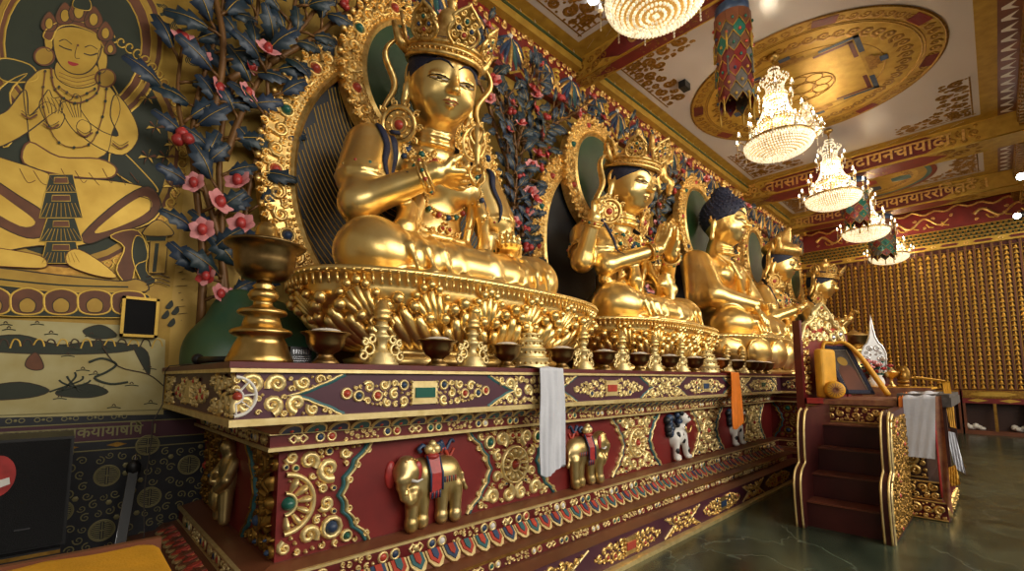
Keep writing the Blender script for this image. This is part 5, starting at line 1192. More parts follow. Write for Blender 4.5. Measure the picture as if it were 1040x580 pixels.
shrub(14.9, 'farthest blue-leaved shrub, left of the last crowned statue', [(-.1, 2.3, -.1, 5.5, .12), (.1, 2.3, .3, 5.7, .12), (-.1, 4.0, -1.1, 5.8, .1), (.1, 4.2, 1.2, 5.9, .08), (.1, 4.6, 2.4, 5.8, .1)], 14, nb=12)
# gilded mythical creatures perched over the halos
def cloud_figure(x, z, label, sd):
    s = SDF((-.6, -.3, -.6), (.6, .3, .7), .018); rng = random.Random(sd)
    s.ell((0, 0, .05), (.16, .14, .22), .08); s.ell((-.05, -.06, .36), (.12, .12, .13), .05)
    for q in (-1, 1):
        s.chain([(q * .12, 0, .18), (q * .34, -.05, .30), (q * .38, -.08, .52)], [.09, .06, .05], .04); s.chain([(q * .1, 0, -.1), (q * .3, -.06, -.18), (q * .2, -.08, -.42)], [.10, .08, .05], .04)
    for k in range(5): a = k * 1.3 + sd; s.chain([(.3 * cos(a + t * 2.2) * (1 - .5 * t), .05, .05 + .42 * sin(a + t * 2.2) * (1 - .5 * t)) for t in np.linspace(0, 1, 7)], [.07, .065, .06, .055, .05, .05, .06], .03)
    o = s.build('cloud_ornament', 'gold_leaf', None, loc=(x, 4.12, z)); tag(o, label, 'ornament'); return o
cloud_figure(8.1, 5.45, 'curling gilded cloud creature perched right of the four-armed statue\'s crown', 1)
cloud_figure(4.3, 5.85, 'curling gilded ornament high between the two nearest halos', 2) if False else None
cloud_figure(11.4, 5.55, 'curling gilded cloud creature behind the blue-haired statue', 4)
# ---- green rock at the left of the altar
s = SDF((-.75, -.45, 0), (.75, .4, .95), .018); s.ell((.15, .05, .3), (.42, .3, .36), .12); s.ell((-.12, .12, .35), (.28, .25, .40), .1); s.ell((-.32, .05, .1), (.26, .28, .34), .12); s.ell((.1, -.12, .15), (.42, .25, .26), .1); s.cap((-.35, -.05, .0), (-.18, .0, .5), .2, .09, .1); s.ell((.42, .1, .28), (.18, .2, .28), .1); s.cutz(0)
o = s.build('painted_rock', 'rock', None, loc=(1.12, 4.05, AT)); o.scale = (.86, .86, .86); tag(o, 'smooth green painted rock at the left end of the altar, behind the tall brass lamp', 'rock')
# ================================================================ VESSELS ON THE ALTAR
def brass_lamp():
    c = (.79, 2.75, AT); th = thing('butter_lamp', 'tall dull brass footed lamp bowl at the left corner of the altar', 'lamp', c)
    b = MB('brass'); b.lathe([(.21, 0), (.215, .02), (.20, .05), (.17, .12), (.145, .165), (.19, .185), (.20, .2), (.19, .215), (.13, .235), (.11, .30), (.155, .315), (.16, .33), (.15, .345), (.09, .36), (.065, .375), (.06, .40), (.085, .41), (.10, .44), (.085, .47), (.06, .485), (.075, .50), (.05, .52), (.05, .54)], c, 40); b.build('stem', th)
    b = MB('brass_dark'); b.lathe([(.06, .535), (.14, .55), (.185, .60), (.20, .66), (.205, .73), (.25, .755), (.265, .765), (.26, .775), (.19, .77), (.17, .76), (.0, .76)], c, 44); b.build('bowl', th)
    b = MB('brass'); b.lathe([(.16, .765), (.11, .80), (.075, .83), (.07, .88), (.055, .92), (.0, .935)], c, 24); b.build('lid', th)
    th.scale = (.80, .80, .86)
brass_lamp()
def bowl(S=1.0):
    th = thing('offering_bowl', '', 'bowl'); b = MB('brass_dark'); b.lathe([(.075, 0), (.08, .01), (.06, .03), (.042, .05), (.05, .065), (.085, .085), (.105, .12), (.112, .16), (.135, .175), (.14, .182), (.132, .186), (.11, .18)], (0, 0, 0), 36); b.build('vessel', th)
    b = MB('rice'); b.lathe([(.112, .176), (.10, .188), (.06, .205), (.0, .213)], (0, 0, 0), 24); b.build('rice', th); return th
def vase():
    th = thing('offering_vase', '', 'vase'); b = MB('gold_pale')
    b.lathe([(.105, 0), (.11, .015), (.09, .03), (.095, .045), (.07, .06), (.075, .075), (.045, .09), (.03, .13), (.045, .17), (.06, .185), (.04, .20), (.03, .225), (.045, .24), (.05, .25), (.035, .262), (.035, .28)], (0, 0, 0), 26)
    fr = FR((0, 0, 0), (1, 0, 0), (0, 0, 1), (0, -1, 0))
    for q in (-1, 1):
        for (a, c, r) in ((.095, .10, .045), (.13, .06, .032), (.075, .165, .03), (.12, .145, .024)): b.tube([(q * (a + r * (1 - .6 * t) * cos(t * 7 + 1)), -.01, c + r * (1 - .6 * t) * sin(t * 7 + 1)) for t in np.linspace(0, 1, 14)], .011, 0, 5)
        b.tube([(q * .03, 0, .10), (q * .09, 0, .055), (q * .14, 0, .10)], .010, 0, 5)
    b.build('stand', th)
    b = MB('gold_leaf'); b.lathe([(.03, .28), (.055, .29), (.062, .31), (.05, .325), (.065, .335), (.05, .36), (.035, .40), (.015, .425), (.0, .43)], (0, 0, 0), 22)
    for q in (-1, 1): b.tube([(q * .06, 0, .31), (q * .085, 0, .28), (q * .07, 0, .255)], .010, 0, 5)
    b.build('finial', th); return th
def tower(c, label):
    th = thing('mandala_offering', label, 'offering', c); b = MB('gold_pale', 'gold_dark'); z = 0
    for i, (r, h) in enumerate(((.165, .095), (.14, .08), (.115, .07), (.085, .055))):
        b.lathe([(r, 0), (r * 1.03, .008), (r, .016), (r * .97, h - .016), (r * 1.02, h - .008), (r * .98, h)], (c[0], c[1], c[2] + z), 36, 0)
        for k in range(22): q = 2 * pi * k / 22; b.ball((c[0] + r * cos(q), c[1] + r * sin(q), c[2] + z + h / 2), .012, 1 if k % 2 else 0, 5)
        z += h
    b.build('tier', th); b = MB('gold_leaf'); b.lathe([(.05, 0), (.03, .02), (.05, .04), (.02, .07), (.03, .09), (0, .13)], (c[0], c[1], c[2] + z), 14); b.build('finial', th)
tower((2.86, 2.66, AT), 'tiered gold mandala offering just left of the white scarf'); tower((6.35, 2.66, AT), 'tiered gold mandala offering before the four-armed statue\'s pedestal, right end')
bw = bowl(); vs_ = vase(); YB = 2.62
bowls = [(1.10, 'at the left, beside the tall brass lamp'), (1.89, 'between the two nearest vases and tower'), (2.56, 'just left of the tiered offering'), (3.24, 'right of the white scarf'), (3.90, 'second to the right of the white scarf'), (4.56, 'third to the right of the white scarf'), (5.24, 'fourth to the right of the white scarf'), (5.92, 'left of the small tiered offering'), (6.72, 'right of the small tiered offering'), (7.3, 'beside the orange scarf')]
for i, (x, l) in enumerate(bowls):
    o = bw if i == 0 else copy_tree(bw); o.location = (x, YB, AT); tag(o, 'bronze footed bowl heaped with white rice, ' + l, 'bowl', 'rice bowls along the altar edge')
for k, x in enumerate((7.85, 8.2, 8.55)):
    o = copy_tree(bw); o.location = (x, YB - .02, AT); tag(o, 'one of the small crowded bronze rice bowls near the altar corner below the smooth petals', 'bowl', 'crowded far rice bowls')
vases = [(1.47, 'nearest'), (2.22, 'second nearest'), (3.58, 'first after the white scarf'), (4.24, 'second after the white scarf'), (4.92, 'third after the white scarf'), (5.58, 'fourth after the white scarf'), (7.02, 'left of the orange scarf'), (7.6, 'right of the orange scarf')]
for i, (x, l) in enumerate(vases):
    o = vs_ if i == 0 else copy_tree(vs_); o.location = (x, YB + .02, AT); tag(o, 'ornate gold offering vase with curled sides, ' + l, 'vase', 'ornate vases between the bowls')
# small grey device and black microphone on the left
th = thing('small_device', 'small dark grey label box on the altar beside the tall brass lamp', 'box', (.99, 2.7, AT)); b = MB('black', 'steel'); b.box(.93, 1.05, 2.69, 2.75, AT, AT + .10, 'black'); b.build('case', th)
b = MB('steel'); fr = FR((.93, 2.689, AT), (1, 0, 0), (0, 0, 1), (0, -1, 0)); [qbox(fr, b, .012 + .014 * k, .02 + .014 * k, .06, .085, 0, .003, 0) for k in range(7)]; [ridge(b, fr, [(.01, .02 + .012 * k), (.11, .02 + .012 * k)], .002, .003) for k in range(3)]; b.build('markings', th)
th = thing('microphone', 'black microphone with thin cable lying at the altar\'s left corner', 'microphone', (.62, 3.1, AT))
b = MB('black'); b.tube([(.60, 3.25, AT + .03), (.68, 2.95, AT + .03)], [.022, .016], 0, 10); b.ball((.59, 3.28, AT + .035), .034, 0, 10); b.tube([(.68, 2.95, AT + .03), (.72, 2.85, AT + .025)], .009); b.build('handset', th)
b = MB('cloth_grey'); b.tube([(.60, 3.3, AT + .01), (.59, 3.7, AT + .01), (.565, 4.1, AT + .008), (.56, 4.25, AT - .03), (.56, 4.26, 1.3)] + [(.50 + .01 * sin(k), 4.27, 1.3 - .13 * k) for k in range(1, 9)], .004, 0, 5); b.build('cable', th)
# ---- scarves hung over the altar edge
def scarf(name, x0, x1, z0, mt, label, lift=0, wob=.02, yy=2.40, back=.22, taper=0):
    b = MB(mt); nu, nv = 22, 40; vs = []
    for i in range(nv + 1):
        t = i / nv; 
        for j in range(nu + 1):
            u = j / nu; x = x0 + (x1 - x0) * u + taper * (t - .15) * (u - .3) + .012 * sin(t * 5)
            f = wob * sin(u * 16 + t * 1.5) * (.3 + t) + wob * .6 * sin(u * 7 - t * 3)
            if t < .12: y, z = yy + back * (1 - t / .12), AT + .012 + .01 * sin(u * 9 + t * 30)
            else: y = yy - .012 - abs(f) * .8 - .015; z = AT + .01 - (AT - z0) * (t - .12) / .88 - (.03 * sin(u * 5) if t > .98 else 0)
            vs.append((x, y, z))
    b.add(vs, [(i * (nu + 1) + j, (i + 1) * (nu + 1) + j, (i + 1) * (nu + 1) + j + 1, i * (nu + 1) + j + 1) for i in range(nv) for j in range(nu)], 0, True)
    b.add([(v[0], v[1] + .006, v[2] - .002) for v in vs], [(i * (nu + 1) + j, i * (nu + 1) + j + 1, (i + 1) * (nu + 1) + j + 1, (i + 1) * (nu + 1) + j) for i in range(nv) for j in range(nu)], 0, True)
    return tag(b.build(name, loc=(x0, yy, AT)), label, 'scarf')
scarf('ceremonial_scarf', 2.66, 2.94, .78, 'cloth_white', 'long white silk scarf hanging over the altar front', yy=2.395)
scarf('ceremonial_scarf', 6.40, 6.68, .86, 'cloth_orange', 'long orange silk scarf hanging over the altar front', yy=2.395, wob=.012, taper=.12)
# ================================================================ MURAL ON THE BACK WALL (left)
mural = thing('wall_mural', 'large painted seated deity in gold, green and brown on the wall at the left', 'mural', (-.2, WY - .006, 1.3))
def W2(pts): return [(q.x, q.z) for q in (px(u, v, y=WY - .006) for u, v in pts)]
def sm(pts, closed=False, k=4):
    n = len(pts); out = []
    R = range(n if closed else n - 1)
    for i in R:
        p0, p1, p2, p3 = (pts[(i - 1) % n] if closed or i > 0 else pts[0]), pts[i], pts[(i + 1) % n], (pts[(i + 2) % n] if closed or i + 2 < n else pts[-1])
        for j in range(k):
            t = j / k; out.append(tuple(.5 * ((2 * b_) + (-a_ + c_) * t + (2 * a_ - 5 * b_ + 4 * c_ - d_) * t * t + (-a_ + 3 * b_ - 3 * c_ + d_) * t ** 3) for a_, b_, c_, d_ in zip(p0, p1, p2, p3)))
    if not closed: out.append(pts[-1])
    return out
class Art:
    def __init__(s): s.b = MB('gold_flat'); s.d = .002
    def fill(s, pts, mi, smooth=True, line=None, w=.0035):
        P = W2(sm(pts, True) if smooth else pts); P = [p for i, p in enumerate(P) if i == 0 or hypot(p[0] - P[i-1][0], p[1] - P[i-1][1]) > 1e-4]
        ar = sum(P[i-1][0] * P[i][1] - P[i][0] * P[i-1][1] for i in range(len(P)))
        if ar < 0: P.reverse()
        s.b.poly([FW.p(a, c, s.d) for a, c in P], FW.N, .0006, mi); s.d += .0004
        if line: ridge(s.b, FW, P, w, .0012, line, True, s.d)
    def line(s, pts, w=.003, mi='ink', smooth=True): ridge(s.b, FW, W2(sm(pts) if smooth else pts), w, .0012, mi, False, s.d + .0006)
    def ell(s, c, rx, ry, n=32): return [(c[0] + rx * cos(2 * pi * k / n), c[1] + ry * sin(2 * pi * k / n)) for k in range(n)]
    def done(s, nm, lab=None): return s.b.build(nm, mural, lab)
A_ = Art(); A_.d = .001
A_.fill([(-40, -40), (215, -40), (205, 60), (190, 170), (175, 300), (168, 420), (-40, 425)], 'gold_flat', False)
for cx_, cy_, sd in ((150, 40, 1), (185, 25, 2), (160, 10, 3), (135, 60, 4), (200, 60, 5)):
    for k in range(5): A_.line([(cx_ + 12 * cos(k * 1.3 + t) * (1 - t / 8), cy_ + 7 * sin(k * 1.3 + t) * (1 - t / 8)) for t in np.linspace(0, 4, 9)], .004, 'ink_green')
A_.done('background')
A_ = Art(); A_.d = .0035
A_.fill(A_.ell((68, 152), 122, 128), 'gold_dark', False); A_.fill(A_.ell((68, 152), 114, 120), 'ink_red', False); A_.fill(A_.ell((68, 152), 110, 116), 'gold_flat', False); A_.fill(A_.ell((68, 152), 104, 110), 'ink_green', False)
A_.fill(A_.ell((76, 42), 90, 92), 'ink_red', False, 'gold_paint', .008); A_.fill(A_.ell((76, 42), 84, 86), 'gold_flat', False); A_.fill(A_.ell((76, 42), 78, 80), 'ink_red', False, 'gold_paint', .004); A_.fill(A_.ell((74, 44), 70, 72), 'ink_green', False, 'gold_paint', .006)
for k in range(30):
    a = -1.25 + k * .085; u, v = 68 + 118 * cos(a), 152 + 124 * sin(a)
    A_.line([(u + 6 * cos(a * 5 + t) * (1 - t / 8), v + 6 * sin(a * 5 + t) * (1 - t / 8)) for t in np.linspace(0, 6, 12)], .005, 'gold_paint'); A_.line([(u - 5, v), (u, v + 5), (u + 5, v)], .002, 'ink')
for (u, v) in ((150, 100), (158, 130), (168, 160), (150, 160), (175, 190), (150, 78), (176, 148)):
    for k in range(6): A_.fill([(u, v), (u + 7 * cos(k), v + 5 * sin(k) - 3), (u + 10 * cos(k), v + 8 * sin(k))], 'gold_paint' if k % 2 else 'ink_red', False, 'ink', .0015)
A_.done('aureole')
A_ = Art(); A_.d = .012
# scarves
for P in ([(112, 85), (125, 110), (128, 140), (118, 152), (110, 130), (104, 100)], [(28, 75), (10, 95), (18, 130), (4, 150), (-6, 120), (0, 90)], [(118, 150), (150, 180), (160, 195), (140, 190), (112, 170)], [(0, 60), (30, 66), (38, 80), (20, 84), (0, 80)]): A_.fill(P, 'ink_green', True, 'gold_paint', .005)
# torso, arms
SK = 'gold_paint'
A_.fill([(50, 70), (32, 78), (24, 92), (28, 125), (34, 150), (70, 165), (106, 158), (114, 135), (122, 112), (116, 94), (100, 82)], SK, True, 'ink', .004)
A_.fill([(24, 92), (8, 112), (-6, 122), (-8, 150), (20, 140), (50, 118), (58, 112), (46, 104), (30, 118), (28, 100)], SK, True, 'ink', .004)
A_.fill([(118, 96), (136, 120), (140, 142), (124, 158), (96, 148), (78, 132), (84, 122), (104, 134), (120, 138), (112, 118)], SK, True, 'ink', .004)
A_.fill([(40, 108), (46, 96), (50, 92), (54, 100), (62, 100), (60, 112), (66, 118), (60, 130), (50, 128)], SK, True, 'ink', .003); A_.fill([(62, 106), (72, 102), (76, 96), (82, 100), (82, 112), (92, 128), (88, 140), (76, 134), (66, 120)], SK, True, 'ink', .003)
for k in range(5): A_.line([(44 + k * 4, 98 + k), (48 + k * 4, 108), (50 + k * 3, 116)], .002); A_.line([(66 + k * 4, 104), (70 + k * 3, 112), (74 + k * 2, 120)], .002)
# neck, head, ears
A_.fill([(60, 62), (58, 80), (78, 90), (99, 84), (97, 66)], SK, True, 'ink', .003)
for k in range(3): A_.line([(60, 74 + k * 4), (78, 80 + k * 4), (96, 76 + k * 4)], .002, 'ink_red')
for q in ((50, 40), (104, 62)): A_.fill(A_.ell(q, 5, 13), SK, False, 'ink', .003); A_.fill(A_.ell((q[0] - 5 + (8 if q[0] > 80 else 0), q[1] + 18), 10, 9), 'gold_flat', False, 'ink_red', .006)
A_.fill([(54, 40), (56, 56), (62, 68), (72, 75), (84, 76), (94, 70), (101, 58), (103, 44), (98, 36), (84, 30), (70, 28), (58, 31)], SK, True, 'ink', .004)
for P in ([(60, 43), (66, 41), (73, 46)], [(86, 49), (92, 47), (99, 51)]): A_.line(P, .003)
for P in ([(60, 47), (66, 50), (73, 52)], [(85, 55), (92, 57), (99, 55)]): A_.line(P, .005); 
A_.line([(78, 48), (76, 56), (77, 60), (81, 60)], .002); A_.fill([(69, 63), (74, 64), (80, 66), (75, 68), (70, 66)], 'lip', True); A_.fill(A_.ell((79, 47), 1.3, 1.3), 'ink_red', False)
# crown
A_.fill([(44, 38), (50, 28), (66, 22), (86, 24), (104, 34), (112, 48), (106, 50), (98, 36), (84, 29), (70, 26), (58, 30), (52, 42)], 'ink_red', True, 'gold_paint', .004)
for (u, v, r) in ((50, 24, 8), (66, 16, 9), (80, 12, 10), (95, 20, 9), (107, 34, 8), (112, 50, 6)):
    A_.fill([(u - r * .7, v + r), (u - r, v), (u, v - r * 1.4), (u + r, v), (u + r * .7, v + r)], 'ink_red', True, 'ink', .003); A_.fill(A_.ell((u, v + 1), r * .5, r * .7), 'gold_paint', False, 'ink', .0025)
A_.fill([(74, 8), (78, -4), (84, -6), (92, 4), (90, 12)], 'ink_green', True, 'gold_paint', .003)
# jewellery
for P, w in (([(52, 70), (56, 92), (76, 106), (98, 96), (101, 76)], .005), ([(46, 74), (44, 110), (60, 146), (90, 148), (104, 120), (108, 92)], .003), ([(60, 90), (78, 100), (96, 92)], .003)):
    A_.line(P, w, 'ink_red'); S_ = sm(P)
    for p in S_[::2]: A_.fill(A_.ell(p, 1.6, 1.6, 8), 'ink_green', False)
for c in ((30, 120), (122, 150), (52, 130), (86, 138)): A_.line([(c[0] - 8, c[1] - 3), (c[0], c[1] + 2), (c[0] + 8, c[1] - 2)], .005, 'ink_red'); A_.line([(c[0] - 8, c[1] - 6), (c[0], c[1] - 1), (c[0] + 8, c[1] - 5)], .002, 'ink')
A_.done('seated_figure')
A_ = Art(); A_.d = .022
# waist, skirt, legs with brown shading
A_.fill([(30, 145), (60, 160), (100, 162), (118, 172), (108, 182), (60, 178), (24, 166)], SK, True, 'ink_red', .006)
A_.fill([(-20, 165), (24, 168), (60, 180), (110, 184), (150, 192), (164, 210), (152, 228), (110, 240), (80, 250), (40, 250), (-20, 250)], SK, True, 'ink', .004)
A_.fill([(-20, 178), (20, 200), (48, 220), (44, 240), (20, 240), (-20, 215)], 'ink_red', True, 'ink', .004); A_.fill([(-20, 186), (14, 208), (36, 226), (20, 230), (-20, 205)], SK, True)
A_.fill([(84, 238), (120, 205), (150, 190), (163, 208), (150, 226), (112, 240), (90, 248)], 'ink_red', True, 'ink', .004); A_.fill([(96, 236), (124, 212), (146, 200), (154, 210), (140, 222), (112, 234)], SK, True); A_.line([(140, 200), (152, 204), (152, 216)], .003)
for k in range(9): A_.line([(20 + k * 14, 172 + (k % 3) * 2), (28 + k * 14, 186), (36 + k * 13, 184 + (k % 2) * 5)], .002, 'ink_red')
# apron with pleats
for i, (y0, y1, w0, w1) in enumerate(((178, 196, 12, 16), (196, 222, 16, 22), (222, 246, 14, 22), (246, 268, 15, 20))):
    A_.fill([(62 - w0, y0), (62 + w0, y0), (62 + w1, y1), (62 - w1, y1)], 'ink_green', False, 'gold_paint', .004); A_.fill([(62 - w0 * .55, y0 + 3), (62 + w0 * .55, y0 + 3), (62 + w0 * .6, y0 + 9), (62 - w0 * .6, y0 + 9)], 'ink_red', False, 'gold_paint', .003)
    for k in range(9): A_.line([(62 + w0 * (k - 4) / 4.6, y0 + 11), (62 + w1 * (k - 4) / 4.3, y1 - 1)], .0022, 'gold_flat', False)
for P in ([(-20, 252), (20, 256), (44, 262), (46, 272), (20, 272), (-20, 268)], [(68, 258), (80, 254), (104, 268), (118, 282), (96, 280), (70, 270)]): A_.fill(P, SK, True, 'ink_red', .003)
A_.fill([(112, 240), (126, 252), (118, 275), (132, 290), (138, 270), (150, 262), (140, 235)], 'ink_red', True, 'gold_paint', .005); A_.fill([(138, 240), (150, 250), (148, 275), (158, 285), (146, 290), (134, 262)], 'ink_green', True, 'gold_paint', .004)
A_.done('robe')
A_ = Art(); A_.d = .031
A_.fill([(-20, 272), (60, 280), (120, 286), (138, 284), (150, 290), (140, 298), (60, 298), (-20, 290)], 'gold_flat', True, 'ink', .005); A_.line([(-20, 282), (60, 290), (130, 292)], .006, 'ink_green')
A_.fill([(-20, 290), (60, 297), (142, 298), (150, 308), (138, 322), (60, 322), (-20, 318)], 'ink_green', True, 'gold_paint', .004)
for k in range(5):
    u = -6 + k * 34; A_.fill([(u, 292 + k), (u + 16, 300), (u + 15, 316), (u, 320), (u - 15, 316), (u - 16, 300)], 'ink_red', True, 'gold_paint', .006); A_.fill([(u, 303), (u + 8, 308), (u + 7, 316), (u, 318), (u - 7, 316), (u - 8, 308)], 'gold_flat', True, 'ink', .003)
A_.fill([(146, 236), (170, 236), (168, 246), (148, 246)], 'ink_green', False, 'gold_paint', .004); A_.fill([(152, 246), (170, 246), (167, 278), (150, 278)], 'gold_flat', False, 'ink', .003); A_.fill([(157, 248), (161, 248), (158, 277), (154, 277)], 'ink_green', False)
for k in range(3): A_.line([(148, 282 + k * 4), (160, 279 + k * 4), (172, 283 + k * 4)], .004, 'ink')
A_.fill([(148, 232), (160, 224), (172, 232), (174, 240), (146, 240)], 'gold_flat', True, 'ink', .004)
A_.done('lotus_seat')
A_ = Art(); A_.d = .0035
M['sky_paint'] = mat('pale_landscape_paint', (.52, .46, .22), .5, .15, noise=1, col2=(.42, .33, .11), nscale=5)
A_.fill([(-40, 322), (120, 330), (168, 345), (166, 421), (-40, 425)], 'sky_paint', False)
rg = random.Random(2)
for P in ([(-20, 345), (20, 340), (60, 350), (100, 346), (140, 352), (120, 358), (60, 360), (-20, 356)], [(-20, 395), (20, 388), (50, 396), (30, 404), (-20, 406)], [(60, 396), (90, 390), (110, 398), (90, 404), (60, 402)], [(100, 330), (112, 334), (118, 342), (96, 344), (84, 336)], [(135, 350), (150, 358), (152, 380), (145, 372)]):
    A_.fill(P, 'ink_green', True, 'ink', .003)
for k in range(15): u = -14 + k * 12; A_.line([(u, 352 + 2 * sin(k)), (u + 4, 345), (u + 9, 346), (u + 11, 352)], .0045, 'ink' if k % 2 else 'gold_paint')
for k in range(16): u, v = rg.uniform(0, 160), rg.uniform(328, 415); A_.line([(u - 7, v), (u, v - 1), (u + 7, v)], .0035, 'ink_green'); A_.line([(u - 2, v - 2), (u, v - 4), (u + 2, v - 2)], .003, 'ink')
A_.fill([(26, 372), (28, 364), (36, 358), (42, 365), (44, 374), (35, 376)], 'ink_red', True, 'ink', .003)
for k in range(5): A_.line([(70 + 20 * cos(k), 398), (66 + k * 5, 384 + 3 * abs(k - 2)), (60 + k * 8, 378 + 4 * abs(k - 2))], .006, 'ink_green')
for c in ((85, 400), (100, 402)):
    for k in range(7): A_.fill([(c[0] - 1, c[1]), (c[0] + 12 * cos(pi + k * pi / 6), c[1] + 13 * sin(pi + k * pi / 6)), (c[0] + 2, c[1])], 'ink_green', False)
A_.line([(90, 368), (104, 364), (118, 370), (108, 378), (96, 384), (112, 390), (130, 388)], .008, 'ink_green'); A_.line([(104, 352), (120, 372), (150, 380), (166, 392)], .004, 'ink')
for u, v in ((168, 312), (174, 318), (164, 322), (170, 330)): A_.fill([(u, v), (u + 6, v - 7), (u + 8, v - 2), (u + 4, v + 2)], 'ink_green', True)
for k in range(9): A_.line([(178 + 3 * (k % 3), 270 + k * 7), (184 + 2 * (k % 4), 269 + k * 7)], .002, 'ink')
A_.done('landscape')
# ---- painted wainscot bands under the mural
M['navy_paint'] = mat('navy_wall_paint', (.016, .018, .026), .45, noise=.4); M['silver_paint'] = mat('olive_gold_line', (.26, .23, .10), .5, .3)
th = thing('painted_wainscot', 'dark wall band with gold clouds, round emblems and lettering beside the altar', 'wainscot', (-.6, WY, .6))
b = MB('navy_paint', 'silver_paint', 'gold_dark', 'plum'); X0, X1 = -2.2, 1.0
quad(b, FW, X0, X1, 0, .975, .003, 'navy_paint'); quad(b, FW, X0, X1, 1.17, 1.25, .003, 'navy_paint'); quad(b, FW, X0, X1, 1.04, 1.17, .003, 'plum'); quad(b, FW, X0, X1, .975, 1.04, .003, 'navy_paint')
for z in (1.25, 1.17, 1.04, .975): ridge(b, FW, [(X0, z), (X1, z)], .005, .004, 'silver_paint', d=.003)
for k in range(16):
    x = -1.7 + k * .135
    for q in (-1, 1): ring(b, FW, x + q * .03, 1.21, .014, .003, .002, 'silver_paint', 10, d=.003)
    dome(b, FW, x, 1.21, .01, .003, 'silver_paint', 6, d=.003)
    plate(b, FW, [(x - .06, 1.007), (x, 1.025), (x + .06, 1.007), (x, .99)], .003, .001, 'gold_dark') if k % 2 else None
def medallion(u, v):
    q = px(u, v, y=WY); r = .072; ring(b, FW, q.x, q.z, r, .005, .002, 'silver_paint', 32, d=.004); ring(b, FW, q.x, q.z, r * .88, .0025, .002, 'silver_paint', 32, d=.004)
    for k in range(-4, 5):
        h = .82 * sqrt(max(0, 1 - (k / 5) ** 2)) * r; z = q.z + k * r * .19
        if k == 0: ridge(b, FW, [(q.x - h, z), (q.x + h, z)], .004, .002, 'silver_paint', d=.004)
        else:
            for s_ in (-1, 1): ridge(b, FW, [(q.x + s_ * h, z), (q.x + s_ * r * .14, z)], .0035, .002, 'silver_paint', d=.004)
    ridge(b, FW, [(q.x, q.z - r * .8), (q.x, q.z + r * .8)], .0035, .002, 'silver_paint', d=.004)
    return (q.x, q.z, .085)
MD = [medallion(*c) for c in ((108.6, 483), (151.7, 505), (103.4, 538.6), (150, 452), (192, 472), (60, 520), (60, 460), (150, 565), (20, 500))]
def insw(a, q, r): return all((a - m[0]) ** 2 + (q - m[1]) ** 2 > (m[2] + r * .8) ** 2 for m in MD) and q < .965 - r
filigree(b, FR((0, WY - .004, 0), (1, 0, 0), (0, 0, 1), (0, -1, 0)), insw, (-.5, X1, .15, .97), .036, .02, 77, 'silver_paint', .003, (), None, 700, 0, .10)
b.build('painted_panel', th)
t = text_mesh('ॐ तमसाया मतमयमकयकयायाषिषै  ।', .105, .001, FW, 'silver_paint', 'lettering', a=.56, b=1.075, d=.004, align='RIGHT', sx=.92); t.build('lettering', th)
# ---- dark vent panel in gilt frame on the mural
p0, p1 = px(120.5, 342, y=WY), px(161, 305, y=WY); th = thing('vent_panel', 'square black grille in a thin gilt frame set into the mural', 'panel', (p0.x, WY - .05, p0.z))
b = MB('gold_paint'); x0, x1, z0_, z1_ = p0.x, p1.x, p0.z, p1.z
for (a, c, d_, e) in ((x0, x1, z0_, z0_ + .02), (x0, x1, z1_ - .02, z1_), (x0, x0 + .02, z0_, z1_), (x1 - .02, x1, z0_, z1_)): b.box(a, c, WY - .075, WY - .036, d_, e)
b.build('frame', th); b = MB('grille'); b.box(x0 + .015, x1 - .015, WY - .06, WY - .036, z0_ + .015, z1_ - .015); b.build('grille', th)
# ================================================================ LEFT FOREGROUND
q0, q1 = px(76, 443, y=3.55), px(66, 553, y=3.55); th = thing('loudspeaker', 'large black loudspeaker cabinet standing before the mural at the left edge', 'speaker', (-.2, 3.7, q1.z))
b = MB('black'); b.box(-.62, q0.x, 3.57, 3.95, q1.z, q0.z, 0); b.build('cabinet', th); b = MB('grille'); b.box(-.60, q0.x - .015, 3.545, 3.575, q1.z + .015, q0.z - .015); b.build('grille', th)
q = px(-3, 484, y=3.54); b = MB('petal_red', 'white'); fr = FR((q.x, 3.545, q.z), (1, 0, 0), (0, 0, 1), (0, -1, 0)); plate(b, fr, [(.068 * cos(a), .105 * sin(a)) for a in np.linspace(0, 2 * pi, 28, endpoint=False)], 0, .004, 'petal_red'); plate(b, fr, [(.01, -.06), (.05, -.045), (.045, -.01), (.01, -.02)], .004, .002, 'white'); b.build('badge', th)
q = px(22, 538, y=3.54); b = MB('steel'); fr = FR((q.x, 3.545, q.z), (1, 0, 0), (0, 0, 1), (0, -1, 0)); qbox(fr, b, -.03, .03, -.004, .004, 0, .004, 0); b.build('nameplate', th)
th = thing('speaker_plinth', 'low dark plinth carrying the loudspeaker', 'plinth', (-.2, 3.75, 0)); b = MB('black', 'gold_dark'); b.box(-.66, q0.x - .02, 3.52, 4.0, 0, q1.z - .003, 'black'); b.box(-.66, q0.x - .018, 3.515, 3.53, q1.z - .03, q1.z - .012, 'gold_dark'); b.build('body', th)
e0, e1 = px(163, 547, z=.86), px(174, 580, z=.86)
th = thing('side_table', 'low red-edged table covered in saffron cloth in the bottom left corner', 'table', (-.5, 2.2, 0))
b = MB('brown', 'darkwood'); b.box(-1.3, e0.x, e0.y - .03, e0.y, .78, .872, 'brown'); b.box(-1.3, e0.x - .01, 1.72, e0.y - .03, .80, .825, 'brown'); b.box(-1.25, .1, 1.8, e0.y - .06, .1, .8, 'darkwood'); b.build('frame', th)
for x in (-1.2, .06):
    for y in (1.78, e0.y - .1): b = MB('darkwood'); b.box(x, x + .05, y, y + .05, 0, .8); b.build('leg', th)
th = thing('saffron_cloth', 'saffron yellow cloth with rounded corner spread on the low table', 'cloth', (-.5, 2.1, .83))
s = SDF((-1.3, 1.68, .80), (e0.x + .02, e0.y + .02, .90), .012)
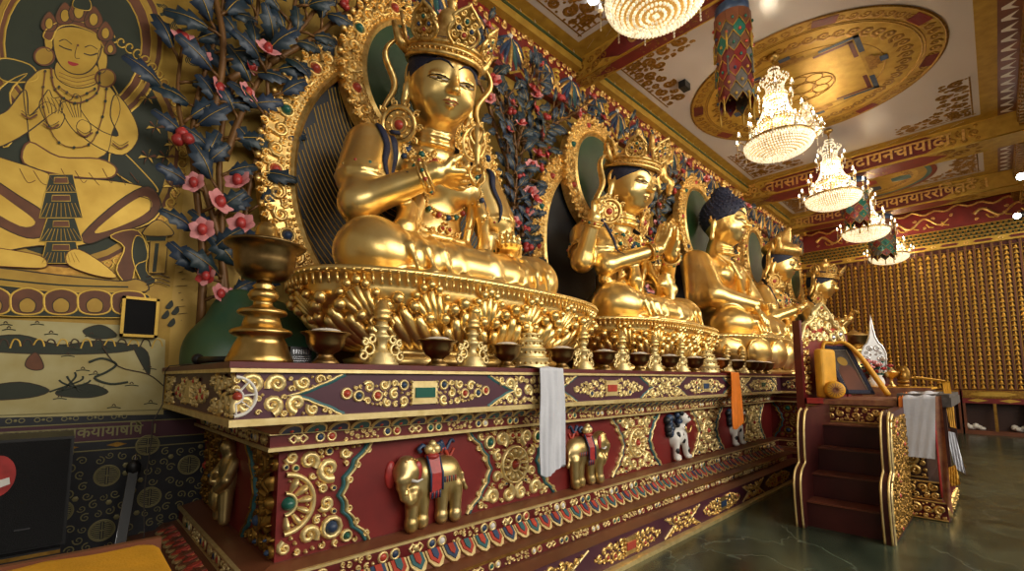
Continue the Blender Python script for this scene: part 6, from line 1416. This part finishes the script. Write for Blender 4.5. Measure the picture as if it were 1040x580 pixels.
cx_, hx_, cy_, hy_ = (e0.x - 1.31) / 2, (e0.x + 1.27) / 2, (1.71 + e0.y - .045) / 2, (e0.y - .045 - 1.71) / 2
X, Y, Z = s._pts((slice(None),) * 3); s.F = (np.sqrt(np.maximum(np.abs(X - cx_) - hx_ + .09, 0) ** 2 + np.maximum(np.abs(Y - cy_) - hy_ + .09, 0) ** 2) - .09 + 0 * Z).astype(np.float32); s.F = np.maximum(s.F, np.maximum(Z - (.868 + .004 * np.sin(X * 21 + Y * 9)), .829 - Z).astype(np.float32)); o = s.build('cloth_top', 'cloth_yellow', th); o.location = -Vector(th.location)
th = thing('folding_stand', 'narrow folded black stand with bright edges leaning before the dark wall band', 'stand', (.33, 4.2, 0))
a0, a1 = px(137, 468, y=4.3), px(121, 560, y=4.15); d_ = (a0 - a1).normalized(); s_ = Vector((1, 0, 0)); b = MB('black'); low = a1 - d_ * (a1.z / d_.z)
b.obox((a0 + low) / 2, s_ * .028, Vector((0, .012, 0)), d_ * ((a0 - low).length / 2 - .04)); b.ball(a0 - d_ * .05, (.045, .03, .06), 0, 8); b.build('body', th)
for s2, nm in ((-1, 'rail'), (1, 'rail')): b = MB('steel'); b.tube([low + s_ * s2 * .032, a0 - d_ * .12 + s_ * s2 * .024], .005, 0, 6); b.build(nm, th)
b = MB('steel'); b.tube([a0 - d_ * .05, a0 + d_ * .05], .006); b.build('pin', th)
# ================================================================ CHANDELIERS
def chandelier(R=.47, H=1.5, bead=.017):
    th = thing('chandelier', '', 'chandelier', (0, 0, 0)); rng = random.Random(1)
    b = MB('brass'); b.lathe([(.02, 0), (.07, -.02), (.09, -.05), (.05, -.09), (.02, -.10)], (0, 0, H), 20); b.build('ceiling_cup', th)
    b = MB('brass')
    for k in range(4): b.tube([(.018 * cos(t), 0 if k % 2 else .018 * sin(t), H - .12 - k * .045 + (.03 * sin(t) if k % 2 else .03 * cos(t))) for t in np.linspace(0, 2 * pi, 9)[:-1]], .006, 0, 5, True)
    b.tube([(0, 0, H - .10), (0, 0, -.02)], .012, 0, 8); b.lathe([(R * .98, .0), (R * 1.02, .01), (R * 1.02, .05), (R * .98, .06)], (0, 0, 0), 40); b.lathe([(R * .55, 0), (R * .58, .02), (R * .55, .04)], (0, 0, .33), 30); b.lathe([(R * .3, 0), (R * .33, .02), (R * .3, .04)], (0, 0, .78), 24); b.build('frame', th)
    b = MB('glow_bead')       # shallow bowl of bead rows
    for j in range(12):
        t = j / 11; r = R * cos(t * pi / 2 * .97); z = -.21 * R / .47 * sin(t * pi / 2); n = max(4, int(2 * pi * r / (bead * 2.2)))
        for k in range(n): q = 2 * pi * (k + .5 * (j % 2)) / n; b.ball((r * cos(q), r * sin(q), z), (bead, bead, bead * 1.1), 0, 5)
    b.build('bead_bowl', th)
    b = MB('glow_bead')       # tiers of hanging drops
    for (r0, z0, r1, z1, m) in ((R * .98, .05, R * .9, -.03, 46), (R * .80, .22, R * .95, .06, 40), (R * .56, .40, R * .74, .2, 34), (R * .52, .36, R * .50, .18, 28), (R * .34, .80, R * .52, .42, 26), (R * .30, .80, R * .28, .6, 18), (R * .42, 1.08, R * .26, .86, 20), (R * .16, 1.24, R * .36, 1.05, 16)):
        for k in range(m):
            q = 2 * pi * k / m; L = hypot(r1 - r0, z1 - z0); nb = max(3, int(L / (bead * 2.6)))
            for i in range(nb): t = i / (nb - 1); sag = sin(t * pi) * .03; b.ball(((r0 + (r1 - r0) * t - sag) * cos(q), (r0 + (r1 - r0) * t - sag) * sin(q), z0 + (z1 - z0) * t), (bead * .75, bead * .75, bead), 0, 4)
    b.build('crystal_drops', th)
    for (r, z, m) in ((R * 1.22, .14, 12), (R * .85, .44, 9), (R * .55, .86, 6)):
        for k in range(m):
            q = 2 * pi * (k + .3) / m; ca, sa = cos(q), sin(q); a = MB('brass', 'crystal')
            a.tube([(r * .6 * ca, r * .6 * sa, z - .08), (r * .8 * ca, r * .8 * sa, z - .15), (r * ca, r * sa, z - .08), (r * ca, r * sa, z)], .008, 0, 5); a.lathe([(.012, 0), (.03, .012), (.034, .02)], (r * ca, r * sa, z), 8, 1)
            for i in range(4): a.ball((r * ca, r * sa, z - .10 - .035 * i), (.011, .011, .017), 1, 4)
            ao = a.build('candle_arm', th); c = MB('bulb'); c.lathe([(.008, 0), (.013, .015), (.012, .035), (.004, .06), (0, .065)], (r * ca, r * sa, z + .03), 7); c.build('bulb', ao)
    return th
CH = chandelier()
chs = [((3.98, 2.0), 5.2, 'nearest lit crystal chandelier, cut off by the top edge'), ((8.05, 2.1), 5.2, 'large lit crystal chandelier hanging under the near side of the round mandala'), ((11.4, 2.05), 5.2, 'third lit crystal chandelier, in front of the farther round painting'), ((14.7, 2.02), 5.2, 'fourth lit crystal chandelier, beside the middle hanging banner'), ((18.2, 2.0), 5.2, 'farthest lit crystal chandelier, hanging before the far wall')]
for i, ((x, y), z, l) in enumerate(chs):
    o = CH if i == 0 else copy_tree(CH); o.location = (x, y, z); tag(o, l, 'chandelier', 'crystal chandeliers along the hall')
    for (dz, e, r) in ((.10, 55, .12), (.62, 40, .10)):
        ld = bpy.data.lights.new('chandelier_glow', 'POINT'); ld.energy = e; ld.color = (1, .86, .62); ld.shadow_soft_size = r; lo = bpy.data.objects.new('chandelier_glow', ld); COL.objects.link(lo); lo.location = (x, y, z + dz); 
def small_chandelier(x, y):
    o = copy_tree(CH); o.location = (x, y, 6.0); o.scale = (.46, .46, .46); tag(o, 'small crystal chandelier hanging high at the centre of the mandala, behind the large one', 'chandelier')
small_chandelier(9.75, 2.06)
# ================================================================ HANGING CYLINDER BANNERS
def banner(x, y, z0, z1, r, label, seed, dark=True):
    th = thing('cylinder_banner', label, 'banner', (x, y, z1), 'hanging cylinder banners'); rng = random.Random(seed)
    b = MB('blue', 'gold_flat'); b.tube([(x, y, z1 - .02), (x, y, 6.325 if x < 8 else 6.275)], .012, 'gold_flat'); b.lathe([(r * .98, -.16), (r, 0), (r * .9, .02), (.02, .03)], (x, y, z1), 32, 'blue'); b.lathe([(r * .93, 0), (r * .93, (z1 - z0) * .86)], (x, y, z0 + (z1 - z0) * .12), 32, 'red'); b.m('red'); b.build('drum', th)
    b = MB('gold_flat', 'red', 'teal', 'blue', 'cloth_grey', 'coral', 'brown', 'jade', 'maroon'); rows = 7; n = 9; H = (z1 - z0 - .12) / rows
    for j in range(rows):
        for k in range(n):
            q0 = 2 * pi * (k + .5 * (j % 2)) / n; zt = z1 - .14 - j * H; L = H * 1.5; w = pi / n * .98
            mi = rng.choice(('red', 'teal', 'cloth_grey', 'cloth_grey', 'brown', 'jade', 'maroon', 'maroon', 'cloth_grey')) if j else 'brown'
            def pt(u, v, e=0): rr = r * (1.0 + .012 * (rows - j)) + e; return (x + rr * cos(q0 + u * w), y + rr * sin(q0 + u * w), zt - v * L)
            shp = [(-1, 0), (-1, .55), (-.5, .8), (0, 1), (.5, .8), (1, .55), (1, 0)]
            if j == rows - 1: shp = [(-1, 0), (-1, .5), (-.6, .65), (0, .95), (.6, .65), (1, .5), (1, 0)]
            vs = [pt(0, 0)] + [pt(u, v) for u, v in shp]; b.add(vs, [(0, i, i + 1) for i in range(1, 7)], mi, False)
            b.tube([pt(u, v, .004) for u, v in shp[1:-1]], .006, 'gold_flat', 4)
            b.ball(pt(0, .55, .008), (.018, .018, .022), rng.choice(('coral', 'gold_flat', 'blue', 'jade')), 6)
            if j in (1, 3, 6) and k % 2 == 0: b.tube([pt(0, .5, .014), pt(0, 1.5, .014)], [.010, .013], 'gold_flat' if j != 3 else 'cloth_grey', 5)
    b.build('patchwork', th)
banner(6.02, 2.0, 4.98, 6.26, .20, 'dark patchwork cylinder banner hanging from the nearest beam', 1)
banner(13.5, 2.0, 5.15, 6.2, .24, 'patchwork cylinder banner hanging between the third and fourth chandeliers', 2)
banner(17.2, 2.0, 5.05, 6.2, .28, 'farthest cylinder banner, above the last chandelier', 3)
b = MB('black'); q = px(695, 84, z=ZC); b.box(q.x - .1, q.x + .1, q.y - .06, q.y + .06, ZC - .12, ZC, 0); tag(b.build('ceiling_box', loc=tuple(q)), 'small black box fixed on the white ceiling near the nearest banner', 'box')
q = px(603, 0, z=ZC); b = MB('spot'); b.lathe([(.07, -.02), (.075, 0)], (q.x, q.y, ZC), 16); tag(b.build('downlight', loc=tuple(q)), 'small lit round downlight in the ceiling bay nearest the viewer', 'light')
# ================================================================ STAIRS AND THRONE
th = thing('wooden_steps', 'dark red wooden steps with carved gilt sides leading up to the throne', 'steps', (6.3, 1.12, 0))
b = MB('stair', 'tread'); ya, yb = .82, 1.43
for i in range(4): b.box(5.72 + i * .28, 6.93, ya, yb, i * .242, (i + 1) * .242 - .004, 'stair'); b.box(5.70 + i * .28, 5.98 + i * .28 if i < 3 else 6.93, ya, yb, (i + 1) * .242 - .004, (i + 1) * .242 + .012, 'tread')
b.build('flight', th)
OUT = sm([(5.60, 0), (5.58, .22), (5.58, .42), (5.63, .54), (5.74, .60)], False, 4) + sm([(5.80, .62), (5.80, .80), (5.83, 1.0), (5.90, 1.13), (6.0, 1.17)], False, 4) + [(6.93, 1.19), (6.93, 0)]
for y0, y1, nrm_, nm in ((.74, .82, -1, 'right'), (1.43, 1.51, -1, 'left')):
    b = MB('stair', 'gold_pale', 'gold_dark'); fr = FR((0, y1, 0), (1, 0, 0), (0, 0, 1), (0, -1, 0)); plate(b, fr, OUT, 0, y1 - y0, 'stair'); f2 = FR((0, y0, 0), (1, 0, 0), (0, 0, 1), (0, -1, 0))
    for dd in (.012, (y1 - y0) - .012): ridge(b, FR((0, y0 + dd, 0), (1, 0, 0), (0, 0, 1), (0, -1, 0)), [(a - .004, c + .003) for a, c in OUT[:-2]], .016, .0, 'gold_pale'); b.tube([(a - .004, y0 + dd, c + .002) for a, c in OUT[:-2]], .010, 'gold_pale', 6)
    if y0 < 1:
        ridge(b, f2, [(a + .05, c - .02 if c > .1 else c) for a, c in OUT[:-2]], .010, .012, 'gold_pale')
        filigree(b, f2, lambda a, q, r: .03 + r < q < (.56 if a < 5.86 else 1.13) - r and a - r > (5.66 if q < .6 else 5.87) and a + r < 6.9, (5.6, 6.93, .02, 1.16), .055, .016, 5, 'gold_dark', .016, ('coral',), None, 360, .05, .26)
        quad(b, f2, 5.64, 6.93, .02, .56, .003, 'gold_dark'); quad(b, f2, 5.86, 6.93, .56, 1.12, .003, 'gold_dark')
    b.build('side_board', th)
throne = thing('throne', 'carved gilt and red throne with high backrest at the end of the altar', 'throne', (7.6, 1.1, 0))
b = MB('maroon', 'gold_dark', 'darkwood'); b.box(6.94, 8.34, .46, 1.72, 0, .20, 'maroon'); b.box(6.98, 8.30, .50, 1.70, .20, .40, 'darkwood'); b.box(7.05, 8.26, .60, 1.68, .40, .95, 'darkwood'); b.box(6.97, 8.32, .52, 1.72, .95, 1.19, 'maroon'); b.build('base', throne)
FT = FR((0, 0, 0), (0, -1, 0), (0, 0, 1), (-1, 0, 0)); b = MB('gold_leaf', 'coral', 'gold_dark', 'jade')
for (X, y0, y1, z0_, z1_, rm) in ((6.94, .46, 1.72, .01, .19, .055), (6.98, .50, .80, .21, .39, .05), (7.05, .60, .80, .42, .94, .07), (6.97, .52, 1.72, .985, 1.17, .05)):
    fr = FR((X, 0, 0), (0, -1, 0), (0, 0, 1), (-1, 0, 0)); filigree(b, fr, lambda a, q, r: -y1 + r < a < -y0 - r and z0_ + r < q < z1_ - r, (-y1, -y0, z0_, z1_), rm, .014, int(X * 10), 'gold_leaf', .022, ('coral', 'jade'), None, 360, .05, .27)
    for z in (z0_, z1_): ridge(b, fr, [(-y1, z), (-y0, z)], .01, .015, 'gold_leaf')
fr = FR((0, .46, 0), (1, 0, 0), (0, 0, 1), (0, -1, 0)); filigree(b, fr, lambda a, q, r: 6.95 + r < a < 8.32 - r and .01 + r < q < .19 - r, (6.95, 8.32, 0, .2), .08, .03, 9, 'gold_leaf', .03, (), None, 200, 0, .26)
b.build('carving', throne)
b = MB('brocade'); b.box(6.93, 8.30, .80, 1.66, 1.192, 1.255, 0); b.build('seat_cloth', throne); b = MB('petal_red'); b.box(6.92, 7.02, 1.49, 1.66, 1.195, 1.262); b.build('seat_corner', throne)
B0, B1 = Vector((6.98, 1.70, 0)), Vector((8.05, 1.44, 0)); bu = (B1 - B0).normalized(); bn = Vector((bu.y, -bu.x, 0)); fb = FR(B0, bu, (0, 0, 1), bn); Lb = (B1 - B0).length
b = MB('red', 'gold_leaf', 'maroon'); qbox(fb, b, 0, Lb, 1.19, 2.02, -.06, 0, 'red'); qbox(fb, b, -.05, .0, .95, 2.25, -.07, .02, 'maroon'); filigree(b, fb, lambda a, q, r: r < a < .17 - r * .8 and 1.28 + r < q < 2.05 - r, (0, .17, 1.28, 2.05), .055, .02, 3, 'gold_leaf', .025, (), None, 300, 0, .27); qbox(fb, b, Lb - .03, Lb + .05, .95, 2.12, -.07, .02, 'maroon'); b.build('backrest', throne)
b = MB('gold_pale', 'silver', 'coral')
for rr in (0, 1): ridge(b, fb, [(0, 2.02), (.1, 2.2), (.28, 2.28), (.4, 2.42), (Lb * .5, 2.52), (Lb - .4, 2.42), (Lb - .28, 2.28), (Lb - .1, 2.2), (Lb, 2.02)], .02, .03, 'gold_pale', d=-.04 if rr else 0)
filigree(b, fb, lambda a, q, r: 1.98 < q - r * .5 and q + r < 2.0 + .5 * sin(pi * min(1, max(0, a / Lb))) ** .7, (0, Lb, 1.95, 2.52), .085, .03, 8, 'gold_pale', .03, ('coral', 'silver', 'silver'), None, 300, .2, .26)
qbox(fb, b, .05, Lb - .05, 2.0, 2.2, -.04, -.02, 'coral'); b.build('crest', throne)
# cushions, cloth and framed portrait on the seat
def atb(a, c, d): return Vector(fb.p(a, c, d))
o = MB('cloth_yellow'); o.obox(atb(.22, 1.57, .16), bu * .17, bn * .055, Vector((0, 0, .31))); c_ = o.build('seat_cushion', loc=tuple(atb(.2, 1.26, .1))); m_ = c_.modifiers.new('b', 'BEVEL'); m_.width = .04; m_.segments = 3; tag(c_, 'upright saffron cushion leaning on the throne backrest', 'cushion')
b = MB('cloth_yellow', 'brocade'); ctr = atb(.16, 1.365, .26); 
ax_ = (bu * .8 - bn * .6).normalized(); up_ = Vector((0, 0, 1)); sd_ = ax_.cross(up_); b.tube([ctr + ax_ * (-.12), ctr + ax_ * -.10, ctr + ax_ * .10, ctr + ax_ * .12], [.08, .105, .105, .08], 0, 20)
for k in range(16): q = 2 * pi * k / 16; b.tube([ctr - ax_ * .122, ctr - ax_ * .118 + (sd_ * cos(q) + up_ * sin(q)) * .082], .005, 'brocade', 4)
tag(b.build('bolster_cushion', loc=tuple(ctr)), 'round orange bolster cushion with pleated end on the throne seat', 'cushion')
fc = atb(.62, 1.62, .22); fz = Vector((0, 0, 1)); fu = Vector((.35, -.94, 0)).normalized(); fn = Vector((-.94, -.35, .25)).normalized(); fv = (fz + fn * -.28 + fu * -.30).normalized(); fn = fu.cross(fv).normalized(); fn = fn if fn.x < 0 else -fn
fr = FR(fc, fu if fu.cross(fv).dot(fn) > 0 else -fu, fv, fn); th = thing('framed_portrait', 'dark-framed picture of a person leaning on the throne, draped with an orange scarf', 'picture', tuple(fc))
b = MB('navy', 'gold_paint'); 
for (a0, a1, c0, c1) in ((-.15, .15, -.34, -.29), (-.15, .15, .29, .34), (-.15, -.11, -.34, .34), (.11, .15, -.34, .34)): qbox(fr, b, a0, a1, c0, c1, -.02, .03, 'navy')
b.build('frame', th); b = MB('cloth_grey', 'brown', 'white', 'gold_flat'); quad(b, fr, -.115, .115, -.3, .3, 0, 'cloth_grey'); plate(b, fr, [(-.10, -.29), (.10, -.29), (.09, -.02), (.05, .06), (-.05, .06), (-.09, -.02)], .001, .002, 'brown'); plate(b, fr, [(.05 * cos(a), .12 + .065 * sin(a)) for a in np.linspace(0, 2 * pi, 16, endpoint=False)], .003, .002, 'gold_flat'); ridge(b, fr, [(-.107, -.285), (-.107, .285), (.107, .285), (.107, -.285)], .006, .004, 'white', True); b.build('picture', th)
b = MB('cloth_yellow')
for (s0, e0_, z1_, w) in ((-1, -.26, -.36, .05), (1, .24, -.36, .05)):
    P = [fr.p(0, .37, .03), fr.p(s0 * .12, .37, .045), fr.p(s0 * .20, .2, .04), fr.p(e0_, -.1, .04), fr.p(e0_ * 1.1, z1_, .05)]; b.tube(sm([tuple(p) for p in P]), [.05 + .03 * (i / 20) for i in range(17)], 0, 8, flat=.45)
tag(b.build('ceremonial_scarf', loc=tuple(fc)), 'bright orange scarf draped over the framed portrait on the throne', 'scarf')
# front table of the throne with its cloths
th = thing('throne_table', 'narrow table in front of the throne under a grey-brown brocade cloth', 'table', (7.8, .6, 0))
b = MB('darkwood'); b.box(7.02, 8.55, .40, .78, 1.20, 1.29, 0); b.build('table_top', th)
for x in (7.04, 8.47):
    for y in ((.41, .70) if x > 8 else (.41,)): b = MB('darkwood'); b.box(x, x + .06, y, y + .06, .44 if x > 8 else .44, 1.2); b.build('leg', th)
b = MB('cloth_grey', 'brocade', 'gold_flat'); b.box(6.99, 8.6, .37, .80, 1.291, 1.335, 'cloth_grey'); b.box(6.985, 8.6, .36, .80, 1.20, 1.30, 'cloth_grey'); b.build('table_cloth', th)
th2 = MB('brocade', 'petal_red')
V0 = px(947, 403, x=6.96); V1 = px(956, 402, x=6.96); V2_ = px(968, 522, x=6.93); V3 = px(957, 505, x=6.93)
for k, (p_, q_) in enumerate(((V0, V3), (V1, V2_))): pass
nn = 14; vs = []
for i in range(nn + 1):
    t = i / nn; A0 = V0.lerp(V3, t); A1 = V1.lerp(V2_, t)
    for j in range(5): u = j / 4; p = A0.lerp(A1, u); vs.append((p.x - .015 * sin(u * 6 + t * 4) - .03, p.y, p.z))
th2.add(vs, [(i * 5 + j, (i + 1) * 5 + j, (i + 1) * 5 + j + 1, i * 5 + j + 1) for i in range(nn) for j in range(4)], 0, True); th2.add([(v[0] + .012, v[1], v[2]) for v in vs], [(i * 5 + j, i * 5 + j + 1, (i + 1) * 5 + j + 1, (i + 1) * 5 + j) for i in range(nn) for j in range(4)], 1, True)
th2.tube([(v[0] - .004, v[1], v[2]) for v in vs[::5]], .010, 1, 5); tag(th2.build('brocade_strip', loc=tuple(V0)), 'long brown and red brocade strip hanging from the throne table corner to near the floor', 'cloth')
def drape(name, P0, P1, P2, P3, mt, label, wob=.015, n1=12, n2=24, top=None, cat='scarf'):
    b = MB(mt); P0, P1, P2, P3 = map(Vector, (P0, P1, P2, P3)); vs = []; nrm0 = (P1 - P0).cross(P3 - P0).normalized()
    if nrm0.x > 0: nrm0 = -nrm0
    rowsv = []
    if top: 
        for t in np.linspace(1, .1, 5): rowsv.append([(P0.lerp(P1, j / n1) + Vector(top) * t + Vector((0, 0, .012 + .01 * sin(j)))) for j in range(n1 + 1)])
    for i in range(n2 + 1):
        t = i / n2; A0 = P0.lerp(P3, t); A1 = P1.lerp(P2, t); rowsv.append([A0.lerp(A1, j / n1) + nrm0 * (.014 + wob * abs(sin(j / n1 * 11 + t * 3)) * (.2 + t)) for j in range(n1 + 1)])
    for r_ in rowsv: vs += [tuple(p) for p in r_]
    R_ = len(rowsv); w_ = n1 + 1; fs = [(i * w_ + j, (i + 1) * w_ + j, (i + 1) * w_ + j + 1, i * w_ + j + 1) for i in range(R_ - 1) for j in range(n1)]
    b.add(vs, fs, 0, True); b.add([(v[0] + .006, v[1], v[2] - .004) for v in vs], [tuple(reversed(f)) for f in fs], 0, True); return tag(b.build(name, loc=tuple(P0)), label, cat)
XS = 6.90
drape('ceremonial_scarf', px(917, 404, x=XS), px(950, 403, x=XS), px(950, 466, x=XS), px(920, 463, x=XS), 'cloth_white', 'broad white silk scarf draped over the throne seat edge beside the steps', .008, top=(.5, 0, .04))
drape('ceremonial_scarf', px(912.5, 405, x=XS + .01), px(918, 404, x=XS + .01), px(919, 440, x=XS + .01), px(914.5, 440, x=XS + .01), 'cloth_orange', 'narrow orange scarf hanging beside the broad white scarf on the throne', .004, top=(.4, 0, .04))
drape('ceremonial_scarf', px(957, 389, x=7.6), px(965, 388, x=7.6), px(972, 436, x=7.4), px(965, 434, x=7.4), 'cloth_yellow', 'saffron scarf hanging from the far right end of the throne table', .012, top=(-.3, .25, .05))
drape('ceremonial_scarf', px(961, 438, x=7.3), px(970, 440, x=7.3), px(981, 482, x=7.2), px(970, 476, x=7.2), 'cloth_white', 'crumpled bluish white scarf hanging low at the right end of the throne', .035)
drape('ceremonial_scarf', px(963, 475, x=7.0), px(971, 472, x=7.0), px(976, 492, x=6.98), px(966, 494, x=6.98), 'cloth_yellow', 'small crumpled golden scarf at the lower right of the throne', .03)
# ---- offering table behind the throne with silver stupa, flowers, lamp, small figure
th = thing('offering_table', 'orange-covered offering table behind the throne table', 'table', (9.2, 1.1, 0)); b = MB('darkwood', 'cloth_orange', 'brocade'); b.box(8.75, 9.6, .65, 1.37, 0, 1.36, 'darkwood'); b.build('body', th); b = MB('cloth_yellow', 'brocade'); b.box(8.72, 9.62, .63, 1.385, 1.36, 1.385, 'cloth_yellow'); b.box(8.71, 8.73, .63, 1.385, 1.22, 1.38, 'brocade'); b.build('cloth', th)
TZ = 1.387; c = px(889, 386, x=9.1); c = (9.1, c.y, TZ); th = thing('silver_ornament', 'tall silver filigree ornament with a spire on a red stand behind the throne', 'ornament', c)
fr = FR(c, (.3, -.95, 0), (0, 0, 1), (-.95, -.3, 0)); b = MB('red'); qbox(fr, b, -.13, .13, 0, .5, -.02, .0, 'red'); qbox(fr, b, -.16, .16, 0, .04, -.08, .08, 'red'); b.build('stand', th); b = MB('silver')
out = [(-.14, .2), (-.15, .5), (-.11, .62), (-.07, .66), (-.035, .76), (-.015, .9), (0, 1.1), (.015, .9), (.035, .76), (.07, .66), (.11, .62), (.15, .5), (.14, .2)]; ridge(b, fr, out, .012, .02, 'silver'); plate(b, fr, out, .0, .004, 'silver')
filigree(b, fr, lambda a, q, r: .2 < q < .64 - r and abs(a) < .13 - r, (-.14, .14, .2, .64), .05, .02, 3, 'silver', .03, ('coral',), 0, 200, .1, .26); b.build('filigree', th)
for (u, v, lab, sd, cols) in ((893, 386, 'bunch of pink and red flowers beside the silver ornament', 1, ('pink', 'petal_red', 'white')), (866, 384, 'magenta and white flowers behind the framed portrait', 2, ('petal_red', 'pink', 'white'))):
    p = px(u, v, x=9.0 if sd == 1 else 8.95); p = Vector((p.x, min(p.y, 1.28), TZ)); th = thing('flower_vase', lab, 'flowers', tuple(p)); rg = random.Random(sd)
    b = MB('white'); b.lathe([(.05, 0), (.07, .05), (.06, .11), (.035, .15), (.045, .17)], tuple(p), 16); b.build('vase', th); b = MB('jade'); H_ = []
    for k in range(14): q = p + Vector((rg.uniform(-.10, .10), rg.uniform(-.13, .13), rg.uniform(.22, .42))); b.tube([p + Vector((0, 0, .14)), q], .006); b.ball(q + Vector((.02, .02, -.04)), (.03, .03, .012), 0, 6); H_.append(q)
    b.build('stems', th)
    for k, q in enumerate(H_): b = MB(cols[k % 3]); b.ball(q, .028, 0, 8); [b.ball(q + Vector((.028 * cos(a), .028 * sin(a), .004)), .016, 0, 6) for a in np.linspace(0, 2 * pi, 7)[:-1]]; b.build('flower', th)
p = px(905, 384, x=9.1); th = thing('brass_lamp_bowl', 'small brass lamp bowl on the offering table right of the flowers', 'lamp', (9.1, p.y, TZ)); b = MB('brass'); b.lathe([(.06, 0), (.065, .01), (.03, .04), (.02, .1), (.03, .12), (.08, .15), (.11, .21), (.115, .215), (.1, .21)], (9.1, p.y, TZ), 24); b.build('bowl', th); b = MB('gold_leaf'); b.lathe([(.1, .20), (.05, .24), (.02, .28), (0, .3)], (9.1, p.y, TZ), 16); b.build('lid', th)
p = px(917, 384, x=9.15); b = MB('gold_dark'); c = (9.15, p.y, TZ); b.lathe([(.07, 0), (.075, .03), (.05, .04)], c, 16); b.ball((c[0], c[1], TZ + .075), (.06, .08, .035), 0, 10); b.ball((c[0], c[1], TZ + .15), (.035, .05, .07), 0, 10); b.ball((c[0], c[1], TZ + .24), (.028, .028, .035), 0, 10); b.ball((c[0] + .03, c[1], TZ + .18), (.015, .085, .13), 0, 12); tag(b.build('small_statue', loc=c), 'small old gold seated figure with pointed back at the right of the offering table', 'statue')
# alms bowl on a gilt stand near the last statue
c = Vector((14.9, 2.46, AT)); th = thing('alms_bowl_stand', 'gilt pedestal before the last statue', 'pedestal', tuple(c)); b = MB('gold'); b.lathe([(.34, 0), (.36, .06), (.24, .14), (.18, .3), (.22, .5), (.30, .62), (.32, .68)], tuple(c), 24); b.build('column', th)
b = MB('brass_dark', 'gold_leaf'); z = AT + .683; b.lathe([(.12, 0), (.26, .06), (.36, .2), (.38, .32), (.40, .34), (.37, .35)], (c.x, c.y, z), 30, 0); b.lathe([(.34, .33), (.22, .40), (.1, .44), (0, .52)], (c.x, c.y, z), 20, 1); tag(b.build('alms_bowl', loc=(c.x, c.y, z)), 'large dark bronze alms bowl on a gilt pedestal behind the portrait', 'bowl')
